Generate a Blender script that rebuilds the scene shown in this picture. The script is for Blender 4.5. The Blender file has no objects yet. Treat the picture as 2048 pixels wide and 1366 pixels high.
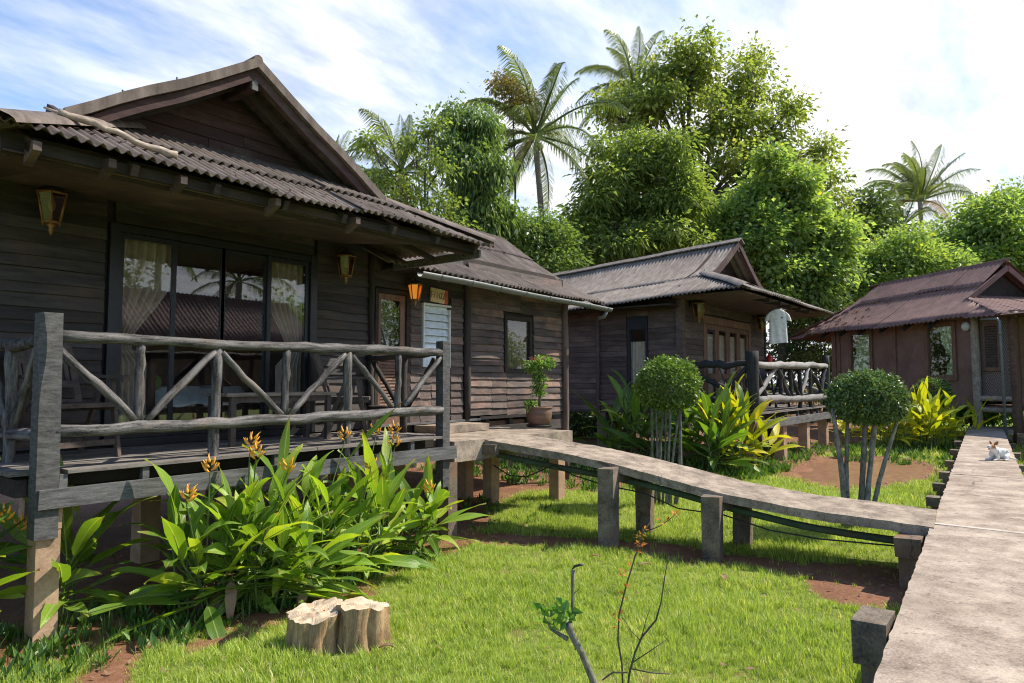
import bpy, bmesh, math, random
import numpy as np
from mathutils import Vector, Matrix
rnd = random.Random(7)
NR = np.random.default_rng(7)
S = bpy.context.scene
COL = S.collection
R = math.radians
# ------------------------------------------------------------------ camera
F = 1365.0
PITCH = math.atan(81 / F)
AZ = math.atan(1076 / math.hypot(F, 81))
EYE = Vector((0, 0, 1.78))
fw = Vector((math.cos(PITCH) * math.cos(AZ), math.cos(PITCH) * math.sin(AZ), math.sin(PITCH)))
rt = Vector((math.sin(AZ), -math.cos(AZ), 0))
up = rt.cross(fw)
cd = bpy.data.cameras.new('camera')
cam = bpy.data.objects.new('camera', cd)
COL.objects.link(cam)
cd.sensor_width = 36
cd.lens = 36 * F / 2048
cd.clip_start = 0.05
cd.clip_end = 3000
cam.matrix_world = Matrix(((rt.x, up.x, -fw.x, 0), (rt.y, up.y, -fw.y, 0), (rt.z, up.z, -fw.z, EYE.z), (0, 0, 0, 1)))
S.camera = cam
# ------------------------------------------------------------------ light
SUN_AZ, SUN_EL = R(-37), R(50.5)
SKY_STRENGTH = 0.15
sl = bpy.data.lights.new('sun', 'SUN')
sl.energy = 4.2
sl.angle = R(0.53)
sl.color = (1.0, 0.93, 0.82)
so = bpy.data.objects.new('sun', sl)
COL.objects.link(so)
sd = Vector((math.cos(SUN_EL) * math.cos(SUN_AZ), math.cos(SUN_EL) * math.sin(SUN_AZ), math.sin(SUN_EL)))
so.rotation_euler = sd.to_track_quat('Z', 'Y').to_euler()
so.location = (8, -6, 20)
S.view_settings.view_transform = 'Standard'
S.view_settings.look = 'None'
S.view_settings.gamma = 1
S.view_settings.exposure = 0.80
S.view_settings.use_curve_mapping = False
S.cycles.max_bounces = 10
S.cycles.diffuse_bounces = 7
S.cycles.transmission_bounces = 8
S.cycles.transparent_max_bounces = 16
S.cycles.use_denoising = True
S.cycles.denoising_prefilter = 'ACCURATE'
S.cycles.filter_width = 1.1


class NT:
    def __init__(s, tree):
        s.t = tree
    def n(s, typ, **kw):
        nd = s.t.nodes.new(typ)
        for k, v in kw.items():
            if k.startswith('i_'):
                key = k[2:]
                key = int(key) if key.isdigit() else key.replace('_', ' ')
                sock = nd.inputs[key]
                if isinstance(v, bpy.types.NodeSocket):
                    s.t.links.new(v, sock)
                else:
                    sock.default_value = v
            else:
                setattr(nd, k, v)
        return nd
    def math(s, op, a, b=0.0, c=0.0, clamp=False):
        nd = s.n('ShaderNodeMath', operation=op, use_clamp=clamp)
        for i, v in enumerate((a, b, c)):
            if isinstance(v, bpy.types.NodeSocket):
                s.t.links.new(v, nd.inputs[i])
            else:
                nd.inputs[i].default_value = v
        return nd.outputs[0]
    def mix(s, f, a, b, mode='MIX'):
        nd = s.n('ShaderNodeMix', data_type='RGBA', blend_type=mode)
        for k, v in ((0, f), (6, a), (7, b)):
            if isinstance(v, bpy.types.NodeSocket):
                s.t.links.new(v, nd.inputs[k])
            else:
                nd.inputs[k].default_value = v if k == 0 else (*v[:3], 1)
        return nd.outputs[2]
    def ramp(s, f, stops):
        nd = s.n('ShaderNodeValToRGB')
        s.t.links.new(f, nd.inputs[0])
        e = nd.color_ramp.elements
        while len(e) < len(stops):
            e.new(0.5)
        for i, (p, c) in enumerate(stops):
            e[i].position = p
            e[i].color = (c, c, c, 1) if isinstance(c, (int, float)) else (*c[:3], 1)
        return nd.outputs[0]
    def link(s, a, b):
        s.t.links.new(a, b)


# world: physical sky with broken high cloud
W = bpy.data.worlds.new('World')
S.world = W
W.use_nodes = True
W.node_tree.nodes.clear()
q = NT(W.node_tree)
sky = q.n('ShaderNodeTexSky', sky_type='NISHITA', sun_disc=False)
sky.sun_elevation = SUN_EL
sky.sun_rotation = math.pi / 2 - SUN_AZ
sky.air_density = 1.0
sky.dust_density = 0.6
sky.ozone_density = 1.5
tc = q.n('ShaderNodeTexCoord')
sx = q.n('ShaderNodeSeparateXYZ', i_0=tc.outputs['Generated'])
zz = q.math('ADD', q.math('MAXIMUM', sx.outputs[2], 0.0), 0.22)
cx = q.n('ShaderNodeCombineXYZ', i_0=q.math('DIVIDE', sx.outputs[0], zz), i_1=q.math('DIVIDE', sx.outputs[1], zz), i_2=0.0)
mp = q.n('ShaderNodeMapping', i_Vector=cx.outputs[0], i_Location=(3.1, 1.7, 0.4), i_Rotation=(0, 0, R(35)), i_Scale=(0.75, 1.5, 1))
n1 = q.n('ShaderNodeTexNoise', i_Vector=mp.outputs[0], i_Scale=1.6, i_Detail=9.0, i_Roughness=0.58, i_Distortion=0.35)
mp2 = q.n('ShaderNodeMapping', i_Vector=cx.outputs[0], i_Location=(0.3, 5.2, 2.0), i_Rotation=(0, 0, R(20)), i_Scale=(2.0, 5.0, 1))
n2 = q.n('ShaderNodeTexNoise', i_Vector=mp2.outputs[0], i_Scale=1.7, i_Detail=7.0, i_Roughness=0.6)
dotn = q.n('ShaderNodeVectorMath', operation='DOT_PRODUCT', i_0=tc.outputs['Generated'], i_1=(math.cos(SUN_AZ + 0.5), math.sin(SUN_AZ + 0.5), 0.0))
base = q.math('ADD', n1.outputs[0], q.math('MULTIPLY', q.math('SUBTRACT', n2.outputs[0], 0.5), 0.22))
base = q.math('ADD', base, q.math('MULTIPLY', q.math('SUBTRACT', dotn.outputs['Value'], 0.42), 0.32))
lowh = q.math('MULTIPLY', q.math('SUBTRACT', 0.45, sx.outputs[2]), 0.45)
base = q.math('ADD', base, lowh)
fac = q.ramp(base, [(0.33, 0.08), (0.50, 0.50), (0.70, 1.0)])
shade = q.ramp(n2.outputs[0], [(0.32, (3.3, 3.5, 3.85)), (0.62, (5.2, 5.23, 5.3))])
skyc = q.mix(1.0, sky.outputs[0], (0.74, 0.86, 1.0), 'MULTIPLY')
colr = q.mix(fac, skyc, shade)
bg = q.n('ShaderNodeBackground', i_Color=colr, i_Strength=SKY_STRENGTH)
wo = q.n('ShaderNodeOutputWorld')
q.link(bg.outputs[0], wo.inputs[0])

# ------------------------------------------------------------------ object helpers
FRAME = Matrix.Identity(4)


def world_of(o):
    if o.parent:
        return world_of(o.parent) @ o.matrix_parent_inverse @ o.matrix_basis
    return o.matrix_basis.copy()


def put(o, parent=None, M=None):
    COL.objects.link(o)
    o.matrix_basis = FRAME @ (M if M is not None else Matrix.Identity(4))
    if parent is not None:
        o.parent = parent
        o.matrix_parent_inverse = world_of(parent).inverted()
    return o


def thing(name, label, cat, loc=(0, 0, 0), rz=0.0, group=None):
    o = bpy.data.objects.new(name, None)
    o.empty_display_size = 0.2
    put(o, None, Matrix.Translation(loc) @ Matrix.Rotation(rz, 4, 'Z'))
    o['label'] = label
    o['category'] = cat
    if group:
        o['group'] = group
    return o


def tag(o, label=None, cat=None, group=None, kind=None):
    for k, v in (('label', label), ('category', cat), ('group', group), ('kind', kind)):
        if v:
            o[k] = v
    return o


def copy_tree(o, parent=None):
    c = o.copy()
    COL.objects.link(c)
    if parent is not None:
        c.parent = parent
    for ch in list(o.children):
        copy_tree(ch, c)
    return c


class MB:
    def __init__(s):
        s.v = []
        s.f = []
        s.sm = []
    def add(s, vs, fs, smooth=False):
        b = len(s.v)
        s.v += [tuple(p) for p in vs]
        for f in fs:
            s.f.append(tuple(i + b for i in f))
            s.sm.append(smooth)
        return s
    def box(s, x0, x1, y0, y1, z0, z1, M=None, j=0.0):
        vs = [Vector((x, y, z)) for z in (z0, z1) for y in (y0, y1) for x in (x0, x1)]
        if j:
            vs = [v + Vector((rnd.uniform(-j, j), rnd.uniform(-j, j), rnd.uniform(-j, j))) for v in vs]
        if M is not None:
            vs = [M @ v for v in vs]
        return s.add(vs, [(0, 2, 3, 1), (4, 5, 7, 6), (0, 1, 5, 4), (1, 3, 7, 5), (3, 2, 6, 7), (2, 0, 4, 6)])
    def bar(s, a, b, w, h, roll=0.0):
        a, b = Vector(a), Vector(b)
        d = (b - a)
        L = d.length
        Q = d.to_track_quat('X', 'Z').to_matrix().to_4x4()
        M = Matrix.Translation(a) @ Q @ Matrix.Rotation(roll, 4, 'X')
        return s.box(0, L, -w / 2, w / 2, -h / 2, h / 2, M)
    def tube(s, pts, rad, n=8, cap=True, smooth=True, jit=0.0):
        pts = [Vector(p) for p in pts]
        m = len(pts)
        if not hasattr(rad, '__len__'):
            rad = [rad] * m
        t0 = (pts[1] - pts[0]).normalized()
        ref = Vector((0, 0, 1)) if abs(t0.z) < 0.9 else Vector((1, 0, 0))
        a = t0.cross(ref).normalized()
        vs = []
        for i, p in enumerate(pts):
            t = (pts[min(i + 1, m - 1)] - pts[max(i - 1, 0)]).normalized()
            a = (a - t * a.dot(t)).normalized()
            b = t.cross(a)
            for k in range(n):
                an = 2 * math.pi * k / n
                r_ = rad[i] * (1 + (rnd.uniform(-jit, jit) if jit else 0))
                vs.append(p + (a * math.cos(an) + b * math.sin(an)) * r_)
        fs = [(i * n + k, i * n + (k + 1) % n, (i + 1) * n + (k + 1) % n, (i + 1) * n + k) for i in range(m - 1) for k in range(n)]
        s.add(vs, fs, smooth)
        if cap:
            b0 = len(s.v) - len(vs)
            s.f.append(tuple(b0 + k for k in reversed(range(n))))
            s.sm.append(False)
            s.f.append(tuple(b0 + (m - 1) * n + k for k in range(n)))
            s.sm.append(False)
        return s
    def lathe(s, prof, n=20, c=(0, 0, 0), smooth=True, sx=1.0, sy=1.0):
        vs = []
        for r_, z in prof:
            for k in range(n):
                an = 2 * math.pi * k / n
                vs.append((c[0] + r_ * sx * math.cos(an), c[1] + r_ * sy * math.sin(an), c[2] + z))
        m = len(prof)
        fs = [(i * n + k, i * n + (k + 1) % n, (i + 1) * n + (k + 1) % n, (i + 1) * n + k) for i in range(m - 1) for k in range(n)]
        s.add(vs, fs, smooth)
        b0 = len(s.v) - len(vs)
        s.f.append(tuple(b0 + k for k in reversed(range(n)))); s.sm.append(False)
        s.f.append(tuple(b0 + (m - 1) * n + k for k in range(n))); s.sm.append(False)
        return s
    def sphere(s, c, r3, nu=10, nv=7):
        prof = [(max(math.sin(math.pi * i / nv), 0.02), -math.cos(math.pi * i / nv)) for i in range(nv + 1)]
        vs = []
        for r_, z in prof:
            for k in range(nu):
                an = 2 * math.pi * k / nu
                vs.append((c[0] + r3[0] * r_ * math.cos(an), c[1] + r3[1] * r_ * math.sin(an), c[2] + r3[2] * z))
        fs = [(i * nu + k, i * nu + (k + 1) % nu, (i + 1) * nu + (k + 1) % nu, (i + 1) * nu + k) for i in range(nv) for k in range(nu)]
        return s.add(vs, fs, True)
    def mesh(s, name):
        me = bpy.data.meshes.new(name)
        me.from_pydata(s.v, [], s.f)
        me.polygons.foreach_set('use_smooth', s.sm)
        me.update()
        return me
    def build(s, name, mat, parent=None, M=None):
        me = s.mesh(name)
        me.materials.append(mat)
        return put(bpy.data.objects.new(name, me), parent, M)


def inst(name, me, parent=None, M=None):
    return put(bpy.data.objects.new(name, me), parent, M)


def pt(px, py, D):
    """a point of the place: seen at (px, py) of the photograph, D metres ahead"""
    return EYE + fw * D + rt * ((px - 1024) / F * D) + up * ((683 - py) / F * D)


def lerp(a, b, t):
    return a + (b - a) * t


def interp(x, xs, ys):
    return float(np.interp(x, xs, ys))


# ------------------------------------------------------------------ materials
def material(name):
    m = bpy.data.materials.new(name)
    m.use_nodes = True
    m.node_tree.nodes.clear()
    k = NT(m.node_tree)
    out = k.n('ShaderNodeOutputMaterial')
    return m, k, out


def rough_mat(name, c1, c2, c3=None, scale=6.0, stretch=(1, 1, 1), rough=0.85, bump=0.25, var=0.25, stain=0.5, stain_scale=1.2, spec=0.25, fine=40.0, world=False, bdist=0.01, c3lo=0.5, lo=0.36, hi=0.64, cracks=0.0):
    m, k, out = material(name)
    tcn = k.n('ShaderNodeTexCoord')
    oi = k.n('ShaderNodeObjectInfo')
    vec = tcn.outputs['Object']
    if world:
        vec = k.n('ShaderNodeNewGeometry').outputs['Position']
    off = k.n('ShaderNodeVectorMath', operation='SCALE', i_0=(37.0, 19.0, 53.0), i_Scale=oi.outputs['Random'])
    ad = k.n('ShaderNodeVectorMath', operation='ADD', i_0=vec, i_1=off.outputs[0])
    mpn = k.n('ShaderNodeMapping', i_Vector=ad.outputs[0], i_Scale=stretch)
    na = k.n('ShaderNodeTexNoise', i_Vector=mpn.outputs[0], i_Scale=scale, i_Detail=8.0, i_Roughness=0.65)
    nb = k.n('ShaderNodeTexNoise', i_Vector=mpn.outputs[0], i_Scale=fine, i_Detail=4.0, i_Roughness=0.6)
    nc = k.n('ShaderNodeTexNoise', i_Vector=ad.outputs[0], i_Scale=stain_scale, i_Detail=6.0, i_Roughness=0.7)
    f1 = k.math('ADD', k.math('MULTIPLY', na.outputs[0], 0.65), k.math('MULTIPLY', nb.outputs[0], 0.35))
    col = k.ramp(f1, [(lo, c1), (hi, c2)])
    if c3 is not None:
        col = k.mix(k.math('MULTIPLY', k.ramp(nc.outputs[0], [(c3lo, 0.0), (c3lo + 0.17, 1.0)]), stain), col, c3)
    v = k.math('ADD', 1.0 - var, k.math('MULTIPLY', oi.outputs['Random'], 2 * var))
    if cracks:
        wob_ = k.n('ShaderNodeTexNoise', i_Vector=ad.outputs[0], i_Scale=2.5, i_Detail=5.0)
        wv_ = k.n('ShaderNodeVectorMath', operation='ADD', i_0=ad.outputs[0], i_1=k.n('ShaderNodeVectorMath', operation='SCALE', i_0=wob_.outputs['Color'], i_Scale=0.35).outputs[0])
        vo = k.n('ShaderNodeTexVoronoi', feature='DISTANCE_TO_EDGE', i_Vector=wv_.outputs[0], i_Scale=cracks)
        cm_ = k.ramp(vo.outputs['Distance'], [(0.0, 1.0), (0.010, 0.0)])
        cm_ = k.math('MULTIPLY', cm_, k.ramp(nc.outputs[0], [(0.46, 0.0), (0.56, 0.8)]))
        col = k.mix(cm_, col, (0.05, 0.042, 0.035))
        sp_ = k.n('ShaderNodeTexNoise', i_Vector=ad.outputs[0], i_Scale=14.0, i_Detail=6.0, i_Roughness=0.75)
        col = k.mix(k.ramp(sp_.outputs[0], [(0.56, 0.0), (0.66, 0.55)]), col, tuple(x * 0.42 for x in c1))
        col = k.mix(k.ramp(sp_.outputs[0], [(0.30, 0.5), (0.40, 0.0)]), col, tuple(min(1, x * 1.25) for x in c2))
    hs = k.n('ShaderNodeHueSaturation', i_Color=col, i_Value=v)
    bp = k.n('ShaderNodeBump', i_Strength=bump, i_Distance=bdist, i_Height=f1)
    ps = k.n('ShaderNodeBsdfPrincipled', i_Base_Color=hs.outputs[0], i_Roughness=rough, i_Normal=bp.outputs[0])
    ps.inputs['Specular IOR Level'].default_value = spec
    k.link(ps.outputs[0], out.inputs[0])
    return m


def flat_mat(name, c, rough=0.5, metal=0.0, emit=None, estr=0.0, spec=0.5, var=0.0):
    m, k, out = material(name)
    ps = k.n('ShaderNodeBsdfPrincipled', i_Base_Color=(*c, 1), i_Roughness=rough, i_Metallic=metal)
    ps.inputs['Specular IOR Level'].default_value = spec
    tcn = k.n('ShaderNodeTexCoord')
    nz = k.n('ShaderNodeTexNoise', i_Vector=tcn.outputs['Object'], i_Scale=14.0, i_Detail=5.0)
    col = k.mix(k.ramp(nz.outputs[0], [(0.35, 0.0), (0.75, 1.0)]), c, tuple(x * 0.72 for x in c))
    k.link(col, ps.inputs['Base Color'])
    if emit:
        ps.inputs['Emission Color'].default_value = (*emit, 1)
        ps.inputs['Emission Strength'].default_value = estr
    k.link(ps.outputs[0], out.inputs[0])
    return m


def leaf_mat(name, dark, light, other=None, oth=0.1, trans=0.35, rough=0.42, spec=0.4, per_object=False, tcol=None, veins=False, tip=0.0):
    m, k, out = material(name)
    if per_object:
        t = k.n('ShaderNodeObjectInfo').outputs['Random']
        tcn = k.n('ShaderNodeTexCoord')
        nz = k.n('ShaderNodeTexNoise', i_Vector=tcn.outputs['Object'], i_Scale=9.0, i_Detail=4.0)
        t = k.math('ADD', k.math('MULTIPLY', t, 0.8), k.math('MULTIPLY', nz.outputs[0], 0.25))
    else:
        t = k.n('ShaderNodeAttribute', attribute_name='tint').outputs['Fac']
    stops = [(0.0, dark), (0.85, light)]
    if other:
        stops = [(0.0, dark), (1.0 - oth - 0.05, light), (1.0 - oth * 0.3, other)]
    col = k.ramp(t, stops)
    if tip:
        sx2 = k.n('ShaderNodeSeparateXYZ', i_0=tcn.outputs['Object']).outputs[0]
        nt = k.n('ShaderNodeTexNoise', i_Vector=tcn.outputs['Object'], i_Scale=22.0, i_Detail=3.0)
        tm_ = k.math('ADD', k.math('DIVIDE', k.math('SUBTRACT', sx2, tip), 0.16), k.math('MULTIPLY', k.math('SUBTRACT', nt.outputs[0], 0.5), 2.4), clamp=True)
        spot = k.ramp(nz.outputs[0], [(0.62, 0.0), (0.72, 0.55)])
        col = k.mix(spot, col, (0.22, 0.24, 0.04))
        sy2 = k.n('ShaderNodeSeparateXYZ', i_0=tcn.outputs['Object']).outputs[1]
        ay = k.math('ABSOLUTE', sy2)
        rib = k.math('SUBTRACT', 1.0, k.math('DIVIDE', ay, 0.006), clamp=True)
        vein = k.math('SINE', k.math('MULTIPLY', k.math('ADD', sx2, k.math('MULTIPLY', ay, -1.1)), 260.0))
        col = k.mix(k.math('MULTIPLY', k.math('ADD', vein, 1.0), 0.11), col, (0.02, 0.05, 0.01))
        col = k.mix(k.math('MULTIPLY', rib, 0.75), col, (0.36, 0.44, 0.13))
        col = k.mix(k.math('MULTIPLY', tm_, 0.85), col, (0.26, 0.15, 0.055))
    ps = k.n('ShaderNodeBsdfPrincipled', i_Base_Color=col, i_Roughness=rough)
    ps.inputs['Specular IOR Level'].default_value = spec
    if veins:
        tcn = k.n('ShaderNodeTexCoord')
        wv = k.n('ShaderNodeTexWave', i_Vector=tcn.outputs['UV'], i_Scale=14.0, i_Distortion=0.5)
        bp = k.n('ShaderNodeBump', i_Strength=0.3, i_Distance=0.004, i_Height=wv.outputs['Fac'])
        k.link(bp.outputs[0], ps.inputs['Normal'])
    tr = k.n('ShaderNodeBsdfTranslucent', i_Color=k.mix(1.0, col, tcol or (1.6, 1.7, 0.7), 'MULTIPLY'))
    mx = k.n('ShaderNodeMixShader', i_0=trans)
    k.link(ps.outputs[0], mx.inputs[1])
    k.link(tr.outputs[0], mx.inputs[2])
    k.link(mx.outputs[0], out.inputs[0])
    return m


def glass_mat(name, tint=(0.93, 0.95, 0.94), boost=0.10):
    m, k, out = material(name)
    bf = k.n('ShaderNodeNewGeometry').outputs['Backfacing']
    fr = k.n('ShaderNodeFresnel', i_IOR=k.math('ADD', 1.52, k.math('MULTIPLY', bf, 1 / 1.52 - 1.52)))
    tr = k.n('ShaderNodeBsdfTransparent', i_Color=(*tint, 1))
    gl = k.n('ShaderNodeBsdfGlossy', i_Color=(0.95, 0.97, 1, 1), i_Roughness=0.015)
    mx = k.n('ShaderNodeMixShader', i_0=k.math('ADD', fr.outputs[0], boost, clamp=True))
    k.link(tr.outputs[0], mx.inputs[1])
    k.link(gl.outputs[0], mx.inputs[2])
    k.link(mx.outputs[0], out.inputs[0])
    return m


M_ = {}
M_['siding'] = rough_mat('dark stained siding', (0.019, 0.0175, 0.017), (0.075, 0.064, 0.060), (0.10, 0.065, 0.05), scale=2.2, stretch=(1.0, 9, 9), bump=0.5, var=0.32, stain=0.6, stain_scale=1.1, rough=0.72, spec=0.35)
M_['worn'] = rough_mat('sun worn siding', (0.034, 0.027, 0.024), (0.165, 0.122, 0.104), (0.27, 0.15, 0.11), scale=2.2, stretch=(1.0, 9, 9), bump=0.6, var=0.38, stain=0.7, stain_scale=1.3, rough=0.7, spec=0.35)
M_['siding2'] = rough_mat('brown stained siding', (0.045, 0.031, 0.027), (0.13, 0.088, 0.075), (0.20, 0.155, 0.12), scale=2.2, stretch=(1.0, 9, 9), bump=0.5, var=0.3, stain=0.5, stain_scale=0.9, rough=0.75, spec=0.3)
M_['gable'] = rough_mat('red brown gable boards', (0.036, 0.021, 0.020), (0.088, 0.050, 0.046), (0.15, 0.12, 0.09), scale=2.2, stretch=(1.0, 8, 8), bump=0.4, var=0.25, stain=0.6, stain_scale=0.7, c3lo=0.56)
M_['darkwood'] = rough_mat('dark timber', (0.022, 0.018, 0.016), (0.055, 0.045, 0.04), (0.085, 0.06, 0.045), scale=3, stretch=(1, 6, 6), bump=0.4)
M_['logwood'] = rough_mat('weathered grey log', (0.022, 0.020, 0.020), (0.205, 0.19, 0.18), (0.27, 0.18, 0.10), scale=3.0, stretch=(1.2, 9, 9), bump=1.0, var=0.22, stain=0.45, stain_scale=1.6, rough=0.7, bdist=0.014, c3lo=0.57, lo=0.41, hi=0.60)
M_['postwood'] = rough_mat('weathered grey post', (0.030, 0.029, 0.029), (0.15, 0.145, 0.14), (0.20, 0.18, 0.15), scale=3.0, stretch=(4, 4, 14), bump=0.5, var=0.1, stain=0.4)
M_['beamwood'] = rough_mat('weathered grey beam', (0.035, 0.034, 0.034), (0.19, 0.185, 0.18), (0.10, 0.085, 0.07), scale=3.0, stretch=(1.2, 10, 10), bump=0.5, var=0.12, stain=0.5)
M_['deckwood'] = rough_mat('grey deck boards', (0.06, 0.053, 0.047), (0.27, 0.24, 0.21), (0.14, 0.11, 0.09), scale=3.0, stretch=(1.0, 12, 12), bump=0.5, var=0.25, stain=0.4)
M_['blacklog'] = rough_mat('blackened log', (0.018, 0.017, 0.017), (0.07, 0.066, 0.065), None, scale=3.0, stretch=(1, 7, 7), bump=0.6)
M_['palelog'] = rough_mat('pale grey log', (0.13, 0.12, 0.11), (0.36, 0.34, 0.32), None, scale=3.0, stretch=(1, 7, 7), bump=0.6)
M_['corr'] = rough_mat('weathered fibre cement sheet', (0.075, 0.058, 0.048), (0.20, 0.16, 0.135), (0.055, 0.044, 0.037), scale=2.5, stretch=(5, 1.2, 1.2), bump=0.35, var=0.16, stain=0.55, stain_scale=1.5, fine=60, rough=0.9)
M_['corr2'] = rough_mat('pale weathered fibre cement sheet', (0.11, 0.09, 0.077), (0.27, 0.23, 0.20), (0.085, 0.07, 0.06), scale=2.5, stretch=(1.2, 5, 1.2), bump=0.35, var=0.12, stain=0.5, stain_scale=1.2, fine=60, rough=0.9)
M_['corr3'] = rough_mat('red brown corrugated sheet', (0.135, 0.072, 0.060), (0.26, 0.150, 0.125), (0.13, 0.08, 0.062), scale=2.0, stretch=(1.5, 1.5, 1.5), bump=0.2, var=0.14, stain=0.5, rough=0.75)
M_['concrete'] = rough_mat('weathered concrete', (0.12, 0.093, 0.070), (0.43, 0.345, 0.26), (0.11, 0.088, 0.066), scale=5.0, bump=0.8, var=0.04, cracks=0.8, stain=0.55, stain_scale=1.3, fine=70, rough=0.92, bdist=0.008)
M_['slab'] = rough_mat('sunbleached concrete path', (0.18, 0.137, 0.103), (0.47, 0.38, 0.295), (0.21, 0.145, 0.10), scale=3.0, bump=1.0, var=0.03, stain=0.55, stain_scale=0.8, fine=75, rough=0.92, lo=0.38, hi=0.62, cracks=0.55, world=True, bdist=0.008)
M_['joint'] = rough_mat('pale mortar', (0.27, 0.225, 0.18), (0.46, 0.39, 0.32), None, scale=8, bump=0.5)
M_['pillar'] = rough_mat('stained concrete pillar', (0.055, 0.047, 0.039), (0.26, 0.205, 0.15), (0.24, 0.13, 0.07), scale=4.0, bump=0.9, var=0.12, cracks=1.1, stain=0.75, stain_scale=1.8, fine=60, rough=0.92)
M_['footing'] = rough_mat('tan concrete footing', (0.26, 0.155, 0.095), (0.50, 0.345, 0.225), (0.38, 0.22, 0.12), scale=4.0, bump=0.4, var=0.05, stain=0.5, stain_scale=1.8, fine=60, rough=0.92)
M_['plaster'] = rough_mat('brown painted plaster', (0.15, 0.088, 0.066), (0.25, 0.155, 0.12), (0.30, 0.20, 0.155), scale=2.5, bump=0.35, var=0.05, stain=0.4, stain_scale=1.6)
M_['brownwood'] = rough_mat('varnished brown wood', (0.10, 0.055, 0.036), (0.22, 0.125, 0.085), None, scale=3.0, stretch=(5, 5, 1.2), bump=0.3, rough=0.6)
M_['chairwood'] = rough_mat('brown grey chair wood', (0.055, 0.042, 0.036), (0.135, 0.105, 0.092), None, scale=4.0, stretch=(3, 3, 3), bump=0.3, rough=0.7, var=0.08)
M_['tablewood'] = rough_mat('bleached table wood', (0.12, 0.095, 0.075), (0.28, 0.23, 0.19), None, scale=4.0, stretch=(1.2, 8, 8), bump=0.4, rough=0.75)
M_['barkpalm'] = rough_mat('palm bark', (0.15, 0.125, 0.10), (0.36, 0.31, 0.26), None, scale=2.0, stretch=(1, 1, 9), bump=0.6)
M_['bark'] = rough_mat('tree bark', (0.055, 0.045, 0.036), (0.15, 0.125, 0.10), None, scale=3.0, stretch=(3, 3, 1), bump=0.6)
M_['palebark'] = rough_mat('lichen mottled pale bark', (0.075, 0.066, 0.050), (0.27, 0.255, 0.205), (0.075, 0.060, 0.045), scale=6.0, stretch=(2, 2, 1), bump=0.9, stain=0.9, stain_scale=16.0)
M_['stumpside'] = rough_mat('weathered stump wood', (0.20, 0.11, 0.05), (0.68, 0.47, 0.25), (0.15, 0.08, 0.04), scale=3.0, stretch=(7, 7, 0.8), bump=1.0, stain=0.6, stain_scale=4.0, bdist=0.02)
M_['stumptop'] = rough_mat('pale cut stump top', (0.38, 0.28, 0.18), (0.66, 0.54, 0.38), (0.26, 0.18, 0.11), scale=8.0, bump=0.6, stain=0.5, stain_scale=7.0)
_m = M_['stumptop']
_k = NT(_m.node_tree)
_ps = [n_ for n_ in _m.node_tree.nodes if n_.type == 'BSDF_PRINCIPLED'][0]
_pos = _k.n('ShaderNodeNewGeometry').outputs['Position']
_nz = _k.n('ShaderNodeTexNoise', i_Vector=_pos, i_Scale=9.0, i_Detail=4.0)
_d = None
for _o in (-.20, .155):
    _dv = _k.n('ShaderNodeVectorMath', operation='DISTANCE', i_0=_pos, i_1=(3.02 + rt.x * _o, 3.83 + rt.y * _o + (.05 if _o > 0 else -.02), .25)).outputs['Value']
    _d = _dv if _d is None else _k.math('MINIMUM', _d, _dv)
_r = _k.math('SINE', _k.math('MULTIPLY', _k.math('ADD', _d, _k.math('MULTIPLY', _nz.outputs[0], 0.05)), 420.0))
_src = _ps.inputs['Base Color'].links[0].from_socket
_c2 = _k.mix(_k.math('MULTIPLY', _k.math('ADD', _r, 1.0), 0.22), _src, (0.22, 0.13, 0.065))
_c3 = _k.mix(_k.ramp(_nz.outputs[0], [(0.55, 0.0), (0.68, 0.7)]), _c2, (0.16, 0.10, 0.055))
_k.link(_c3, _ps.inputs['Base Color'])

M_['branch'] = rough_mat('pale bleached branch', (0.18, 0.135, 0.10), (0.44, 0.37, 0.29), (0.16, 0.12, 0.09), scale=6.0, stretch=(1, 4, 4), bump=0.5, stain=0.7, stain_scale=9)
M_['alu'] = flat_mat('dark grey aluminium', (0.035, 0.037, 0.045), 0.35, 0.4)
M_['gutter'] = flat_mat('grey plastic gutter', (0.17, 0.175, 0.165), 0.5)
M_['white'] = flat_mat('white painted metal', (0.62, 0.63, 0.62), 0.5)
M_['sheetw'] = flat_mat('white bed sheet', (0.86, 0.90, 0.92), 0.9, spec=0.1)
M_['green'] = flat_mat('green cotton', (0.16, 0.30, 0.07), 0.9, spec=0.1)
M_['curtain'] = flat_mat('taupe curtain', (0.50, 0.40, 0.32), 0.9, spec=0.1)
M_['browncurtain'] = flat_mat('brown curtain', (0.15, 0.105, 0.075), 0.9, spec=0.1)
M_['creamcurtain'] = flat_mat('cream curtain', (0.62, 0.53, 0.43), 0.9, spec=0.1)
M_['greencurtain'] = flat_mat('pale green curtain', (0.46, 0.56, 0.30), 0.9, spec=0.1)
M_['brass'] = flat_mat('aged brass', (0.29, 0.15, 0.05), 0.45, 0.3)
M_['amber'] = flat_mat('amber lantern glass', (0.20, 0.11, 0.05), 0.2)
M_['bulb'] = flat_mat('white bulb', (0.6, 0.62, 0.5), 0.5)
M_['litglass'] = flat_mat('lit amber glass', (0.5, 0.22, 0.05), 0.3, emit=(1.0, 0.30, 0.03), estr=0.30)
M_['litbulb'] = flat_mat('lit bulb', (0.9, 0.7, 0.4), 0.4, emit=(1.0, 0.62, 0.18), estr=3.5)
M_['glass'] = glass_mat('sliding door glass', boost=0.03)
M_['glass2'] = glass_mat('window glass', (0.95, 0.96, 0.95), 0.0)
M_['louvreglass'] = flat_mat('sky toned louvre glass', (0.76, 0.82, 0.88), 0.12, spec=0.8)  # pale blue-white base colour stands in for sky reflected in the slats
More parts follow.
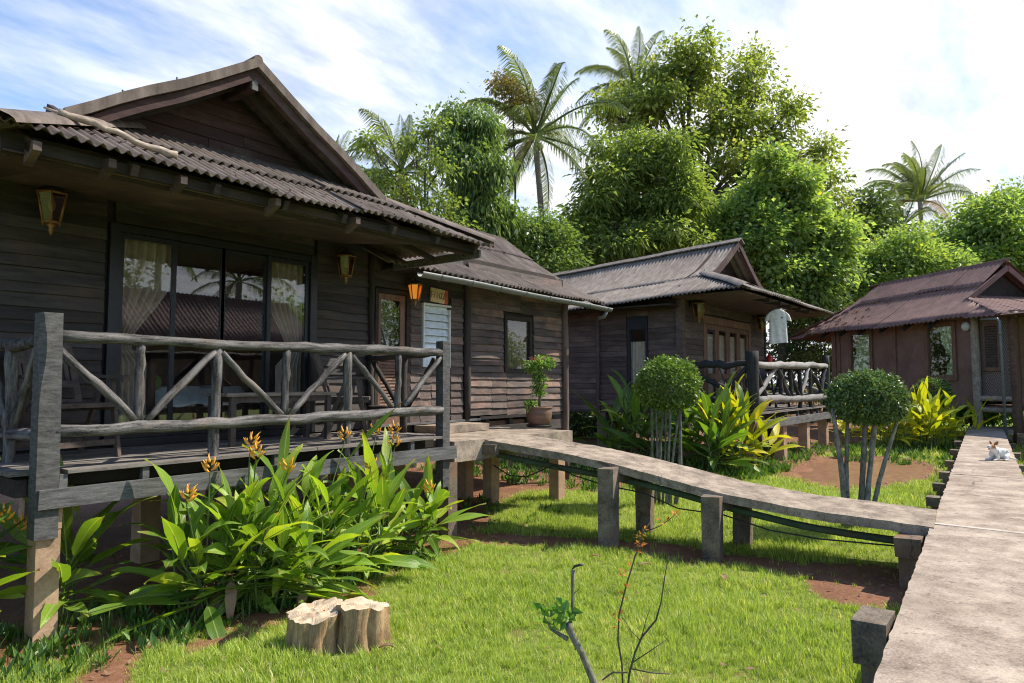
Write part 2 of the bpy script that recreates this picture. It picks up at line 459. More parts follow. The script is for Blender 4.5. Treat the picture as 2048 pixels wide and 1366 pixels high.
M_['terracotta'] = rough_mat('brown glazed pot', (0.13, 0.075, 0.05), (0.22, 0.135, 0.095), None, scale=3, stretch=(1, 1, 6), bump=0.1, rough=0.45, var=0.02)
M_['black'] = flat_mat('black plastic', (0.02, 0.02, 0.022), 0.45)
M_['soil'] = rough_mat('potting soil', (0.03, 0.02, 0.014), (0.08, 0.05, 0.035), None, bump=0.6)
M_['shirt'] = flat_mat('white cotton shirt', (0.74, 0.72, 0.66), 0.95, spec=0.05)
M_['red'] = flat_mat('red enamel', (0.55, 0.02, 0.02), 0.35)
M_['pipe'] = rough_mat('green plastic pipe', (0.055, 0.085, 0.055), (0.10, 0.15, 0.10), (0.12, 0.085, 0.045), scale=4, bump=0.2, stain=0.8, stain_scale=1.3)
M_['roomwall'] = flat_mat('brown room wall', (0.10, 0.065, 0.048), 0.9)
M_['ceiling'] = flat_mat('pale room ceiling', (0.50, 0.49, 0.40), 0.9)
M_['plaque'] = flat_mat('cream plaque', (0.62, 0.48, 0.27), 0.7)
M_['plaquered'] = flat_mat('red plaque end', (0.50, 0.08, 0.05), 0.7)
M_['lettering'] = flat_mat('brown lettering', (0.28, 0.15, 0.07), 0.7)
M_['helleaf'] = leaf_mat('heliconia leaf', (0.045, 0.11, 0.018), (0.26, 0.41, 0.042), (0.44, 0.50, 0.06), 0.15, trans=0.36, rough=0.38, per_object=True, tcol=(2.2, 2.1, 0.6), veins=True, tip=0.62)
M_['gingerleaf'] = leaf_mat('broad dark green leaf', (0.035, 0.09, 0.016), (0.15, 0.27, 0.04), (0.33, 0.40, 0.05), 0.1, trans=0.3, rough=0.4, per_object=True, tcol=(2.2, 2.1, 0.6), veins=True, tip=0.95)  # deeper green than the heliconia leaf
M_['yellowleaf'] = leaf_mat('yellow green leaf', (0.20, 0.30, 0.014), (0.56, 0.56, 0.03), (0.66, 0.56, 0.04), 0.2, trans=0.35, rough=0.45, per_object=True, tcol=(1.6, 1.5, 0.6), veins=True)
M_['strapleaf'] = leaf_mat('strap leaf', (0.03, 0.09, 0.02), (0.10, 0.21, 0.04), None, trans=0.25, rough=0.4, per_object=True, veins=True)
M_['dryleaf'] = leaf_mat('dry leaf', (0.16, 0.09, 0.05), (0.34, 0.21, 0.12), None, trans=0.15, rough=0.8, per_object=True, tcol=(1, 1, 1))
M_['stem'] = flat_mat('green stem', (0.10, 0.15, 0.035), 0.5)
M_['bract'] = flat_mat('orange bract', (0.90, 0.40, 0.03), 0.5)
M_['orangeleaf'] = leaf_mat('orange leaf', (0.45, 0.10, 0.02), (0.75, 0.30, 0.05), None, trans=0.4, per_object=False, tcol=(1, 1, 1))
M_['sapleaf'] = leaf_mat('sapling leaf', (0.05, 0.13, 0.03), (0.16, 0.30, 0.06), None, trans=0.3)
M_['ixora'] = leaf_mat('pot shrub leaf', (0.05, 0.13, 0.02), (0.26, 0.38, 0.08), None, trans=0.3)
M_['ixoraflower'] = flat_mat('orange red flower', (0.65, 0.10, 0.03), 0.6)
M_['topiary'] = leaf_mat('clipped topiary leaf', (0.055, 0.105, 0.020), (0.24, 0.34, 0.07), (0.32, 0.40, 0.07), 0.06, trans=0.25, rough=0.4)
M_['topiary2'] = leaf_mat('dark clipped topiary leaf', (0.045, 0.085, 0.026), (0.19, 0.27, 0.08), (0.22, 0.30, 0.09), 0.06, trans=0.2, rough=0.38)
M_['crownA'] = leaf_mat('olive tree leaf', (0.095, 0.13, 0.036), (0.31, 0.355, 0.095), (0.36, 0.33, 0.08), 0.08, trans=0.5)
M_['crownB'] = leaf_mat('mid green tree leaf', (0.08, 0.125, 0.033), (0.265, 0.325, 0.09), (0.30, 0.33, 0.09), 0.1, trans=0.5)
M_['crownC'] = leaf_mat('fresh green tree leaf', (0.11, 0.17, 0.057), (0.33, 0.42, 0.145), (0.42, 0.42, 0.06), 0.06, trans=0.5)
M_['crownD'] = leaf_mat('dark tree leaf', (0.035, 0.065, 0.02), (0.12, 0.17, 0.05), (0.16, 0.18, 0.05), 0.1, trans=0.3)
M_['vine'] = leaf_mat('vine leaf', (0.07, 0.12, 0.036), (0.25, 0.335, 0.10), (0.22, 0.30, 0.06), 0.08, trans=0.35)
M_['frond'] = leaf_mat('palm frond', (0.075, 0.11, 0.036), (0.24, 0.285, 0.09), (0.25, 0.26, 0.09), 0.1, trans=0.35, per_object=False, rough=0.35)
M_['dryfrond'] = leaf_mat('dry palm frond', (0.20, 0.13, 0.04), (0.42, 0.28, 0.07), None, trans=0.3, tcol=(1, 1, 1))
M_['creeper'] = leaf_mat('flowering creeper', (0.16, 0.14, 0.05), (0.34, 0.30, 0.08), (0.75, 0.48, 0.05), 0.25, trans=0.3, tcol=(1, 1, 1))
M_['coconut'] = flat_mat('green coconut', (0.30, 0.30, 0.08), 0.5)
M_['grass'] = leaf_mat('lawn grass', (0.14, 0.225, 0.034), (0.47, 0.565, 0.105), (0.68, 0.62, 0.30), 0.12, trans=0.40, rough=0.5, spec=0.25, tcol=(1.5, 1.5, 0.8))
M_['weed'] = leaf_mat('low weeds', (0.035, 0.09, 0.015), (0.13, 0.23, 0.04), None, trans=0.3)

# ground: red soil with grass cover by vertex mask
gm, k, out = material('red soil and turf')
geo = k.n('ShaderNodeNewGeometry')
na = k.n('ShaderNodeTexNoise', i_Vector=geo.outputs['Position'], i_Scale=2.2, i_Detail=9.0, i_Roughness=0.7)
nb = k.n('ShaderNodeTexNoise', i_Vector=geo.outputs['Position'], i_Scale=28.0, i_Detail=5.0, i_Roughness=0.7)
f1 = k.math('ADD', k.math('MULTIPLY', na.outputs[0], 0.5), k.math('MULTIPLY', nb.outputs[0], 0.5))
soilc = k.ramp(f1, [(0.3, (0.085, 0.036, 0.018)), (0.5, (0.19, 0.088, 0.046)), (0.72, (0.32, 0.18, 0.11))])
turf = k.ramp(f1, [(0.3, (0.07, 0.10, 0.018)), (0.7, (0.24, 0.28, 0.05))])
at = k.n('ShaderNodeAttribute', attribute_name='grassy')
msk = k.math('ADD', at.outputs['Fac'], k.math('MULTIPLY', k.math('SUBTRACT', nb.outputs[0], 0.5), 0.8))
col = k.mix(k.ramp(msk, [(0.4, 0.0), (0.65, 1.0)]), soilc, turf)
bp = k.n('ShaderNodeBump', i_Strength=0.8, i_Distance=0.03, i_Height=f1)
ps = k.n('ShaderNodeBsdfPrincipled', i_Base_Color=col, i_Roughness=0.9, i_Normal=bp.outputs[0])
ps.inputs['Specular IOR Level'].default_value = 0.2
k.link(ps.outputs[0], out.inputs[0])
M_['ground'] = gm
wm, k, out = material('muddy water')
geo = k.n('ShaderNodeNewGeometry')
na = k.n('ShaderNodeTexNoise', i_Vector=geo.outputs['Position'], i_Scale=9.0, i_Detail=5.0)
ps = k.n('ShaderNodeBsdfPrincipled', i_Base_Color=k.ramp(na.outputs[0], [(0.3, (0.15, 0.066, 0.032)), (0.7, (0.27, 0.135, 0.07))]), i_Roughness=0.33)
bp = k.n('ShaderNodeBump', i_Strength=0.06, i_Distance=0.02, i_Height=na.outputs[0])
k.link(bp.outputs[0], ps.inputs['Normal'])
k.link(ps.outputs[0], out.inputs[0])
M_['mudwater'] = wm
# woven bamboo panel with diamond figure
bm_, k, out = material('woven bamboo mat')
tcn = k.n('ShaderNodeTexCoord')
sp = k.n('ShaderNodeSeparateXYZ', i_0=tcn.outputs['Object'])
def tri(v, per):
    return k.math('PINGPONG', v, per)
dd = k.math('ADD', k.math('DIVIDE', tri(sp.outputs[0], 0.16), 0.16), k.math('DIVIDE', tri(sp.outputs[2], 0.26), 0.26))
rings = k.math('PINGPONG', k.math('MULTIPLY', dd, 3.0), 0.5)
wv = k.n('ShaderNodeTexNoise', i_Vector=tcn.outputs['Object'], i_Scale=60.0)
colb = k.mix(k.math('ADD', k.math('MULTIPLY', rings, 1.5), k.math('MULTIPLY', k.math('SUBTRACT', wv.outputs[0], 0.5), 0.8), clamp=True), (0.05, 0.035, 0.028), (0.36, 0.28, 0.23))
ps = k.n('ShaderNodeBsdfPrincipled', i_Base_Color=colb, i_Roughness=0.8)
bp = k.n('ShaderNodeBump', i_Strength=0.5, i_Distance=0.01, i_Height=rings)
k.link(bp.outputs[0], ps.inputs['Normal'])
k.link(ps.outputs[0], out.inputs[0])
M_['bamboo'] = bm_
# ================================================================== GROUND
def seg_dist(x, y, pts):
    d = np.full(np.shape(x), 1e9)
    for (ax, ay), (bx, by) in zip(pts[:-1], pts[1:]):
        vx, vy = bx - ax, by - ay
        t = np.clip(((x - ax) * vx + (y - ay) * vy) / (vx * vx + vy * vy), 0, 1)
        d = np.minimum(d, np.hypot(x - ax - t * vx, y - ay - t * vy))
    return d


def wob(x, y):
    return (np.sin(x * 2.3 + 1.3 * np.sin(y * 1.7)) + np.sin(y * 3.1 + 1.1 * np.sin(x * 2.9 + 1)) + 0.6 * np.sin(x * 7.1 + y * 5.3) + 0.5 * np.sin(y * 9.7 - x * 6.1)) / 3.1


def sstep(a, b, v):
    t = np.clip((v - a) / (b - a), 0, 1)
    return t * t * (3 - 2 * t)


def puddle_r(x, y):
    return np.hypot((x - 15.6) / 2.9, (y - 3.1) / 1.15) + 0.16 * wob(x * 0.8, y * 0.8)


def grassy(x, y):
    x = np.asarray(x, float)
    y = np.asarray(y, float)
    w = wob(x, y)
    g = np.ones_like(x)
    edge = np.interp(x, [0, 1.6, 2.5, 3.6, 5.0, 5.7, 6.6, 7.6, 9, 12], [5.2, 5.0, 4.75, 4.55, 4.9, 5.2, 5.5, 6.3, 6.6, 6.6])
    g = np.minimum(g, 1 - sstep(-0.15, 0.25, y - edge + 0.22 * w))
    d = seg_dist(x, y, [(5.9, 5.3), (6.5, 4.2), (6.75, 3.2), (6.9, 2.4), (6.85, 1.5)])
    g = np.minimum(g, sstep(0.16, 0.42, d + 0.13 * w))
    d = np.hypot((x - 6.75) / 0.75, (y - 1.35) / 0.5)
    g = np.minimum(g, sstep(0.75, 1.1, d + 0.15 * w))
    d = seg_dist(x, y, [(1.5, 4.1), (1.85, 4.6), (2.2, 5.0), (2.5, 5.6)])
    g = np.minimum(g, sstep(0.06, 0.24, d + 0.07 * w))
    d = seg_dist(x, y, [(2.4, 4.55), (3.2, 4.5), (3.9, 4.6)])
    g = np.minimum(g, sstep(0.0, 0.28, d + 0.16 * w))
    g = np.minimum(g, sstep(0.9, 1.25, puddle_r(x, y)))
    g = np.minimum(g, np.where(x > 13, 1 - 0.9 * sstep(-0.2, 0.5, y - 4.2 + 0.4 * w) * (1 - sstep(10.5, 12.0, y)), 1))
    g = np.minimum(g, np.where((x > 9.5) & (y > 5.0), 1 - 0.75 * sstep(5.0, 5.8, y + 0.4 * w), 1))
    bare = 0.55 + 0.45 * sstep(-0.75, -0.35, wob(x * 1.9 + 3, y * 1.9))
    return g * bare


def ground_z(x, y):
    z = 0.018 * wob(x * 0.7, y * 0.7) + 0.006 * wob(x * 2.7, y * 2.7)
    z = z - 0.07 * (1 - sstep(0.5, 1.15, puddle_r(x, y)))
    return z


ax = np.concatenate([np.array([-400, -150, -60, -25, -12, -6, -2]), np.arange(-1, 13, 0.09), np.arange(13, 24, 0.22), np.array([24.5, 26, 28, 31, 35, 42, 55, 80, 150, 500])])
ay = np.concatenate([np.array([-400, -150, -60, -25, -12, -7, -4, -2.5]), np.arange(-1.5, 7.5, 0.09), np.arange(7.5, 12, 0.3), np.array([12.5, 14, 17, 22, 30, 45, 80, 150, 500])])
gx, gy = np.meshgrid(ax, ay)
gz = ground_z(gx, gy)
V = np.stack([gx, gy, gz], -1).reshape(-1, 3)
nx, ny = len(ax), len(ay)
ii = np.arange(nx * ny).reshape(ny, nx)
Fq = np.stack([ii[:-1, :-1], ii[:-1, 1:], ii[1:, 1:], ii[1:, :-1]], -1).reshape(-1, 4)


def np_mesh(name, V, Fc, mat, tint=None, attr='tint', smooth=True):
    me = bpy.data.meshes.new(name)
    n = Fc.shape[1]
    me.vertices.add(len(V))
    me.vertices.foreach_set('co', np.asarray(V, np.float32).ravel())
    me.loops.add(Fc.size)
    me.loops.foreach_set('vertex_index', Fc.astype(np.int32).ravel())
    me.polygons.add(len(Fc))
    me.polygons.foreach_set('loop_start', np.arange(0, Fc.size, n, dtype=np.int32))
    me.polygons.foreach_set('loop_total', np.full(len(Fc), n, np.int32))
    me.polygons.foreach_set('use_smooth', np.full(len(Fc), smooth))
    me.update(calc_edges=True)
    if tint is not None:
        a = me.attributes.new(attr, 'FLOAT', 'POINT')
        a.data.foreach_set('value', np.asarray(tint, np.float32))
    me.materials.append(mat)
    return me


gme = np_mesh('ground', V, Fq, M_['ground'], grassy(gx, gy).ravel(), 'grassy')
g = inst('ground', gme)
tag(g, kind='structure')
# puddle of muddy water beyond the ramp
pm = MB()
ring = []
for i in range(48):
    a = 2 * math.pi * i / 48
    rr = 0.2
    while rr < 1.5 and puddle_r(15.6 + 2.9 * rr * math.cos(a), 3.1 + 1.15 * rr * math.sin(a)) < 0.95:
        rr += 0.02
    ring.append((15.6 + 2.9 * rr * math.cos(a), 3.1 + 1.15 * rr * math.sin(a), -0.028))
pm.add([(15.6, 3.1, -0.028)] + ring, [(0, 1 + i, 1 + (i + 1) % 48) for i in range(48)])
tag(pm.build('puddle', M_['mudwater']), kind='structure')


def rough_slab(name, left, right, z_of, thick, mat, parent=None, nseg=60, nw=6, jit=0.010, kind='structure'):
    """strip between two edge polylines (functions of t in 0..1), rough chipped edges"""
    vs = []
    fs = []
    for i in range(nseg + 1):
        t = i / nseg
        a, b = Vector(left(t)), Vector(right(t))
        for kx in range(nw + 1):
            w = kx / nw
            p = a.lerp(b, w)
            j = (rnd.uniform(-jit, jit) if kx in (0, nw) else 0)
            d = (b - a).normalized()
            z = z_of(t, w) + rnd.uniform(-0.003, 0.003)
            vs.append((p.x + d.x * j, p.y + d.y * j, z - (0.006 if kx in (0, nw) else 0)))
    n1 = nw + 1
    for i in range(nseg):
        for kx in range(nw):
            fs.append((i * n1 + kx, i * n1 + kx + 1, (i + 1) * n1 + kx + 1, (i + 1) * n1 + kx))
    top = len(vs)
    for i in range(nseg + 1):
        for kx in (0, nw):
            v = vs[i * n1 + kx]
            for dz, jo in ((0.4, 0.006), (1.0, 0.008)):
                vs.append((v[0] + rnd.uniform(-jo, jo), v[1] + rnd.uniform(-jo, jo), v[2] - thick * dz))
    for i in range(nseg):
        for sidx, kx in enumerate((0, nw)):
            o0, o1 = top + i * 4 + sidx * 2, top + (i + 1) * 4 + sidx * 2
            fs.append((i * n1 + kx, (i + 1) * n1 + kx, o1, o0))
            fs.append((o0, o1, o1 + 1, o0 + 1))
        fs.append((top + i * 4 + 1, top + (i + 1) * 4 + 1, top + (i + 1) * 4 + 3, top + i * 4 + 3))
    for i in (0, nseg):
        fs.append(tuple([i * n1 + kx for kx in range(n1)] + [top + i * 4 + 3, top + i * 4 + 1]))
    mb = MB().add(vs, fs)
    o = mb.build(name, mat, parent)
    bm = bmesh.new(); bm.from_mesh(o.data); bmesh.ops.recalc_face_normals(bm, faces=bm.faces); bm.to_mesh(o.data); bm.free()
    if kind:
        o['kind'] = kind
    return o


WZ = 0.50
def walk_l(x):
    return 0.646 + 0.0616 * (x - 3.29)
walk = rough_slab('walkway', lambda t: (lerp(-2, 7.3, t), walk_l(lerp(-2, 7.3, t)), 0), lambda t: (lerp(-2, 7.3, t), walk_l(lerp(-2, 7.3, t)) - 1.75, 0), lambda t, w: WZ, 0.13, M_['slab'], nseg=110, jit=0.006)
s2 = rough_slab('slab', lambda t: (lerp(7.315, 11.4, t), walk_l(lerp(7.315, 11.4, t)), 0), lambda t: (lerp(7.315, 11.4, t), walk_l(lerp(7.315, 11.4, t)) - 1.72, 0), lambda t, w: WZ - 0.006, 0.13, M_['slab'], walk, nseg=40)
s3 = rough_slab('slab', lambda t: (lerp(11.41, 17.2, t), walk_l(lerp(11.41, 17.2, t)), 0), lambda t: (lerp(11.41, 17.2, t), walk_l(lerp(11.41, 17.2, t)) - lerp(0.83, 0.82, t), 0), lambda t, w: WZ - 0.002, 0.13, M_['slab'], walk, nseg=40)
s4 = rough_slab('slab', lambda t: (lerp(17.21, 24.2, t), walk_l(lerp(17.21, 24.2, t)), 0), lambda t: (lerp(17.21, 22.8, t), walk_l(lerp(17.21, 22.8, t)) - 0.82, 0), lambda t, w: WZ - 0.004, 0.13, M_['slab'], walk, nseg=30)
s5 = rough_slab('slab', lambda t: (lerp(24.2, 27.5, t), lerp(1.90, -5.0, t), 0), lambda t: (lerp(22.9, 26.0, t), lerp(1.02, -5.2, t), 0), lambda t, w: WZ - 0.008, 0.13, M_['slab'], walk, nseg=30)
for sx_ in (0.6, 4.25, 8.75, 9.95, 11.25, 12.75, 14.6, 17.0, 19.5, 22.0):
    yl = walk_l(sx_)
    wd = 1.72 if sx_ < 11 else 0.82
    b = MB().box(sx_ - 0.11, sx_ + 0.11, yl - wd - 0.16, yl + 0.20, WZ - 0.24 - (0.03 if sx_ < 5 else 0), WZ - 0.132, j=0.008)
    if sx_ < 5:
        b = MB().box(sx_ - 0.12, sx_ + 0.12, yl - wd, yl + 0.19, WZ - 0.20, WZ - 0.03 - 0.105, j=0.006)
    b.build('cross_beam', M_['pillar'], walk)
    MB().box(sx_ - 0.09, sx_ + 0.09, yl - 0.02, yl + 0.15, -0.15, WZ - 0.225, j=0.008).build('pillar', M_['pillar'], walk)
    MB().box(sx_ - 0.09, sx_ + 0.09, yl - wd - 0.1, yl - wd + 0.07, -0.15, WZ - 0.245, j=0.008).build('pillar', M_['pillar'], walk)
MB().box(7.27, 7.345, walk_l(7.3) - 1.7, walk_l(7.3) - 0.01, WZ - 0.05, WZ + 0.004, j=0.004).build('mortar_joint', M_['joint'], walk)
# raised stub of the cross beam nearest the camera
MB().box(4.12, 4.40, 0.735, 0.90, 0.27, 0.495, j=0.008).build('beam_end', M_['pillar'], walk)

# ramp from the walkway to the landing
RL = [(0, 6.44, 5.49, 1.075), (0.12, 6.515, 4.93, 1.02), (0.25, 6.593, 4.344, 0.958), (0.365, 6.666, 3.80, 0.878), (0.485, 6.74, 3.24, 0.77), (0.61, 6.819, 2.65, 0.655), (0.77, 6.916, 1.93, 0.57), (0.895, 6.995, 1.34, 0.542), (1, 7.061, 0.846, 0.512)]
rts = [r_[0] for r_ in RL]
def ramp_p(t, w, dz=0.0):
    x = interp(t, rts, [r_[1] for r_ in RL])
    y = interp(t, rts, [r_[2] for r_ in RL])
    z = interp(t, rts, [r_[3] for r_ in RL])
    wd = lerp(0.90, 0.92, t)
    return Vector((x + wd * w, y + 0.10 * w * wd * (1 - t) + 0.08 * w * t, z + dz))
ramp = rough_slab('ramp', lambda t: ramp_p(t, 0), lambda t: ramp_p(t, 1), lambda t, w: ramp_p(t, w).z + 0.012 * w, 0.085, M_['concrete'], nseg=70, jit=0.007)
for t in (0.36, 0.595):
    a, b = ramp_p(t, 0), ramp_p(t, 1)
    MB().box(a.x - 0.13, b.x + 0.05, a.y - 0.075, a.y + 0.075, a.z - 0.20, a.z - 0.088, j=0.006).build('cross_beam', M_['pillar'], ramp)
    for px_, top in ((a.x - 0.10, a.z - 0.035), (b.x - 0.16, a.z - 0.20)):
        MB().box(px_ - 0.088, px_ + 0.088, a.y - 0.088, a.y + 0.088, -0.2, top, M=Matrix.Translation((px_, a.y, 0)) @ Matrix.Rotation(R(10), 4, 'Z') @ Matrix.Translation((-px_, -a.y, 0)), j=0.008).build('pillar', M_['pillar'], ramp)
b = MB().box(6.80, 7.12, 0.92, 1.12, 0.27, 0.428, j=0.008).build('cross_beam', M_['pillar'], ramp)
MB().box(6.86, 7.06, 0.93, 1.10, -0.2, 0.268, j=0.01).build('pillar', M_['pillar'], ramp)
# landing by the flower pot
land = MB().box(5.91, 8.42, 5.505, 7.0, 0.84, 1.08, j=0.008).build('landing', M_['concrete'])
tag(land, kind='structure')
MB().box(6.60, 7.66, 6.45, 6.90, 1.082, 1.185, j=0.006).build('step', M_['concrete'], land)
for (x, y) in ((7.82, 7.05), (7.82, 6.55), (8.60, 5.90), (6.0, 6.6)):
    MB().box(x - 0.085, x + 0.085, y - 0.085, y + 0.085, -0.15, 0.838, j=0.008).build('pillar', M_['footing'], land)
MB().box(6.40, 6.48, 5.30, 5.50, 0.90, 1.02).build('bracket', M_['pillar'], land)
# second concrete frame right of the walkway
fr = thing('concrete_frame', 'rough concrete beams and post on the right of the walkway near the dog', 'concrete frame', (15.5, 0.0, 0))
for (x0, x1, y0, y1, z0, z1) in ((19.0, 19.25, -1.2, 0.62, 0.42, 0.62), (14.2, 14.4, -1.4, 0.15, 0.26, 0.44), (16.4, 16.6, -1.4, 0.28, 0.25, 0.42)):
    MB().box(x0, x1, y0, y1, z0, z1, j=0.012).build('beam', M_['pillar'], fr)
for (x, y, z) in ((15.3, -0.10, 0.56), (19.1, -0.7, 0.42), (14.3, -0.6, 0.26)):
    MB().box(x - 0.13, x + 0.13, y - 0.13, y + 0.13, -0.2, z, j=0.012).build('post', M_['pillar'], fr)
# green pipe and black cable slung under the ramp
pp_ = [Vector((6.35, 6.2, 0.86))] + [ramp_p(t, 0.30, -0.21 - 0.02 * math.sin(9 * t)) for t in np.linspace(0.0, 0.97, 18)]
pipe = MB().tube(pp_, 0.036, 8).build('water_pipe', M_['pipe'])
tag(pipe, 'mossy green plastic water pipe slung beneath the sloping concrete ramp', 'pipe')
for t in (0.30, 0.305, 0.31):
    c = ramp_p(t, 0.30, -0.21 - 0.02 * math.sin(9 * t))
    MB().tube([c + Vector((0, -0.004, 0)), c + Vector((0, 0.004, 0))], 0.042, 8).build('wire_tie', M_['black'], pipe)
cbl = []
for t, dz in ((0.0, -0.33), (0.05, -0.42), (0.1, -0.40), (0.14, -0.30), (0.18, -0.20), (0.24, -0.27), (0.32, -0.30), (0.42, -0.27), (0.5, -0.33), (0.6, -0.26), (0.7, -0.31), (0.8, -0.30), (0.9, -0.27), (0.98, -0.24)):
    cbl.append(ramp_p(t, 0.2, dz))
tag(MB().tube(cbl, 0.008, 5).build('cable', M_['black']), 'thin black cable drooping beneath the ramp beside the green pipe', 'cable')

# ================================================================== BUILDING HELPERS
def wavy(x, k):
    return 0.5 * math.sin(x * 1.7 + k) + 0.3 * math.sin(x * 4.1 + 2 * k)


_plank_cache = {}
def plank_mesh(L, h, th, tilt, mat, var):
    key = (round(L, 3), round(h, 3), mat.name, var, round(tilt, 3))
    if key in _plank_cache:
        return _plank_cache[key]
    rr = random.Random(var * 97 + int(L * 1000))
    mb = MB()
    ns = 5
    vs = []
    ph = rr.uniform(0, 6)
    for i in range(ns):
        x = L * i / (ns - 1)
        jb = 0.006 * math.sin(ph + x * 2.1) + rr.uniform(-0.004, 0.004)
        jt = rr.uniform(-0.002, 0.002)
        pr = rr.uniform(-0.004, 0.004)
        # local: X along, Y outward negative (out = -Y), Z up
        vs += [(x, -tilt - th + pr, jb), (x, -tilt + pr, jb), (x, 0.0, h + jt), (x, -th * 0.7, h + jt)]
    fs = []
    for i in range(ns - 1):
        a, b = i * 4, i * 4 + 4
        for e in range(4):
            e2 = (e + 1) % 4
            fs.append((a + e, a + e2, b + e2, b + e))
    fs.append((3, 2, 1, 0))
    z = (ns - 1) * 4
    fs.append((z, z + 1, z + 2, z + 3))
    mb.add(vs, fs)
    me = mb.mesh('plank')
    me.materials.append(mat)
    _plank_cache[key] = me
    return me


def siding(parent, org, ang, L, z0, z1, pitch, mat, joints=(), gap=0.005, tilt=0.019, th=0.019):
    """lapped boards; org = (x,y) of the left end seen from outside, ang = direction of the wall run (outside is to the right hand of -Y)"""
    cols = [0.0] + sorted(joints) + [L]
    n = max(1, int(round((z1 - z0) / pitch)))
    p = (z1 - z0) / n
    for ci in range(len(cols) - 1):
        a, b = cols[ci], cols[ci + 1]
        for i in range(n):
            me = plank_mesh(b - a - gap, p * 1.12, th, tilt, mat, rnd.randrange(4))
            M = Matrix.Translation((org[0], org[1], z0 + i * p)) @ Matrix.Rotation(ang, 4, 'Z') @ Matrix.Translation((a + gap / 2 + rnd.uniform(-0.003, 0.003), rnd.uniform(-0.004, 0.0), rnd.uniform(-0.005, 0.005))) @ Matrix.Rotation(rnd.uniform(-0.004, 0.004), 4, 'Y')
            inst('plank', me, parent, M)


def gable_boards(parent, yplane, zs, xr, pitch, mat, ang=0.0):
    """boards of a gable facing -Y; xr(z) gives (x0, x1)"""
    z0, z1 = zs
    n = int((z1 - z0) / pitch)
    for i in range(n):
        z = z0 + i * pitch
        x0, x1 = xr(z)
        t0, t1 = xr(z + pitch * 1.1)
        if x1 - x0 < 0.15:
            continue
        cuts = [0, 1]
        if x1 - x0 > 1.6:
            cuts = [0, rnd.choice((0.42, 0.5, 0.62)), 1]
        for ca, cb in zip(cuts[:-1], cuts[1:]):
            a0, b0 = lerp(x0, x1, ca) + 0.003, lerp(x0, x1, cb) - 0.003
            a1, b1 = (t0 if ca == 0 else a0), (t1 if cb == 1 else b0)
            h = pitch * 1.1
            th = 0.016
            yo = yplane - 0.012
            vs = [(a0, yo - th, z), (b0, yo - th, z), (b1, yplane - th * .6, z + h), (a1, yplane - th * .6, z + h), (a0, yo, z), (b0, yo, z), (b1, yplane, z + h), (a1, yplane, z + h)]
            c = Vector(((a0 + b0) / 2, yplane, z))
            vs = [Vector(v) - c for v in vs]
            mb = MB().add(vs, [(0, 1, 2, 3), (5, 4, 7, 6), (0, 4, 5, 1), (1, 5, 6, 2), (2, 6, 7, 3), (3, 7, 4, 0)])
            mb.build('plank', mat, parent, Matrix.Translation(c))


def corrugated(parent, Sf, u0, u1, v0, v1, mat, amp=0.022, pitch=0.17, nv=4, lift=0.0, liftlow=0.0, thick=0.006, phase=0.0, seg=8, jag=0.012, name='roof_sheet', sag=0.0):
    """one wavy sheet on surface Sf(u, v); u in metres along the eave, v 0..1 up the slope"""
    nu = max(4, int(round((u1 - u0) / pitch * seg)))
    vs = []
    e = 1e-3
    for j in range(nv + 1):
        for i in range(nu + 1):
            u = lerp(u0, u1, i / nu)
            v = lerp(v0, v1, j / nv)
            if j == 0:
                v += jag * 0.4 * math.sin(u * 3.1 + phase)
            P = Vector(Sf(u, v))
            du = Vector(Sf(u + e, v)) - Vector(Sf(u - e, v))
            dv = Vector(Sf(u, min(v + e, 1))) - Vector(Sf(u, max(v - e, 0)))
            n = du.cross(dv)
            n = n.normalized() if n.length > 1e-12 else Vector((0, 0, 1))
            if n.z < 0:
                n = -n
            w = amp * math.cos(2 * math.pi * (u + phase * 0.01) / pitch)
            lf = lift + liftlow * (1 - j / nv) + sag * math.sin(math.pi * j / nv)
            vs.append((P + n * (w + lf), n))
    n1 = nu + 1
    top = [p for p, n in vs]
    bot = [p - n * thick for p, n in vs]
    N = len(top)
    fs = []
    sm = []
    mb = MB()
    c = sum(top, Vector()) / N
    allv = [p - c for p in top + bot]
    for j in range(nv):
        for i in range(nu):
            a = j * n1 + i
            fs.append((a, a + 1, a + n1 + 1, a + n1))
    mb.add(allv, fs, True)
    k0 = len(mb.f)
    for j in range(nv):
        for i in range(nu):
            a = N + j * n1 + i
            mb.f.append((a, a + n1, a + n1 + 1, a + 1)); mb.sm.append(True)
    for i in range(nu):
        for j in (0, nv):
            a = j * n1 + i
            mb.f.append((a, a + N, a + N + 1, a + 1)); mb.sm.append(False)
    for j in range(nv):
        for i in (0, nu):
            a = j * n1 + i
            mb.f.append((a, a + n1, a + n1 + N, a + N)); mb.sm.append(False)
    o = mb.build(name, mat, parent, Matrix.Translation(c))
    return o


def roof_area(parent, Sf, u0, u1, rows, mat, width=1.02, **kw):
    n = max(1, int(round((u1 - u0) / width)))
    w = (u1 - u0) / n
    for ri, (a, b) in enumerate(rows):
        for i in range(n):
            ov = 0.05 if i < n - 1 else 0
            corrugated(parent, Sf, u0 + i * w, u0 + (i + 1) * w + ov, a + (rnd.uniform(-0.035, 0.012) if ri == 0 else rnd.uniform(-0.02, 0.02)), b, mat, lift=0.02 + 0.022 * ri + 0.006 * (i % 2) + rnd.uniform(0, 0.008), liftlow=rnd.uniform(-0.008, 0.018), phase=rnd.uniform(-1.2, 1.2), **kw)


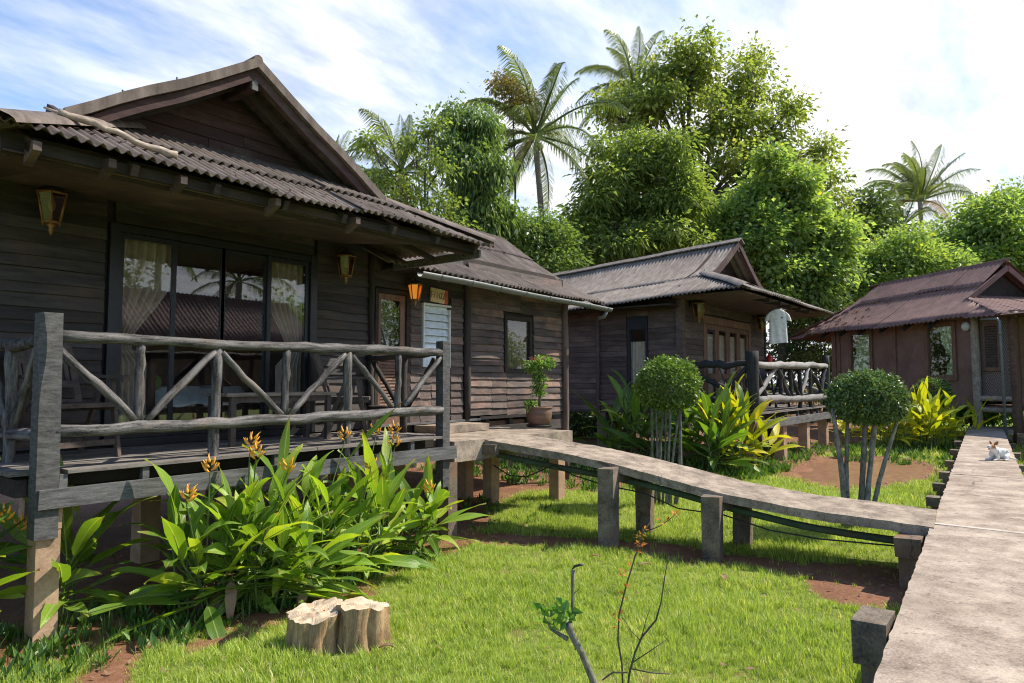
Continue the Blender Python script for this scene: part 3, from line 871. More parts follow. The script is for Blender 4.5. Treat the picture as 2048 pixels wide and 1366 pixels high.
def log(mb, a, b, r, wander=0.008, n=9, m=9, rj=0.10, taper=0.0, rg=rnd):
    a, b = Vector(a), Vector(b)
    pts = []
    rad = []
    ph = rg.uniform(0, 6)
    for i in range(m):
        t = i / (m - 1)
        off = Vector((rg.uniform(-1, 1), rg.uniform(-1, 1), rg.uniform(-1, 1))) * wander * (0 if i in (0, m - 1) else 1)
        pts.append(a.lerp(b, t) + off + Vector((0, 0, 0.6 * wander * math.sin(ph + 5 * t))))
        rad.append(r * (1 + rj * math.sin(ph + 7 * t) * 0.5 + rg.uniform(-rj, rj) * 0.6 - taper * t))
    mb.tube(pts, rad, n, jit=0.04)
    return mb


def mklog(name, mat, parent, a, b, r, **kw):
    a, b = Vector(a), Vector(b)
    d = (b - a).normalized()
    Q = d.to_track_quat('X', 'Z').to_matrix().to_4x4()
    L = (b - a).length
    return log(MB(), (0, 0, 0), (L, 0, 0), r, **kw).build(name, mat, parent, Matrix.Translation(a) @ Q)


def mkbox(name, mat, parent, x0, x1, y0, y1, z0, z1, j=0.0):
    c = Vector(((x0 + x1) / 2, (y0 + y1) / 2, (z0 + z1) / 2))
    return MB().box(x0 - c.x, x1 - c.x, y0 - c.y, y1 - c.y, z0 - c.z, z1 - c.z, j=j).build(name, mat, parent, Matrix.Translation(c))


def curtain_mesh(w, h, folds, depth, gather=0.0, gz=0.45, side=-1, flare=0.7):
    """hanging cloth w wide, h tall from z=0 down, optionally tied back at fraction gz towards side"""
    mb = MB()
    nu, nv = folds * 6, 14
    vs = []
    for j in range(nv + 1):
        t = j / nv
        g = 0.0
        if gather:
            g = gather * (math.exp(-((t - gz) / 0.22) ** 2) if t < gz else max(math.exp(-((t - gz) / 0.10) ** 2), flare))
        ww = w * (1 - g)
        x_off = 0 if side < 0 else w - ww
        for i in range(nu + 1):
            u = i / nu
            dd = depth * (1 - 0.5 * g) * math.sin(2 * math.pi * folds * u + 0.6 * math.sin(3 * t)) + 0.006 * math.sin(11 * u + 5 * t)
            vs.append((x_off + u * ww, dd, -h * t))
    fs = [(j * (nu + 1) + i, j * (nu + 1) + i + 1, (j + 1) * (nu + 1) + i + 1, (j + 1) * (nu + 1) + i) for j in range(nv) for i in range(nu)]
    mb.add(vs, fs, True)
    return mb


def lantern(loc, rz, label, lit=False, s=1.0, group='brass wall lanterns'):
    """hexagonal carriage lantern on an arm; loc = point on the wall at arm height, outside towards local -Y"""
    global FRAME
    sv = FRAME
    t = thing('wall_lantern', label, 'lantern', loc, rz, group)
    FRAME = world_of(t) @ Matrix.Scale(s, 4)
    MB().box(-0.05, 0.05, -0.02, 0.0, -0.09, 0.09).tube([(0, -0.01, 0.02), (0, -0.09, 0.08), (0, -0.17, 0.06), (0, -0.17, 0.0)], 0.011, 6).build('bracket', M_['darkwood'], t)
    c = (0, -0.17, 0)
    def ring(r, z):
        return [(c[0] + r * math.cos(math.pi / 3 * k + 0.2), c[1] + r * math.sin(math.pi / 3 * k + 0.2), z) for k in range(6)]
    fm = MB()
    top, bot = ring(0.115, -0.06), ring(0.068, -0.30)
    for k in range(6):
        fm.tube([top[k], bot[k]], 0.009, 5)
        fm.tube([top[k], top[(k + 1) % 6]], 0.012, 5)
        fm.tube([bot[k], bot[(k + 1) % 6]], 0.010, 5)
        fm.tube([bot[k], (bot[k][0], bot[k][1], -0.325)], [0.011, 0.004], 5)
    fm.build('frame', M_['brass'], t)
    MB().lathe([(0.125, -0.06), (0.115, -0.045), (0.06, 0.0), (0.02, 0.02), (0.012, 0.05)], 6, c).build('cap', M_['darkwood'], t)
    MB().lathe([(0.03, -0.31), (0.034, -0.325), (0.016, -0.345), (0.022, -0.36), (0.012, -0.39), (0.003, -0.41)], 8, c).lathe([(0.066, -0.305), (0.066, -0.312)], 6, c).build('finial', M_['brass'], t)
    for k in range(6):
        a, b = top[k], top[(k + 1) % 6]
        e, f = bot[k], bot[(k + 1) % 6]
        mtl = (M_['lanternglass'] if k == 4 else M_['litglass']) if lit else M_['lanternglass']
        MB().add([a, b, f, e], [(0, 1, 2, 3)]).build('glass_pane', mtl, t)
    MB().lathe([(0.018, -0.20), (0.026, -0.17), (0.026, -0.13), (0.018, -0.10), (0.016, -0.07)], 8, c).build('bulb', M_['litbulb'] if lit else M_['bulb'], t)
    FRAME = sv
    return t


M_['lanternglass'] = glass_mat('dusty lantern glass', (0.55, 0.42, 0.26), 0.04)


def slat_chair(loc, rz, label, mat=None, s=1.0, name='slatted_chair', group='slatted wooden armchairs'):
    """wooden folding armchair facing local -Y, origin on the floor"""
    global FRAME
    sv = FRAME
    mat = mat or M_['chairwood']
    t = thing(name, label, 'chair', loc, rz, group)
    FRAME = world_of(t) @ Matrix.Scale(s, 4)
    # seat slats
    sm = MB().box(-0.26, 0.26, -0.27, -0.225, 0.41, 0.445).box(-0.26, 0.26, 0.17, 0.21, 0.385, 0.42)
    sm.box(-0.265, -0.235, -0.26, 0.2, 0.385, 0.425).box(0.235, 0.265, -0.26, 0.2, 0.385, 0.425)
    so_ = sm.build('seat', mat, t)
    for i in range(7):
        x = -0.20 + i * 0.40 / 6
        MB().box(x - 0.024, x + 0.024, -0.25, 0.2, 0.428, 0.446).build('slat', mat, so_)
    # back: arched frame with vertical slats, reclined
    RB = Matrix.Translation((0, 0.19, 0.44)) @ Matrix.Rotation(R(-18), 4, 'X')
    bk = MB()
    arch = [(-0.25, 0.40), (-0.245, 0.50), (-0.20, 0.545), (0.20, 0.545), (0.245, 0.50), (0.25, 0.40), (0.25, 0.34), (-0.25, 0.34)]
    vs = [RB @ Vector((x, y, z)) for y in (-0.013, 0.013) for x, z in arch]
    n = len(arch)
    bk.add(vs, [tuple(range(n - 1, -1, -1)), tuple(range(n, 2 * n))] + [(i, (i + 1) % n, n + (i + 1) % n, n + i) for i in range(n)])
    bk.box(-0.255, -0.195, -0.0135, 0.0135, -0.03, 0.345, RB).box(0.195, 0.255, -0.0135, 0.0135, -0.03, 0.345, RB).box(-0.2, 0.2, -0.012, 0.012, 0.0, 0.03, RB).box(-0.2, 0.2, -0.0132, 0.0132, 0.13, 0.19, RB)
    bo = bk.build('backrest', mat, t)
    for i in range(6):
        x = -0.165 + i * 0.33 / 5
        MB().box(x - 0.018, x + 0.018, -0.010, 0.010, 0.185, 0.345, RB).build('slat', mat, bo)
    for sx_ in (-1, 1):
        MB().bar((sx_ * 0.285, -0.25, 0), (sx_ * 0.285, -0.14, 0.64), 0.03, 0.045).build('leg', mat, t)
        MB().bar((sx_ * 0.285, 0.24, 0), (sx_ * 0.285, -0.02, 0.64), 0.028, 0.045).build('leg', mat, t)
        a = [(-0.33, 0.655), (-0.30, 0.675), (0.0, 0.675), (0.20, 0.66), (0.20, 0.64), (0.0, 0.648), (-0.27, 0.648), (-0.325, 0.61)]
        vs = [(sx_ * 0.285 + dx, y, z) for dx in (-0.035, 0.035) for y, z in a]
        MB().add(vs, [tuple(range(7, -1, -1)), tuple(range(8, 16))] + [(i, (i + 1) % 8, 8 + (i + 1) % 8, 8 + i) for i in range(8)]).build('armrest', mat, t)
    MB().box(-0.27, 0.27, -0.235, -0.21, 0.10, 0.145).box(-0.27, 0.27, 0.17, 0.19, 0.10, 0.14).build('stretcher', mat, t)
    FRAME = sv
    return t
# ================================================================== CABIN 1 (nearest)
YW = 6.95
c1 = thing('cabin', 'nearest dark timber cabin with log porch railing and wide glass sliding doors', 'cabin', (3.5, 6.9, 0), 0, 'timber holiday cabins')
DZ = 1.165
# front wall, built of backing panels with the openings left free
wl = MB()
for (x0, x1, z0, z1) in ((0.3, 2.70, 1.0, 3.62), (2.70, 4.93, 3.235, 3.62), (4.93, 5.90, 1.0, 3.62), (5.90, 6.50, 2.985, 3.62), (6.50, 6.74, 1.08, 3.62), (6.74, 7.30, 1.08, 2.02), (6.74, 7.30, 2.885, 3.62), (7.30, 8.62, 1.2, 3.62), (8.62, 9.36, 1.2, 1.93), (8.62, 9.36, 2.87, 3.62), (9.36, 10.36, 1.2, 3.62), (2.70, 4.93, 1.0, 1.19), (5.90, 6.50, 1.0, 1.2)):
    wl.box(x0, x1, YW + 0.012, YW + 0.10, z0, z1)
w1 = wl.build('wall', M_['darkwood'], c1)
PI = 0.112
siding(w1, (0.3, YW), 0, 2.33, 1.19, 3.56, PI, M_['siding'], (0.9,))
siding(w1, (2.70, YW), 0, 2.23, 3.30, 3.56, PI, M_['siding'])
siding(w1, (4.98, YW), 0, 0.80, 1.19, 3.56, PI, M_['siding'])
siding(w1, (5.83, YW), 0, 0.70, 3.03, 3.60, PI, M_['siding'])
siding(w1, (6.53, YW), 0, 0.19, 1.22, 3.03, PI, M_['worn'])
siding(w1, (6.72, YW), 0, 0.59, 1.22, 2.0, PI, M_['worn'], (0.22,))
siding(w1, (6.53, YW), 0, 1.08, 3.03, 3.60, PI, M_['siding'])
siding(w1, (6.72, YW), 0, 0.59, 2.915, 3.03, PI, M_['siding'])
siding(w1, (7.34, YW), 0, 0.27, 1.22, 3.03, PI, M_['worn'])
siding(w1, (7.73, YW), 0, 2.54, 2.92, 3.60, PI, M_['worn'], (1.3,))
siding(w1, (7.73, YW), 0, 0.85, 1.93, 2.92, PI, M_['worn'])
siding(w1, (9.40, YW), 0, 0.87, 1.93, 2.92, PI, M_['worn'])
siding(w1, (7.73, YW), 0, 2.54, 1.26, 1.93, PI, M_['worn'], (0.55, 0.93, 1.62))
# other walls, floor and ceiling of the room
ow = MB()
ow.box(0.3, 0.4, YW + 0.11, 8.0, 1.0, 3.62).box(0.3, 0.4, 10.2, 11.0, 1.0, 3.62).box(0.3, 0.4, 8.0, 10.2, 1.0, 1.9).box(0.3, 0.4, 8.0, 10.2, 3.3, 3.62).box(0.41, 10.25, 10.9, 11.0, 1.0, 3.62).box(10.26, 10.36, YW + 0.11, 11.0, 1.2, 3.62)  # left wall opening added, out of view, to let daylight onto the bed
ow.build('wall', M_['darkwood'], c1)
iw = MB().box(0.41, 0.46, YW + 0.12, 7.99, 1.16, 3.5).box(0.41, 0.46, 10.21, 10.79, 1.16, 3.5).box(0.47, 6.0, 10.80, 10.88, 1.16, 3.5).box(5.72, 5.80, YW + 0.12, 10.79, 1.16, 3.5)
iw.build('inner_wall', M_['roomwall'], c1)
MB().box(0.41, 10.25, YW + 0.105, 10.89, 1.04, 1.155).build('floor', M_['brownwood'], c1)
MB().box(0.41, 5.8, YW + 0.105, 10.89, 3.51, 3.56).build('room_ceiling', M_['ceiling'], c1)
MB().lathe([(0.07, 3.49), (0.10, 3.508)], 14, (3.75, 7.9, 0)).build('downlight', M_['black'], c1)
# stumps under the floor
for (x, y) in ((0.5, 7.2), (0.5, 10.5), (3.2, 7.2), (3.2, 10.5), (5.6, 7.2), (5.6, 10.5), (7.9, 7.2), (7.9, 10.5), (10.2, 10.6)):
    mkbox('footing', M_['footing'], c1, x - 0.1, x + 0.1, y - 0.1, y + 0.1, -0.2, 1.03, 0.01)
# sill and joist ends below the wing wall
mkbox('sill', M_['beamwood'], c1, 6.0, 7.98, YW - 0.055, YW + 0.01, 1.19, 1.222, 0.004)
mkbox('sill', M_['siding'], c1, 7.985, 10.25, YW - 0.04, YW + 0.01, 1.205, 1.245, 0.004)
mkbox('sill', M_['siding'], c1, 7.6, 9.4, YW - 0.05, YW + 0.02, 0.98, 1.09, 0.004)
mkbox('sill', M_['siding'], c1, 9.42, 10.24, YW - 0.045, YW + 0.02, 0.96, 1.12, 0.004)
for x in (7.72, 8.25, 8.85, 9.35, 10.05):
    mkbox('joist', M_['siding'], c1, x - 0.04, x + 0.04, YW + 0.03, 10.8, 1.05, 1.195)
# round wall posts
mklog('wall_post', M_['darkwood'], c1, (5.84, YW - 0.05, 1.17), (5.80, YW - 0.05, 3.55), 0.038)
mklog('wall_post', M_['darkwood'], c1, (7.69, YW - 0.05, 1.22), (7.665, YW - 0.05, 3.45), 0.055)
mklog('wall_post', M_['siding2'], c1, (10.32, YW - 0.06, 0.0), (10.32, YW - 0.05, 3.4), 0.068)
# sliding doors
sdr = MB()
sdr.box(2.66, 2.745, YW - 0.05, YW + 0.08, 1.19, 3.29).box(4.885, 4.975, YW - 0.05, YW + 0.08, 1.19, 3.29).box(2.746, 4.884, YW - 0.045, YW + 0.08, 3.215, 3.285).box(2.746, 4.884, YW - 0.045, YW + 0.08, 1.17, 1.245)
sdoor = sdr.build('sliding_door', M_['alu'], c1)
for i, (a, b, dy) in enumerate(((2.75, 3.30, 0.0), (3.27, 3.835, 0.035), (3.80, 4.36, 0.035), (4.33, 4.88, 0.0))):
    lf = MB().box(a, a + 0.045, YW + dy - 0.02, YW + dy + 0.012, 1.25, 3.21).box(b - 0.045, b, YW + dy - 0.02, YW + dy + 0.012, 1.25, 3.21).box(a + 0.046, b - 0.046, YW + dy - 0.02, YW + dy + 0.012, 1.25, 1.32).box(a + 0.046, b - 0.046, YW + dy - 0.02, YW + dy + 0.012, 3.16, 3.21)
    lf.build('leaf_frame', M_['alu'], sdoor)
    MB().box(a + 0.047, b - 0.047, YW + dy - 0.006, YW + dy - 0.002, 1.322, 3.158).build('pane', M_['glass'], sdoor)
# wing door: glass above, slats below
dr = MB()
dr.box(5.90, 5.955, YW - 0.03, YW + 0.06, 1.20, 3.02).box(6.445, 6.52, YW - 0.04, YW + 0.06, 1.20, 3.02).box(5.956, 6.444, YW - 0.035, YW + 0.06, 2.965, 3.02)
dor = dr.build('door', M_['darkwood'], c1)
lf = MB().box(5.96, 6.01, YW - 0.012, YW + 0.02, 1.22, 2.96).box(6.35, 6.44, YW - 0.012, YW + 0.02, 1.22, 2.96).box(6.011, 6.349, YW - 0.012, YW + 0.02, 2.88, 2.96).box(6.011, 6.349, YW - 0.012, YW + 0.02, 2.18, 2.25).box(6.011, 6.349, YW - 0.012, YW + 0.02, 1.22, 1.46)
lf.build('leaf_frame', M_['brownwood'], dor)
MB().box(6.012, 6.348, YW, YW + 0.005, 2.252, 2.878).build('pane', M_['glass'], dor)
MB().box(6.012, 6.348, YW + 0.07, YW + 0.09, 1.3, 2.878).build('back_panel', M_['black'], dor)
nsl = 17
slm = MB().box(-0.168, 0.168, -0.014, 0.004, 0, 0.034).mesh('slat')
slm.materials.append(M_['brownwood'])
for i in range(nsl):
    inst('slat', slm, dor, Matrix.Translation((6.18, YW, 1.465 + i * (0.71 / nsl))) @ Matrix.Rotation(R(-20), 4, 'X'))
MB().tube([(6.37, YW - 0.012, 2.08), (6.37, YW - 0.06, 2.08), (6.37, YW - 0.06, 2.2), (6.37, YW - 0.012, 2.2)], 0.008, 6).build('handle', M_['white'], dor)
# louvre window
lv = MB().box(6.755, 6.785, YW - 0.05, YW + 0.05, 2.02, 2.87).box(7.285, 7.315, YW - 0.05, YW + 0.05, 2.02, 2.84).box(6.755, 7.315, YW - 0.055, YW + 0.05, 2.871, 2.90).box(6.755, 7.315, YW - 0.05, YW + 0.05, 1.99, 2.019)
louv = lv.build('louvre_window', M_['white'], c1)
slm = MB().box(-0.248, 0.248, -0.003, 0.003, 0, 0.112).mesh('glass_slat')
slm.materials.append(M_['louvreglass'])
for i in range(8):
    inst('glass_slat', slm, louv, Matrix.Translation((7.035, YW - 0.035 + (0.0 if i else 0.01), 2.022 + i * 0.106)) @ Matrix.Rotation(R(-24 if i else 4), 4, 'X'))
MB().box(6.76, 7.31, YW + 0.055, YW + 0.075, 2.0, 2.88).build('backing', M_['black'], louv)
# small curtained window
wf = MB().box(8.62, 8.68, YW - 0.03, YW + 0.06, 1.93, 2.87).box(9.30, 9.36, YW - 0.03, YW + 0.06, 1.93, 2.87).box(8.681, 9.299, YW - 0.03, YW + 0.06, 2.80, 2.87).box(8.681, 9.299, YW - 0.03, YW + 0.06, 1.93, 2.0)
win = wf.build('window', M_['darkwood'], c1)
MB().box(8.681, 9.299, YW + 0.01, YW + 0.015, 2.001, 2.799).build('pane', M_['glass2'], win)
tag(curtain_mesh(0.66, 0.84, 7, 0.018).build('curtain', M_['browncurtain'], None, Matrix.Translation((8.66, YW + 0.045, 2.82))), 'brown curtain drawn across the small window of the nearest cabin', 'curtain', 'curtains behind the windows')
tag(curtain_mesh(0.58, 1.98, 6, 0.04, 0.72, 0.56, -1, 0.62).build('curtain', M_['curtain'], None, Matrix.Translation((2.78, YW + 0.125, 3.24))), 'taupe curtain tied back at the left end of the glass sliding doors', 'curtain', 'curtains behind the windows')
tag(curtain_mesh(0.50, 1.98, 6, 0.04, 0.62, 0.56, 1, 0.55).build('curtain', M_['curtain'], None, Matrix.Translation((4.38, YW + 0.125, 3.24))), 'taupe curtain tied back at the right end of the glass sliding doors', 'curtain', 'curtains behind the windows')
# bed and wardrobe in the room
bed = thing('bed', 'bed with white sheet and green pillow seen through the glass sliding doors', 'bed', (4.3, 9.2, 1.155), R(8))
FRAME = world_of(bed)
mm = MB()
nu, nv = 22, 12
vs = []
for j in range(nv + 1):
    for i in range(nu + 1):
        x, y = lerp(-0.72, 0.72, i / nu), lerp(-0.9, 0.9, j / nv)
        ex = max(0, abs(x) - 0.5) / 0.22
        ey = max(0, abs(y) - 0.72) / 0.18
        z = 0.56 - 0.22 * max(ex, ey) ** 2.2 + 0.012 * math.sin(9 * x + 4 * y) + 0.01 * math.sin(17 * x - 6 * y)
        vs.append((x, y, z))
mm.add(vs, [(j * (nu + 1) + i, j * (nu + 1) + i + 1, (j + 1) * (nu + 1) + i + 1, (j + 1) * (nu + 1) + i) for j in range(nv) for i in range(nu)], True)
mm.build('sheet', M_['sheetw'], bed)
MB().box(-0.68, 0.68, -0.86, 0.86, 0.18, 0.33).box(-0.66, -0.58, -0.84, -0.76, 0, 0.18).box(0.58, 0.66, -0.84, -0.76, 0, 0.18).box(-0.66, -0.58, 0.76, 0.84, 0, 0.18).box(0.58, 0.66, 0.76, 0.84, 0, 0.18).build('bed_frame', M_['brownwood'], bed)
MB().sphere((-0.62, -0.5, 0.62), (0.12, 0.30, 0.13), 12, 8).build('pillow', M_['green'], bed)
MB().box(-0.78, -0.73, -0.9, 0.9, 0.1, 0.85).build('headboard', M_['brownwood'], bed)
FRAME = Matrix.Identity(4)
wd = thing('wardrobe', 'tall red brown wooden wardrobe standing inside behind the sliding doors', 'wardrobe', (5.3, 9.4, 1.155))
MB().box(5.0, 5.68, 9.1, 9.7, 1.156, 2.75).build('carcass', M_['brownwood'], wd)
MB().box(4.975, 4.998, 9.12, 9.39, 1.2, 2.7).build('door', M_['brownwood'], wd)
MB().box(4.975, 4.998, 9.41, 9.68, 1.2, 2.7).build('door', M_['brownwood'], wd)

# deck
dk = MB()
for y in (5.75, 6.35, 6.88):
    dk.box(1.78, 5.78, y - 0.03, y + 0.03, 1.02, 1.132)
deck = dk.build('deck', M_['darkwood'], c1)
y = 5.46
i = 0
while y < 6.9:
    w = 0.135
    L0, L1 = 1.55 + rnd.uniform(-0.02, 0.02) if i > 0 else 1.88, 5.80 + rnd.uniform(-0.02, 0.03) if i > 1 else 5.66
    cut = rnd.uniform(3.0, 4.4)
    for a, b in ((L0, cut - 0.003), (cut + 0.003, L1)):
        mkbox('plank', M_['deckwood'], deck, a, b, y, y + w - 0.009, 1.134 + rnd.uniform(-0.003, 0.003), DZ + rnd.uniform(-0.004, 0.004), 0.003)
    y += w
    i += 1
mkbox('beam', M_['beamwood'], c1, 1.70, 5.86, 5.425, 5.475, 0.905, 1.042, 0.005)
mkbox('beam', M_['darkwood'], c1, 1.62, 1.68, 5.62, 6.9, 0.98, 1.10, 0.005)
mkbox('beam', M_['darkwood'], c1, 1.9, 5.7, 6.3, 6.38, 0.88, 1.015, 0.005)
for x in (1.86, 2.42, 3.55, 4.45, 5.21):
    mkbox('spacer', M_['beamwood'], c1, x - 0.025, x + 0.025, 5.478, 5.53, 0.98, 1.131, 0.003)
# corner posts with concrete footings
pmx = MB()
vs = []
zs = [0.70, 1.2, 1.6, 1.78, 1.9, 2.0, 2.1, 2.18, 2.265]
cut_ = [0, 0, 0, 0.012, 0.030, 0.036, 0.034, 0.022, 0.010]
for z, cvx in zip(zs, cut_):
    tx = 0.012 * (z - 0.7)
    vs += [(1.688 - tx * .2 + cvx, 5.455, z), (1.832 - tx, 5.455, z), (1.832 - tx, 5.60, z), (1.688 - tx * .2, 5.60, z), (1.688 - tx * .2, 5.455 + cvx * 1.6, z)]
pmx.add(vs, [(i * 5 + e, i * 5 + (e + 1) % 5, i * 5 + 5 + (e + 1) % 5, i * 5 + 5 + e) for i in range(len(zs) - 1) for e in range(5)] + [(4, 3, 2, 1, 0), tuple(range(40, 45))])
pmx.build('post', M_['postwood'], c1)
mkbox('post', M_['postwood'], c1, 5.685, 5.80, 5.48, 5.60, 0.58, 2.255, 0.004)
mkbox('footing', M_['footing'], c1, 1.712, 1.862, 5.486, 5.64, -0.2, 0.775, 0.006)
mkbox('footing', M_['footing'], c1, 1.795, 1.860, 5.482, 5.63, 0.76, 0.90, 0.004)
mkbox('footing', M_['pillar'], c1, 5.80, 5.94, 5.49, 5.64, -0.2, 0.84, 0.008)
# rustic log railing
rl = log(MB(), (1.81, 5.52, 2.105), (5.68, 5.52, 2.112), 0.046, m=22, wander=0.009, rj=0.22).build('railing', M_['logwood'], c1)
log_ = lambda a, b, r, **kw: mklog('rail_log', M_['logwood'], rl, a, b, r, **kw)
log_((1.80, 5.50, 1.435), (5.69, 5.51, 1.45), 0.050, m=22, wander=0.010, rj=0.22)
for x, z0, z1 in ((2.37, 1.47, 2.08), (2.985, 1.01, 2.08), (3.655, 1.47, 2.08), (4.36, 1.01, 2.08), (5.03, 1.47, 2.08)):
    log_((x, 5.53, z0), (x + 0.008, 5.53, z1), 0.036 if z0 > 1.2 else 0.042)
for a, b in (((1.80, 2.03), (2.34, 1.49)), ((2.96, 2.04), (2.43, 1.48)), ((3.02, 2.03), (3.61, 1.48)), ((4.31, 2.06), (3.70, 1.48)), ((4.40, 2.05), (4.95, 1.52)), ((5.67, 2.06), (5.12, 1.52))):
    log_((a[0], 5.515, a[1]), (b[0], 5.52, b[1]), 0.030)
# side runs of the railing
ll = log(MB(), (1.76, 5.58, 2.085), (1.74, 6.93, 2.03), 0.045, m=10, wander=0.012, rj=0.2).build('railing', M_['logwood'], c1)
for a, b, r in (((1.76, 5.6, 1.40), (1.75, 6.93, 1.37), 0.045), ((1.75, 6.27, 1.02), (1.75, 6.27, 2.05), 0.045), ((1.765, 5.75, 2.04), (1.755, 6.20, 1.42), 0.034), ((1.755, 6.85, 2.0), (1.755, 6.35, 1.42), 0.034)):
    mklog('rail_log', M_['logwood'], ll, a, b, r)
lr = log(MB(), (5.74, 5.60, 2.12), (5.76, 6.9, 2.085), 0.040, m=10, wander=0.012, rj=0.2).build('railing', M_['darkwood'], c1)
for a, b, r in (((5.74, 5.6, 1.45), (5.76, 6.9, 1.44), 0.045), ((5.74, 6.20, 1.15), (5.74, 6.20, 2.09), 0.045), ((5.75, 6.78, 2.03), (5.745, 6.28, 1.48), 0.030), ((5.74, 5.68, 2.05), (5.74, 6.12, 1.48), 0.030), ((5.78, 6.86, 1.15), (5.78, 6.86, 2.06), 0.04)):
    mklog('rail_log', M_['darkwood'], lr, a, b, r)

# ---- roof of cabin 1
EZ_, SL = 3.36, 0.50
XL, XR = 1.27, 6.00
YE = 5.05
rf = MB()
for x in np.arange(1.5, 6.0, 0.62):
    rf.bar((x, 5.12, 3.30), (x, 6.9, 3.30 + 0.9), 0.05, 0.085)
rf.box(1.40, 5.86, 5.30, 5.36, 3.27, 3.36)
rf.box(0.4, 10.2, 7.02, 7.10, 3.63, 3.70)
roof = rf.build('roof', M_['darkwood'], c1)
def Sfront(u, v):
    t = v * 1.30
    t = min(t, max(0.0, (XR - u)), max(0.0, (u - XL)))
    return (u, YE + t, EZ_ + SL * t + 0.015 * math.sin(u * 1.7))
def Sright(u, v):
    t = v * 1.30
    t = min(t, max(0.0, u - YE))
    return (XR - t, u, EZ_ + SL * t)
def Sleft(u, v):
    t = v * 1.30
    t = min(t, max(0.0, u - YE))
    return (XL + t, u, EZ_ + SL * t)
roof_area(roof, Sfront, XL, XR, ((0.0, 0.52), (0.42, 1.0)), M_['corr'], width=0.95, nv=5, pitch=0.084, amp=0.0175, jag=0.06, seg=6)
roof_area(roof, Sright, YE, 8.2, ((0.0, 0.52), (0.42, 1.0)), M_['corr'], width=1.02, nv=5, pitch=0.084, amp=0.0175, seg=6)
roof_area(roof, Sleft, YE, 8.2, ((0.0, 0.52), (0.42, 1.0)), M_['corr'], width=1.02, nv=5, pitch=0.084, amp=0.0175, seg=6)
def sweep(mb, pts, w, h, upv=(0, 0, 1)):
    for a, b in zip(pts[:-1], pts[1:]):
        mb.bar(a, b, w, h)
    return mb
# hip caps: smooth half round pieces over the hips
for xs, sg in ((XR, -1), (XL, 1)):
    mb = MB()
    vs = []
    nn = 8
    for i in range(9):
        t = 1.32 * i / 8 - 0.04
        c = Vector((xs + sg * t, YE + t, EZ_ + SL * t + 0.055))
        sd_ = Vector((sg * -1, 1, 0)).normalized() * -1
        for kx in range(nn + 1):
            a = math.pi * kx / nn
            vs.append(c + sd_ * 0.15 * math.cos(a) + Vector((0, 0, 0.055 * math.sin(a) - 0.03 * abs(math.cos(a)))))
    mb.add(vs, [(i * (nn + 1) + kx, i * (nn + 1) + kx + 1, (i + 1) * (nn + 1) + kx + 1, (i + 1) * (nn + 1) + kx) for i in range(8) for kx in range(nn)], True)
    mb.build('hip_cap', M_['corr'], roof)
# soffit boards under the porch roof
y0s, z0s, y1s, z1s = 5.22, 3.27, 6.95, 3.50
sf = MB().box(1.35, 5.95, 5.24, 5.29, 3.265, 3.40)
soff = sf.build('soffit', M_['darkwood'], c1)
x = 1.36
while x < 5.2:
    w = rnd.uniform(0.38, 0.56)
    x1 = min(x + w, 5.25)
    dz = rnd.uniform(-0.004, 0.004)
    vs = [(x, y0s, z0s + dz), (x1 - 0.006, y0s, z0s + dz), (x1 - 0.006, y1s, z1s + dz), (x, y1s, z1s + dz)]
    vs += [(p[0], p[1], p[2] + 0.012) for p in vs]
    c = Vector((x, y0s, z0s))
    MB().add([Vector(p) - c for p in vs], [(3, 2, 1, 0), (4, 5, 6, 7), (0, 1, 5, 4), (1, 2, 6, 5), (2, 3, 7, 6), (3, 0, 4, 7)]).build('plank', M_['siding2'], soff, Matrix.Translation(c))
    x = x1
for x in (1.50, 1.95, 2.45, 3.25, 4.10):
    MB().add([(x - .025, 5.07, 3.27), (x + .025, 5.07, 3.27), (x + .025, 5.238, 3.20), (x - .025, 5.238, 3.20), (x - .025, 5.07, 3.33), (x + .025, 5.07, 3.33), (x + .025, 5.238, 3.35), (x - .025, 5.238, 3.35)], [(3, 2, 1, 0), (4, 5, 6, 7), (0, 1, 5, 4), (1, 2, 6, 5), (2, 3, 7, 6), (3, 0, 4, 7)]).build('rafter_end', M_['siding2'], c1)
# right hand end of the porch eave
mkbox('fascia', M_['beamwood'], c1, 5.93, 5.96, 5.15, 6.62, 3.225, 3.315, 0.004)
mkbox('fascia', M_['darkwood'], c1, 1.5, 5.9, 5.18, 5.21, 3.28, 3.35, 0.004)
for y in (5.4, 5.9):
    MB().bar((5.3, y, 3.42), (5.92, y, 3.29), 0.05, 0.06).build('rafter', M_['darkwood'], c1)
# gable
YR, YS = 5.75, 6.32
prof = [(-1.56, 3.835), (-1.37, 3.955), (-1.19, 4.079), (-0.965, 4.22), (-0.675, 4.385), (-0.365, 4.584), (0, 4.829)]
prof = prof + [(-x, z) for x, z in reversed(prof[:-1])]
GX = 3.437
zx = [p[1] for p in prof[:7]]
hx = [-p[0] for p in prof[:7]]
def half_w(z):
    return interp(z, zx, hx)
gw = MB()
pts = [(GX + x, z - 0.08) for x, z in prof]
vs = [(x, YS + 0.01, z) for x, z in pts] + [(x, YS + 0.06, z) for x, z in pts]
n = len(pts)
gw.add(vs, [tuple(range(n)), tuple(range(2 * n - 1, n - 1, -1))])
gwo = gw.build('gable_wall', M_['darkwood'], c1)
def gxr(z):
    h = half_w(min(z + 0.16, 4.82))
    return (GX - h, GX + h)
gable_boards(gwo, YS, (3.90, 4.80), gxr, 0.118, M_['gable'])
mkbox('ridge_beam', M_['gable'], c1, GX - 0.04, GX + 0.04, 5.80, 6.9, 4.535, 4.66)
mkbox('ridge_beam', M_['beamwood'], c1, GX - 0.03, GX + 0.03, 5.782, 5.80, 4.525, 4.665)
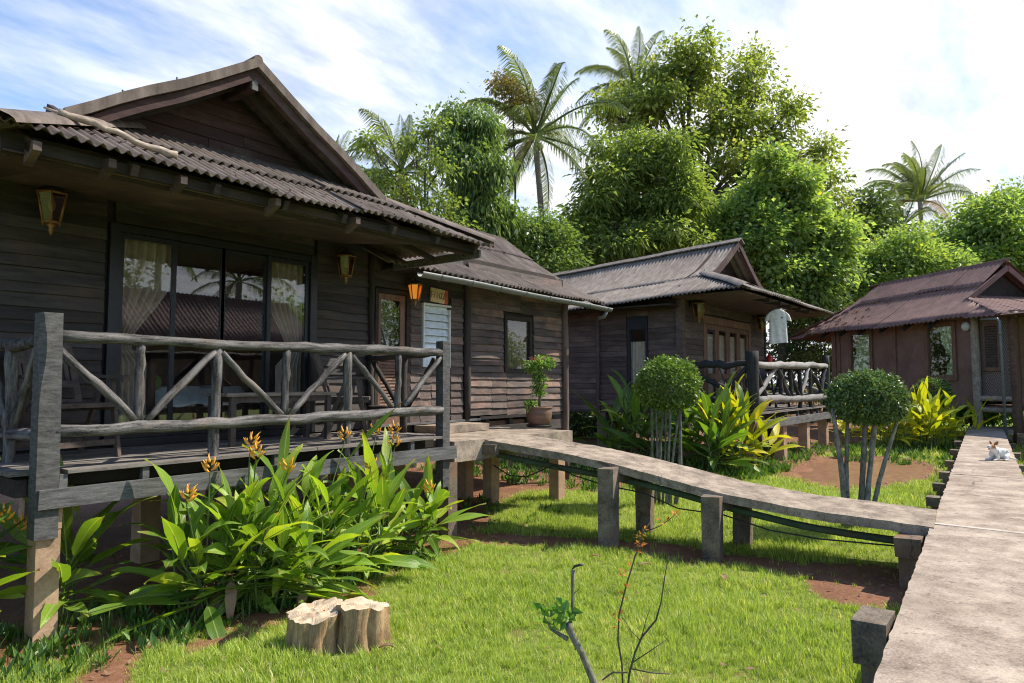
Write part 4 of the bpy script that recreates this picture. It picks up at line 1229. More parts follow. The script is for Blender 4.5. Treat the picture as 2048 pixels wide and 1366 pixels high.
def profstrip(name, mat, dz0, dz1, y0, y1, parent, half=None, ext=0.0):
    pr = [(x, z) for x, z in prof]
    if half == 'L':
        pr = pr[:7]
    if half == 'R':
        pr = pr[6:]
    vs = []
    for x, z in pr:
        for y, d in ((y0, dz0), (y0, dz1), (y1, dz1), (y1, dz0)):
            vs.append((GX + x * (1 + ext), y, z + d))
    m = len(pr)
    fs = [(i * 4 + e, i * 4 + (e + 1) % 4, i * 4 + 4 + (e + 1) % 4, i * 4 + 4 + e) for i in range(m - 1) for e in range(4)] + [(3, 2, 1, 0), tuple((m - 1) * 4 + e for e in range(4))]
    o = MB().add(vs, fs).build(name, mat, parent)
    bm = bmesh.new(); bm.from_mesh(o.data); bmesh.ops.recalc_face_normals(bm, faces=bm.faces); bm.to_mesh(o.data); bm.free()
    return o
for h in 'LR':
    profstrip('barge_board', M_['gable'], -0.20, -0.10, YR + 0.03, YR + 0.065, c1, h)
    profstrip('verge_cap', M_['corr'], -0.095, 0.0, YR - 0.02, YR + 0.16, roof, h, 0.012)
    profstrip('inner_barge', M_['darkwood'], -0.21, -0.11, YR + 0.30, YR + 0.36, c1, h)
def Smain(sg):
    ext = [(0, 4.829), (0.365, 4.584), (0.675, 4.385), (0.965, 4.22), (1.19, 4.079), (1.37, 3.955), (1.56, 3.835), (2.3, 3.42)]
    xs = [e[0] for e in ext][::-1]
    zs_ = [e[1] for e in ext][::-1]
    def f(u, v):
        xx = 2.0 * (1 - v)
        return (GX + sg * xx, u, interp(xx, xs[::-1], zs_[::-1]) - 0.07)
    return f
roof_area(roof, Smain(-1), YR + 0.1, 11.2, ((0.22, 0.62), (0.56, 1.0)), M_['corr'], width=1.05, nv=5, seg=6)
roof_area(roof, Smain(1), YR + 0.1, 11.2, ((0.22, 0.62), (0.56, 1.0)), M_['corr'], width=1.05, nv=5, seg=6)
MB().tube([(GX, YR - 0.02, 4.805), (GX, 8.5, 4.80), (GX, 11.2, 4.79)], 0.045, 8).build('ridge_cap', M_['corr'], roof)
for x, z in ((-1.15, 4.085), (-0.72, 4.345)):
    MB().tube([(GX + x, YR + 0.05, z), (GX + x, YR + 0.05, z + 0.05)], 0.008, 5).build('bolt', M_['black'], roof)
# wing roof
YG, ZG = 6.40, 3.245
def Swing(u, v):
    return (u, YG + 2.48 * v, ZG - 0.012 * (u - 6) + 1.54 * v - 0.10 * math.sin(math.pi * v) - 0.02 * v)
def Swingb(u, v):
    return (u, 11.6 - 2.72 * v, 3.2 + 1.57 * v)
roof_area(roof, Swing, 5.6, 10.96, ((0.0, 0.44), (0.40, 0.74), (0.70, 1.0)), M_['corr'], width=0.92, nv=5, pitch=0.105, amp=0.02, jag=0.04, seg=6)
roof_area(roof, Swingb, 5.6, 10.96, ((0.0, 0.55), (0.5, 1.0)), M_['corr'], width=1.06, nv=3, seg=6)
MB().tube([(4.0, 8.88, 4.80), (8, 8.88, 4.775), (10.98, 8.88, 4.735)], 0.055, 8).build('ridge_cap', M_['corr'], roof)
mb = MB()
vs = []
for i in range(9):
    p = Vector(Swing(10.95, i / 8))
    vs += [(p.x, p.y, p.z - 0.08), (p.x, p.y, p.z - 0.01), (p.x + 0.03, p.y, p.z - 0.01), (p.x + 0.03, p.y, p.z - 0.08)]
mb.add(vs, [(i * 4 + e, i * 4 + (e + 1) % 4, i * 4 + 4 + (e + 1) % 4, i * 4 + 4 + e) for i in range(8) for e in range(4)] + [(3, 2, 1, 0), (32, 33, 34, 35)])
mb.build('verge_board', M_['darkwood'], roof)
# gable infill of the wing end
MB().add([(10.37, YW, 3.5), (10.37, 11.0, 3.5), (10.37, 8.88, 4.62), (10.41, YW, 3.5), (10.41, 11.0, 3.5), (10.41, 8.88, 4.62)], [(0, 1, 2), (5, 4, 3)]).build('gable_wall', M_['darkwood'], c1)
mkbox('soffit', M_['darkwood'], c1, 5.98, 10.5, YG + 0.12, YW + 0.2, 3.26, 3.29)
# grey plastic gutter
gm_ = MB()
vs = []
gn = 10
xs = np.linspace(6.14, 10.99, 16)
for x in xs:
    zc = 3.175 - 0.014 * (x - 6) + 0.006 * math.sin(2 * x)
    for r_ in (0.062, 0.056):
        for kx in range(gn + 1):
            a = math.pi * (1 + kx / gn)
            vs.append((x, YG - 0.06 + r_ * math.cos(a), zc + 0.03 + r_ * 1.15 * math.sin(a)))
st = 2 * (gn + 1)
fs = []
for i in range(len(xs) - 1):
    for kx in range(gn):
        fs.append((i * st + kx, (i + 1) * st + kx, (i + 1) * st + kx + 1, i * st + kx + 1))
        o_ = gn + 1
        fs.append((i * st + o_ + kx, i * st + o_ + kx + 1, (i + 1) * st + o_ + kx + 1, (i + 1) * st + o_ + kx))
    for e in (0, gn):
        fs.append((i * st + e, i * st + o_ + e, (i + 1) * st + o_ + e, (i + 1) * st + e))
gut = gm_.add(vs, fs, True).build('gutter', M_['gutter'], c1)
for x in np.arange(6.5, 10.9, 0.62):
    zc = 3.205 - 0.014 * (x - 6)
    mb = MB()
    mb.tube([(x, YG - 0.06 + 0.065 * math.cos(math.pi * (1 + kx / 8)), zc + 0.076 * math.sin(math.pi * (1 + kx / 8))) for kx in range(9)], 0.009, 5)
    mb.build('bracket', M_['gutter'], gut)
    MB().box(x - 0.035, x + 0.035, YG + 0.02, YG + 0.10, zc + 0.06, zc + 0.115, j=0.01).build('ridge_clip', M_['darkwood'], roof)
MB().tube([(10.85, YG - 0.06, 3.06), (10.85, YG - 0.02, 2.98), (10.85, YG + 0.1, 2.95)], 0.035, 8).build('outlet', M_['gutter'], gut)

# things on and at cabin 1
lantern((2.12, YW - 0.03, 3.47), 0, 'large unlit brass lantern hanging at the far left under the porch roof', s=1.04)
lantern((5.28, YW - 0.03, 3.38), 0, 'unlit brass lantern on the siding between sliding doors and wing door', s=0.98)
lantern((6.47, YW - 0.03, 3.16), 0, 'lit brass lantern glowing amber beside the numbered plaque', True, s=0.86)
pq = MB().box(-0.17, 0.17, -0.012, 0.012, -0.10, 0.10).build('sign', M_['plaque'], None, Matrix.Translation((7.06, YW - 0.05, 3.02)) @ Matrix.Rotation(R(3), 4, 'Y'))
tag(pq, 'small cream plaque with red end reading F/102 above the louvre window', 'sign')
MB().box(0.11, 0.172, -0.014, 0.0121, -0.101, 0.101).build('red_end', M_['plaquered'], pq, Matrix.Translation((7.06, YW - 0.051, 3.02)) @ Matrix.Rotation(R(3), 4, 'Y'))
fc = bpy.data.curves.new('lettering', 'FONT')
fc.body = 'F/102'
fc.size = 0.135
fc.extrude = 0.003
fc.align_x = 'CENTER'
fc.align_y = 'CENTER'
fo = bpy.data.objects.new('lettering_tmp', fc)
COL.objects.link(fo)
dg = bpy.context.evaluated_depsgraph_get()
tm = bpy.data.meshes.new_from_object(fo.evaluated_get(dg))
bpy.data.objects.remove(fo)
tm.materials.clear(); tm.materials.append(M_['lettering'])
inst('lettering', tm, pq, Matrix.Translation((7.025, YW - 0.066, 3.02)) @ Matrix.Rotation(R(3), 4, 'Y') @ Matrix.Rotation(R(90), 4, 'X'))
slat_chair((2.13, 6.28, DZ), R(14), 'brown slatted armchair behind the left corner post of the nearest porch')
slat_chair((5.05, 6.42, DZ), R(48), 'dark slatted armchair right of the porch table on the nearest porch')
tb = thing('porch_table', 'low weathered wooden table standing on the nearest porch before the glass', 'table', (4.05, 6.38, DZ))
tmb = MB()
tt = tmb.box(3.42, 4.68, 6.12, 6.20, 1.64, 1.672).build('tabletop', M_['tablewood'], tb)
for i in range(4):
    mkbox('slat', M_['tablewood'], tt, 3.42, 4.68, 6.205 + i * 0.095, 6.295 + i * 0.095, 1.64, 1.672, 0.003)
MB().box(3.47, 4.63, 6.15, 6.17, 1.58, 1.638).box(3.47, 4.63, 6.53, 6.55, 1.58, 1.638).build('apron', M_['chairwood'], tb)
for x in (3.50, 4.60):
    for y in (6.16, 6.54):
        mkbox('leg', M_['chairwood'], tb, x - 0.026, x + 0.026, y - 0.026, y + 0.026, DZ, 1.639)
rl_ = MB()
for _ in range(150):
    u_, v_ = rnd.uniform(XL + .3, XR - .3), rnd.random() ** 1.5
    p_ = Vector(Sfront(u_, v_ * .95)) + Vector((0, 0, .055))
    s_ = rnd.uniform(.010, .028)
    a_ = rnd.uniform(0, 6.28)
    dx, dy = s_ * math.cos(a_), s_ * math.sin(a_)
    rl_.add([(p_.x - dx, p_.y - dy, p_.z), (p_.x - dy * .4, p_.y + dx * .4, p_.z + .008), (p_.x + dx, p_.y + dy, p_.z + .01), (p_.x + dy * .4, p_.y - dx * .4, p_.z + .004)], [(0, 1, 2), (0, 2, 3)])
tag(rl_.build('roof_litter', M_['dryleaf']), 'small dead leaves caught on the nearest porch roof', 'leaves', kind='stuff')
br = MB()
log(br, (1.72, 5.42, 3.68), (2.48, 5.25, 3.535), 0.022, m=14, wander=0.014, rj=0.3, taper=-0.3)
br.tube([(1.78, 5.42, 3.675), (1.74, 5.50, 3.70), (1.66, 5.52, 3.72)], [0.02, 0.015, 0.008], 6)
tag(br.build('fallen_branch', M_['branch']), 'pale dead branch lying on the corrugated porch roof', 'branch')
# ================================================================== CABIN 2 (middle)
c2 = thing('cabin', 'middle brown timber cabin with pale grey corrugated roof and white shirt under its eave', 'cabin', (17, 8, 0), 0, 'timber holiday cabins')
X2, Y2 = 14.3, 6.42
wl = MB()
wl.box(X2 + 0.012, X2 + 0.10, Y2 + 0.1, 7.29, 1.1, 3.75).box(X2 + 0.012, X2 + 0.10, 7.74, 11.2, 1.1, 3.75).box(X2 + 0.012, X2 + 0.10, 7.29, 7.74, 1.1, 1.72).box(X2 + 0.012, X2 + 0.10, 7.29, 7.74, 3.26, 3.75)
wl.box(X2 + 0.012, 15.45, Y2 + 0.012, Y2 + 0.095, 1.1, 3.95).box(18.62, 19.85, Y2 + 0.012, Y2 + 0.1, 1.1, 3.95).box(15.45, 18.62, Y2 + 0.012, Y2 + 0.1, 3.24, 3.95)
wl.box(19.75, 19.85, Y2 + 0.11, 11.2, 1.1, 3.75).box(X2 + 0.11, 19.74, 11.1, 11.2, 1.1, 3.75).box(X2 + 0.11, 19.74, Y2 + 0.11, 11.09, 1.05, 1.12)
w2 = wl.build('wall', M_['darkwood'], c2)
P2 = 0.125
A = -math.pi / 2
siding(w2, (X2, 9.75), A, 1.15, 1.12, 3.66, P2, M_['siding2'], tilt=0.016)
siding(w2, (X2, 8.54), A, 0.74, 1.12, 3.66, P2, M_['siding2'], tilt=0.016)
siding(w2, (X2, 7.24), A, 0.76, 1.12, 3.66, P2, M_['siding2'], tilt=0.016)
siding(w2, (X2, 7.80), A, 0.56, 1.12, 1.66, P2, M_['siding2'], tilt=0.016)
siding(w2, (X2, 7.80), A, 0.56, 3.30, 3.66, P2, M_['siding2'], tilt=0.016)
siding(w2, (X2, 11.1), A, 1.30, 1.12, 3.66, P2, M_['siding2'], tilt=0.016)
siding(w2, (X2 + 0.08, Y2), 0, 1.05, 1.15, 3.9, P2, M_['siding2'], tilt=0.016)
siding(w2, (18.68, Y2), 0, 1.15, 1.15, 3.9, P2, M_['siding2'], tilt=0.016)
siding(w2, (15.43, Y2), 0, 3.25, 3.40, 3.9, P2, M_['siding2'], (1.6,), tilt=0.016)
for (y, r_) in ((8.57, 0.05), (9.78, 0.05), (6.44, 0.085)):
    mkbox('wall_post', M_['siding2'], c2, X2 - r_ - 0.02, X2 + r_ * 0.6, y - r_ * 0.9, y + r_ * 0.9, 1.05, 3.8, 0.006)
mkbox('wall_post', M_['darkwood'], c2, 19.80, 19.92, Y2 - 0.05, Y2 + 0.06, 1.05, 3.8, 0.006)
mkbox('sill', M_['siding2'], c2, X2 - 0.03, X2 + 0.02, 6.4, 9.8, 1.06, 1.13, 0.004)
for (x, y) in ((14.4, 8.5), (14.4, 9.8), (16.5, 6.6), (16.5, 9.5), (19.7, 6.6), (19.7, 10.5), (14.45, 6.55)):
    mkbox('footing', M_['pillar'], c2, x - 0.12, x + 0.12, y - 0.12, y + 0.12, -0.2, 1.06, 0.01)
# side window with cream curtain
wf = MB().box(X2 - 0.035, X2 + 0.05, 7.25, 7.31, 1.68, 3.30).box(X2 - 0.035, X2 + 0.05, 7.72, 7.78, 1.68, 3.30).box(X2 - 0.03, X2 + 0.05, 7.311, 7.719, 1.68, 1.74).box(X2 - 0.03, X2 + 0.05, 7.311, 7.719, 3.0, 3.30)
win = wf.build('window', M_['alu'], c2)
MB().box(X2 + 0.0, X2 + 0.005, 7.311, 7.719, 1.741, 2.999).build('pane', M_['glass2'], win)
tag(curtain_mesh(0.44, 1.02, 5, 0.02).build('curtain', M_['creamcurtain'], None, Matrix.Translation((X2 + 0.045, 7.73, 2.72)) @ Matrix.Rotation(A, 4, 'Z')), 'cream curtain in the tall side window of the middle cabin', 'curtain', 'curtains behind the windows')
# glazed folding doors
df = MB().box(15.42, 15.56, Y2 - 0.04, Y2 + 0.08, 1.15, 3.36).box(18.52, 18.66, Y2 - 0.04, Y2 + 0.08, 1.15, 3.36).box(15.561, 18.519, Y2 - 0.04, Y2 + 0.08, 3.18, 3.36)
fdoor = df.build('folding_door', M_['brownwood'], c2)
for i in range(4):
    a, b = 15.57 + i * 0.736, 15.57 + (i + 1) * 0.736 - 0.008
    lf = MB().box(a, a + 0.12, Y2 - 0.02, Y2 + 0.03, 1.16, 3.17).box(b - 0.12, b, Y2 - 0.02, Y2 + 0.03, 1.16, 3.17)
    for z0, z1 in ((1.16, 1.26), (1.86, 1.98), (3.05, 3.17)):
        lf.box(a + 0.121, b - 0.121, Y2 - 0.018, Y2 + 0.028, z0, z1)
    lfo = lf.build('leaf_frame', M_['brownwood'], fdoor)
    for z0, z1 in ((1.261, 1.859), (1.981, 3.049)):
        MB().box(a + 0.121, b - 0.121, Y2 + 0.004, Y2 + 0.009, z0, z1).build('pane', M_['glass2'], fdoor)
for i, (xa, wd_, lab) in enumerate(((15.62, 0.62, 'leftmost cream curtain behind the folding doors of the middle cabin'), (16.38, 0.6, 'cream curtain in the second leaf of the middle cabin folding doors'), (17.12, 0.62, 'cream curtain in the third leaf of the middle cabin folding doors'), (17.9, 0.5, 'rightmost cream curtain behind the folding doors of the middle cabin'))):
    tag(curtain_mesh(wd_, 1.72, 5, 0.03).build('curtain', M_['creamcurtain'], None, Matrix.Translation((xa, Y2 + 0.07, 2.95))), lab, 'curtain', 'curtains behind the windows')
# deck and railing of cabin 2
D2 = 1.145
dk = MB()
for y in (5.0, 5.7, 6.3):
    dk.box(14.15, 20.0, y - 0.04, y + 0.04, 0.99, 1.10)
deck2 = dk.build('deck', M_['darkwood'], c2)
for i in range(11):
    y = 4.76 + i * 0.15
    mkbox('plank', M_['deckwood'], deck2, 13.95 + rnd.uniform(-0.05, 0.05), 20.05 + rnd.uniform(-0.05, 0.05), y, y + 0.138, 1.102, D2 + rnd.uniform(-0.006, 0.006), 0.004)
mkbox('beam', M_['beamwood'], c2, 14.05, 20.1, 4.72, 4.79, 0.80, 0.97, 0.006)
for x in np.arange(14.6, 20, 0.9):
    mkbox('spacer', M_['beamwood'], c2, x - 0.03, x + 0.03, 4.80, 4.86, 0.88, 1.10)
for x in (14.2, 16.2, 18.1, 19.95):
    mkbox('footing', M_['footing'], c2, x - 0.11, x + 0.11, 4.80, 5.02, -0.25, 0.98, 0.008)
for x in (15.6, 18.9):
    mkbox('footing', M_['darkwood'], c2, x - 0.1, x + 0.1, 5.9, 6.1, -0.2, 1.0, 0.008)
mklog('post', M_['blacklog'], c2, (14.22, 4.80, 0.5), (14.18, 4.82, 2.42), 0.12, wander=0.02)
mklog('post', M_['blacklog'], c2, (19.98, 4.80, 0.7), (19.98, 4.82, 2.50), 0.09, wander=0.02)
rl2 = log(MB(), (14.22, 4.80, 2.145), (19.96, 4.80, 2.21), 0.078, m=18, wander=0.02, rj=0.2).build('railing', M_['palelog'], c2)
mklog('rail_log', M_['palelog'], rl2, (14.25, 4.80, 1.40), (19.95, 4.80, 1.385), 0.085, wander=0.02, m=16)
for (xa, za, xb, zb, r_, mt) in ((14.3, 1.47, 15.7, 2.10, .05, 'palelog'), (14.30, 2.10, 14.9, 1.45, .05, 'blacklog'), (15.75, 2.12, 16.6, 1.42, .05, 'blacklog'), (16.0, 2.12, 16.0, 1.42, .05, 'blacklog'), (16.65, 2.12, 17.4, 1.42, .045, 'blacklog'), (16.75, 1.45, 16.75, 2.12, .045, 'blacklog'), (17.55, 1.45, 18.25, 2.13, .05, 'palelog'), (17.5, 1.0, 17.5, 2.13, .05, 'blacklog'), (18.3, 2.13, 19.7, 1.45, .055, 'blacklog'), (18.4, 1.0, 18.4, 2.13, .045, 'blacklog'), (19.4, 1.46, 19.85, 2.13, .06, 'blacklog')):
    mklog('rail_log', M_[mt], rl2, (xa, 4.81, za), (xb, 4.81, zb), r_, wander=0.015)
rl3 = log(MB(), (14.2, 4.85, 2.17), (14.3, 6.40, 2.12), 0.075, m=12, wander=0.03, rj=0.25).build('railing', M_['blacklog'], c2)
for a, b, r_ in (((14.22, 4.9, 1.42), (14.28, 6.4, 1.38), 0.075), ((14.26, 6.3, 2.08), (14.22, 5.05, 1.45), 0.06), ((14.24, 4.95, 2.08), (14.25, 5.5, 1.45), 0.06)):
    mklog('rail_log', M_['blacklog'], rl3, a, b, r_, wander=0.015)
rl4 = log(MB(), (19.96, 4.85, 2.19), (19.96, 6.40, 2.12), 0.07, m=10, wander=0.03, rj=0.25).build('railing', M_['blacklog'], c2)
for a, b, r_ in (((19.96, 4.9, 1.42), (19.96, 6.4, 1.38), 0.07), ((19.96, 4.95, 1.5), (19.96, 6.3, 2.1), 0.06), ((18.0, 6.38, 2.0), (19.9, 6.38, 1.45), 0.05)):
    mklog('rail_log', M_['palelog'], rl4, a, b, r_, wander=0.015)
# roof of cabin 2
rf = MB()
for x in np.arange(15.3, 19.2, 0.8):
    rf.bar((x, 4.8, 3.58), (x, 6.4, 3.95), 0.06, 0.1)
roof2 = rf.build('roof', M_['darkwood'], c2)
GX2, GY2 = 17.15, 6.2
def sagz(y):
    return -0.062 * max(0.0, y - 5.3)
def Supper(u, v):   # u along Y, v from break to ridge
    x = lerp(15.05, GX2, v)
    return (x, u, lerp(4.26, 5.42, v) - 0.12 * math.sin(math.pi * v) + sagz(u))
def Slower(u, v):
    t = min(v, max(0.0, (u - 4.72) / 1.48)) if u < 6.2 else v
    x = lerp(13.55, 15.15, t)
    return (x, u, lerp(3.67, 4.30, t) + 0.05 * math.sin(math.pi * t) * 0 + sagz(u) * lerp(0.95, 1, t))
def SupperR(u, v):
    x = lerp(19.3, GX2, v)
    return (x, u, lerp(4.26, 5.42, v) - 0.12 * math.sin(math.pi * v) + sagz(u))
def SlowerR(u, v):
    t = min(v, max(0.0, (u - 4.72) / 1.48)) if u < 6.2 else v
    return (lerp(20.75, 19.2, t), u, lerp(3.64, 4.30, t) + sagz(u))
def Sfront2(u, v):
    t = v * 1.60
    t = min(t, max(0.0, (u - 13.55) * 0.93), max(0.0, (20.75 - u)))
    return (u, 4.70 + t, 3.66 + 0.43 * t + 0.02 * math.sin(u * 1.3))
roof_area(roof2, Slower, 4.72, 12.4, ((0.0, 1.0),), M_['corr2'], width=1.0, nv=6, pitch=0.10, amp=0.021, jag=0.04, seg=6)
roof_area(roof2, Supper, 6.12, 12.2, ((-0.03, 1.0),), M_['corr2'], width=1.0, nv=6, pitch=0.10, amp=0.021, seg=6)
roof_area(roof2, SlowerR, 4.72, 12.4, ((0.0, 1.0),), M_['corr2'], width=1.3, nv=3, seg=5)
roof_area(roof2, SupperR, 6.12, 12.2, ((-0.03, 1.0),), M_['corr2'], width=1.3, nv=4, seg=5)
roof_area(roof2, Sfront2, 13.55, 20.75, ((0.0, 0.56), (0.48, 1.0)), M_['corr2'], width=1.2, nv=5, pitch=0.105, amp=0.021, jag=0.06, seg=6)
mb = MB()
for seg_ in range(6):
    a, b = 6.05 + seg_ * 1.05, 6.05 + (seg_ + 1) * 1.05 + 0.05
    mb.bar((GX2 - 0.10, a, 5.44 + sagz(a) + 0.008 * (seg_ % 2)), (GX2 - 0.10, b, 5.44 + sagz(b) + 0.008 * (seg_ % 2)), 0.26, 0.03, R(-28))
    mb.bar((GX2 + 0.10, a, 5.44 + sagz(a)), (GX2 + 0.10, b, 5.44 + sagz(b)), 0.26, 0.03, R(28))
mb.build('ridge_cap', M_['corr2'], roof2)
mb = MB()
vs = []
for i in range(8):
    t = i / 7
    c = Vector((lerp(13.50, 15.15, t), lerp(4.66, 6.2, t), lerp(3.71, 4.345, t)))
    sdv = Vector((1, -1, 0)).normalized()
    for kx in range(7):
        a = math.pi * kx / 6
        vs.append(c - sdv * 0.17 * math.cos(a) + Vector((0, 0, 0.05 * math.sin(a) - 0.04 * abs(math.cos(a)) + 0.02 * math.sin(5 * t))))
mb.add(vs, [(i * 7 + kx, i * 7 + kx + 1, (i + 1) * 7 + kx + 1, (i + 1) * 7 + kx) for i in range(7) for kx in range(6)], True)
mb.build('hip_cap', M_['corr2'], roof2)
# gable of cabin 2
prof2 = [(-2.1, 4.26), (-1.5, 4.50), (-0.8, 4.90), (0, 5.42), (0.8, 4.90), (1.5, 4.50), (2.1, 4.26)]
vs = [(GX2 + x, 6.62, z - 0.03) for x, z in prof2] + [(GX2 + x, 6.66, z - 0.03) for x, z in prof2]
gw2 = MB().add(vs, [tuple(range(7)), tuple(range(13, 6, -1))]).build('gable_wall', M_['darkwood'], c2)
gable_boards(gw2, 6.62, (4.25, 5.36), lambda z: (GX2 - interp(z + 0.1, [4.26, 4.5, 4.9, 5.42], [2.1, 1.5, 0.8, 0]), GX2 + interp(z + 0.1, [4.26, 4.5, 4.9, 5.42], [2.1, 1.5, 0.8, 0])), 0.135, M_['gable'])
for h in (-1, 1):
    pr = [p for p in prof2 if p[0] * h >= 0]
    pr.sort(key=lambda p: abs(p[0]))
    vs = []
    for x, z in pr:
        for y, d in ((6.10, -0.20), (6.10, -0.03), (6.15, -0.03), (6.15, -0.20)):
            vs.append((GX2 + x, y, z + d))
    m = len(pr)
    MB().add(vs, [(i * 4 + e, i * 4 + (e + 1) % 4, i * 4 + 4 + (e + 1) % 4, i * 4 + 4 + e) for i in range(m - 1) for e in range(4)] + [(3, 2, 1, 0), tuple((m - 1) * 4 + e for e in range(4))]).build('barge_board', M_['gable'], c2)
mkbox('ridge_beam', M_['darkwood'], c2, GX2 - 0.05, GX2 + 0.05, 6.12, 7.4, 5.1, 5.26)
mkbox('soffit', M_['siding2'], c2, 13.75, 20.5, 4.85, 6.40, 3.62, 3.65)
mkbox('soffit', M_['darkwood'], c2, 13.7, 14.28, 6.45, 11.2, 3.46, 3.49)
lantern((14.66, Y2 - 0.03, 3.62), 0, 'brass lantern left of the folding doors of the middle cabin', s=1.3)
lantern((18.92, Y2 - 0.03, 3.62), 0, 'brass lantern right of the folding doors of the middle cabin', s=1.3)
slat_chair((15.75, 5.75, D2), R(20), 'dark brown slatted chair before the folding doors of the middle cabin', s=1.08)
slat_chair((17.9, 5.6, D2), R(-12), 'black slatted chair behind the pale railing of the middle cabin', M_['blacklog'], s=1.12)
# white T-shirt on a hanger below the eave
sh = thing('t_shirt', 'white T-shirt drying on a hanger under the eave of the middle cabin', 'shirt', (16.05, 4.86, 3.45), R(-62))
FRAME = world_of(sh)
mb = MB()
rows = [(0.0, .085, .05), (-.02, .15, .055), (-.045, .21, .06), (-.08, .25, .065), (-.16, .262, .075), (-.30, .265, .08), (-.45, .268, .078), (-.60, .272, .07), (-.70, .276, .065), (-.785, .28, .06)]
na_ = 40
vs = []
for z, w, d in rows:
    for i in range(na_):
        a = 2 * math.pi * i / na_
        cx, cy = math.cos(a), math.sin(a)
        x = .72 * w * (abs(cx) ** .8) * (1 if cx >= 0 else -1)
        y = d * (abs(cy) ** .8) * (1 if cy >= 0 else -1)
        fo = .016 * math.sin(x * 38 + 2.5 * z) * min(1, -z * 1.6)
        vs.append((x, y + fo, z + .012 * math.sin(x * 9) * min(1, -z * 1.5) + (.02 * x if z < -.5 else 0)))
mb.add(vs, [(r_ * na_ + i, r_ * na_ + (i + 1) % na_, (r_ + 1) * na_ + (i + 1) % na_, (r_ + 1) * na_ + i) for r_ in range(len(rows) - 1) for i in range(na_)], True)
for sg in (-1, 1):
    sl_ = [(.135, -.055, .065), (.19, -.11, .075), (.225, -.19, .075), (.245, -.27, .072)]
    vs = []
    for x, z, r_ in sl_:
        for i in range(14):
            a = 2 * math.pi * i / 14
            vs.append((sg * (x + r_ * .75 * math.cos(a)), .045 * math.sin(a), z - .35 * r_ * math.cos(a) * .6))
    mb.add(vs, [(r_ * 14 + i, r_ * 14 + (i + 1) % 14, (r_ + 1) * 14 + (i + 1) % 14, (r_ + 1) * 14 + i) for r_ in range(3) for i in range(14)], True)
me = mb.mesh('cloth')
me.materials.append(M_['shirt'])
inst('cloth', me, sh)
MB().tube([(0, 0, 0.14), (0.03, 0, 0.155), (0.045, 0, 0.12), (0.0, 0, 0.06), (0.0, 0, 0.02)], 0.006, 5).tube([(-0.2, 0, -0.03), (0, 0, 0.03), (0.2, 0, -0.03)], 0.008, 5).build('hanger', M_['black'], sh)
MB().box(0.06, 0.09, -0.079, -0.070, -0.22, -0.18).build('chest_mark', M_['black'], sh)
FRAME = Matrix.Identity(4)
fe = thing('fire_extinguisher', 'red fire extinguisher hanging at the right end wall of the middle cabin', 'fire extinguisher', (19.99, 6.40, 2.05))
MB().lathe([(0.06, 0.0), (0.085, 0.02), (0.085, 0.42), (0.06, 0.48), (0.03, 0.51), (0.03, 0.55)], 14, (20.02, 6.33, 2.05)).build('cylinder', M_['red'], fe)
MB().box(19.98, 20.06, 6.28, 6.38, 2.60, 2.63).tube([(20.02, 6.27, 2.61), (20.0, 6.22, 2.5), (20.0, 6.23, 2.3)], 0.012, 6).build('valve_and_hose', M_['black'], fe)

# ================================================================== CABIN 3 (right)
ang3 = math.atan2(0.77, 0.637)
# local frame: x' along the wall from right to left end, y' outward (towards camera) negative
c3 = thing('cabin', 'right hand brown plastered cabin with red brown corrugated roof and green curtains', 'cabin', (20.26, 0.18, 0), ang3 + math.pi, 'timber holiday cabins')
c3.location.z = 1.78 * (1 - 1.12)
c3.location.x *= 1.12
c3.location.y *= 1.12
c3.scale = (1.12, 1.12, 1.12)
FRAME = world_of(c3)
# with this rotation local +x runs from the left end (seen) to the right end; origin at the right end -> wall spans x in [-7.15, 0]; local -y faces the camera?
LW = 7.15
n_loc = (FRAME.to_3x3() @ Vector((0, -1, 0)))
SGN = 1 if n_loc.dot(Vector((-20, -0.2, 0))) > 0 else -1
def q3(x, y, z):
    return (x, y, z)
YO = 0.0   # wall plane; outside is local -y
def pos3(px, py):
    """local wall x and z of a photo point on the wall plane"""
    o_ = FRAME.inverted() @ EYE
    d = (FRAME.to_3x3().inverted()) @ (fw + rt * ((px - 1024) / F) + up * ((683 - py) / F))
    t = -o_.y / d.y
    p = o_ + d * t
    return p.x, p.z
xl = pos3(1668, 700)[0]; xlog = pos3(1955, 700)[0]; xr = pos3(2032, 700)[0]
w1a, w1b = pos3(1703, 700)[0], pos3(1742, 700)[0]
w2a, w2b = pos3(1857, 700)[0], pos3(1908, 700)[0]
wlm = MB()
ZB, ZT = 1.12, 3.55
for a, b, z0, z1 in ((xl, w1a, ZB, ZT), (w1a, w1b, 3.30, ZT), (w1a, w1b, ZB, 1.95), (w1b, w2a, ZB, ZT), (w2a, w2b, 3.30, ZT), (w2a, w2b, ZB, 1.95), (w2b, xlog, ZB, ZT)):
    wlm.box(a, b, 0.0, 0.10, z0, z1)
wlm.box(xl, xl + 0.1, 0.11, 4.2, ZB, ZT).box(xl + 0.11, xr - 0.11, 4.1, 4.2, ZB, ZT).box(xr - 0.1, xr, 0.11, 4.0, ZB, ZT).box(xl, xr, 0.11, 4.0, ZB - 0.05, ZB + 0.05)
w3 = wlm.build('wall', M_['plaster'], c3)
MB().box(xlog, xr, 0.02, 0.08, 1.35, ZT).build('woven_panel', M_['bamboo'], c3, Matrix.Identity(4))
for x, mt, r_ in ((xl + 0.03, 'brownwood', 0.09), ((w1b + w2a) / 2 - 0.1, 'brownwood', 0.05)):
    mkbox('wall_post', M_[mt], c3, x - r_, x + r_, -0.05, 0.06, 0.9, ZT, 0.006)
mkbox('wall_post', M_['brownwood'], c3, xl + 0.25, xl + 0.33, -0.03, 0.05, 0.9, ZT, 0.006)
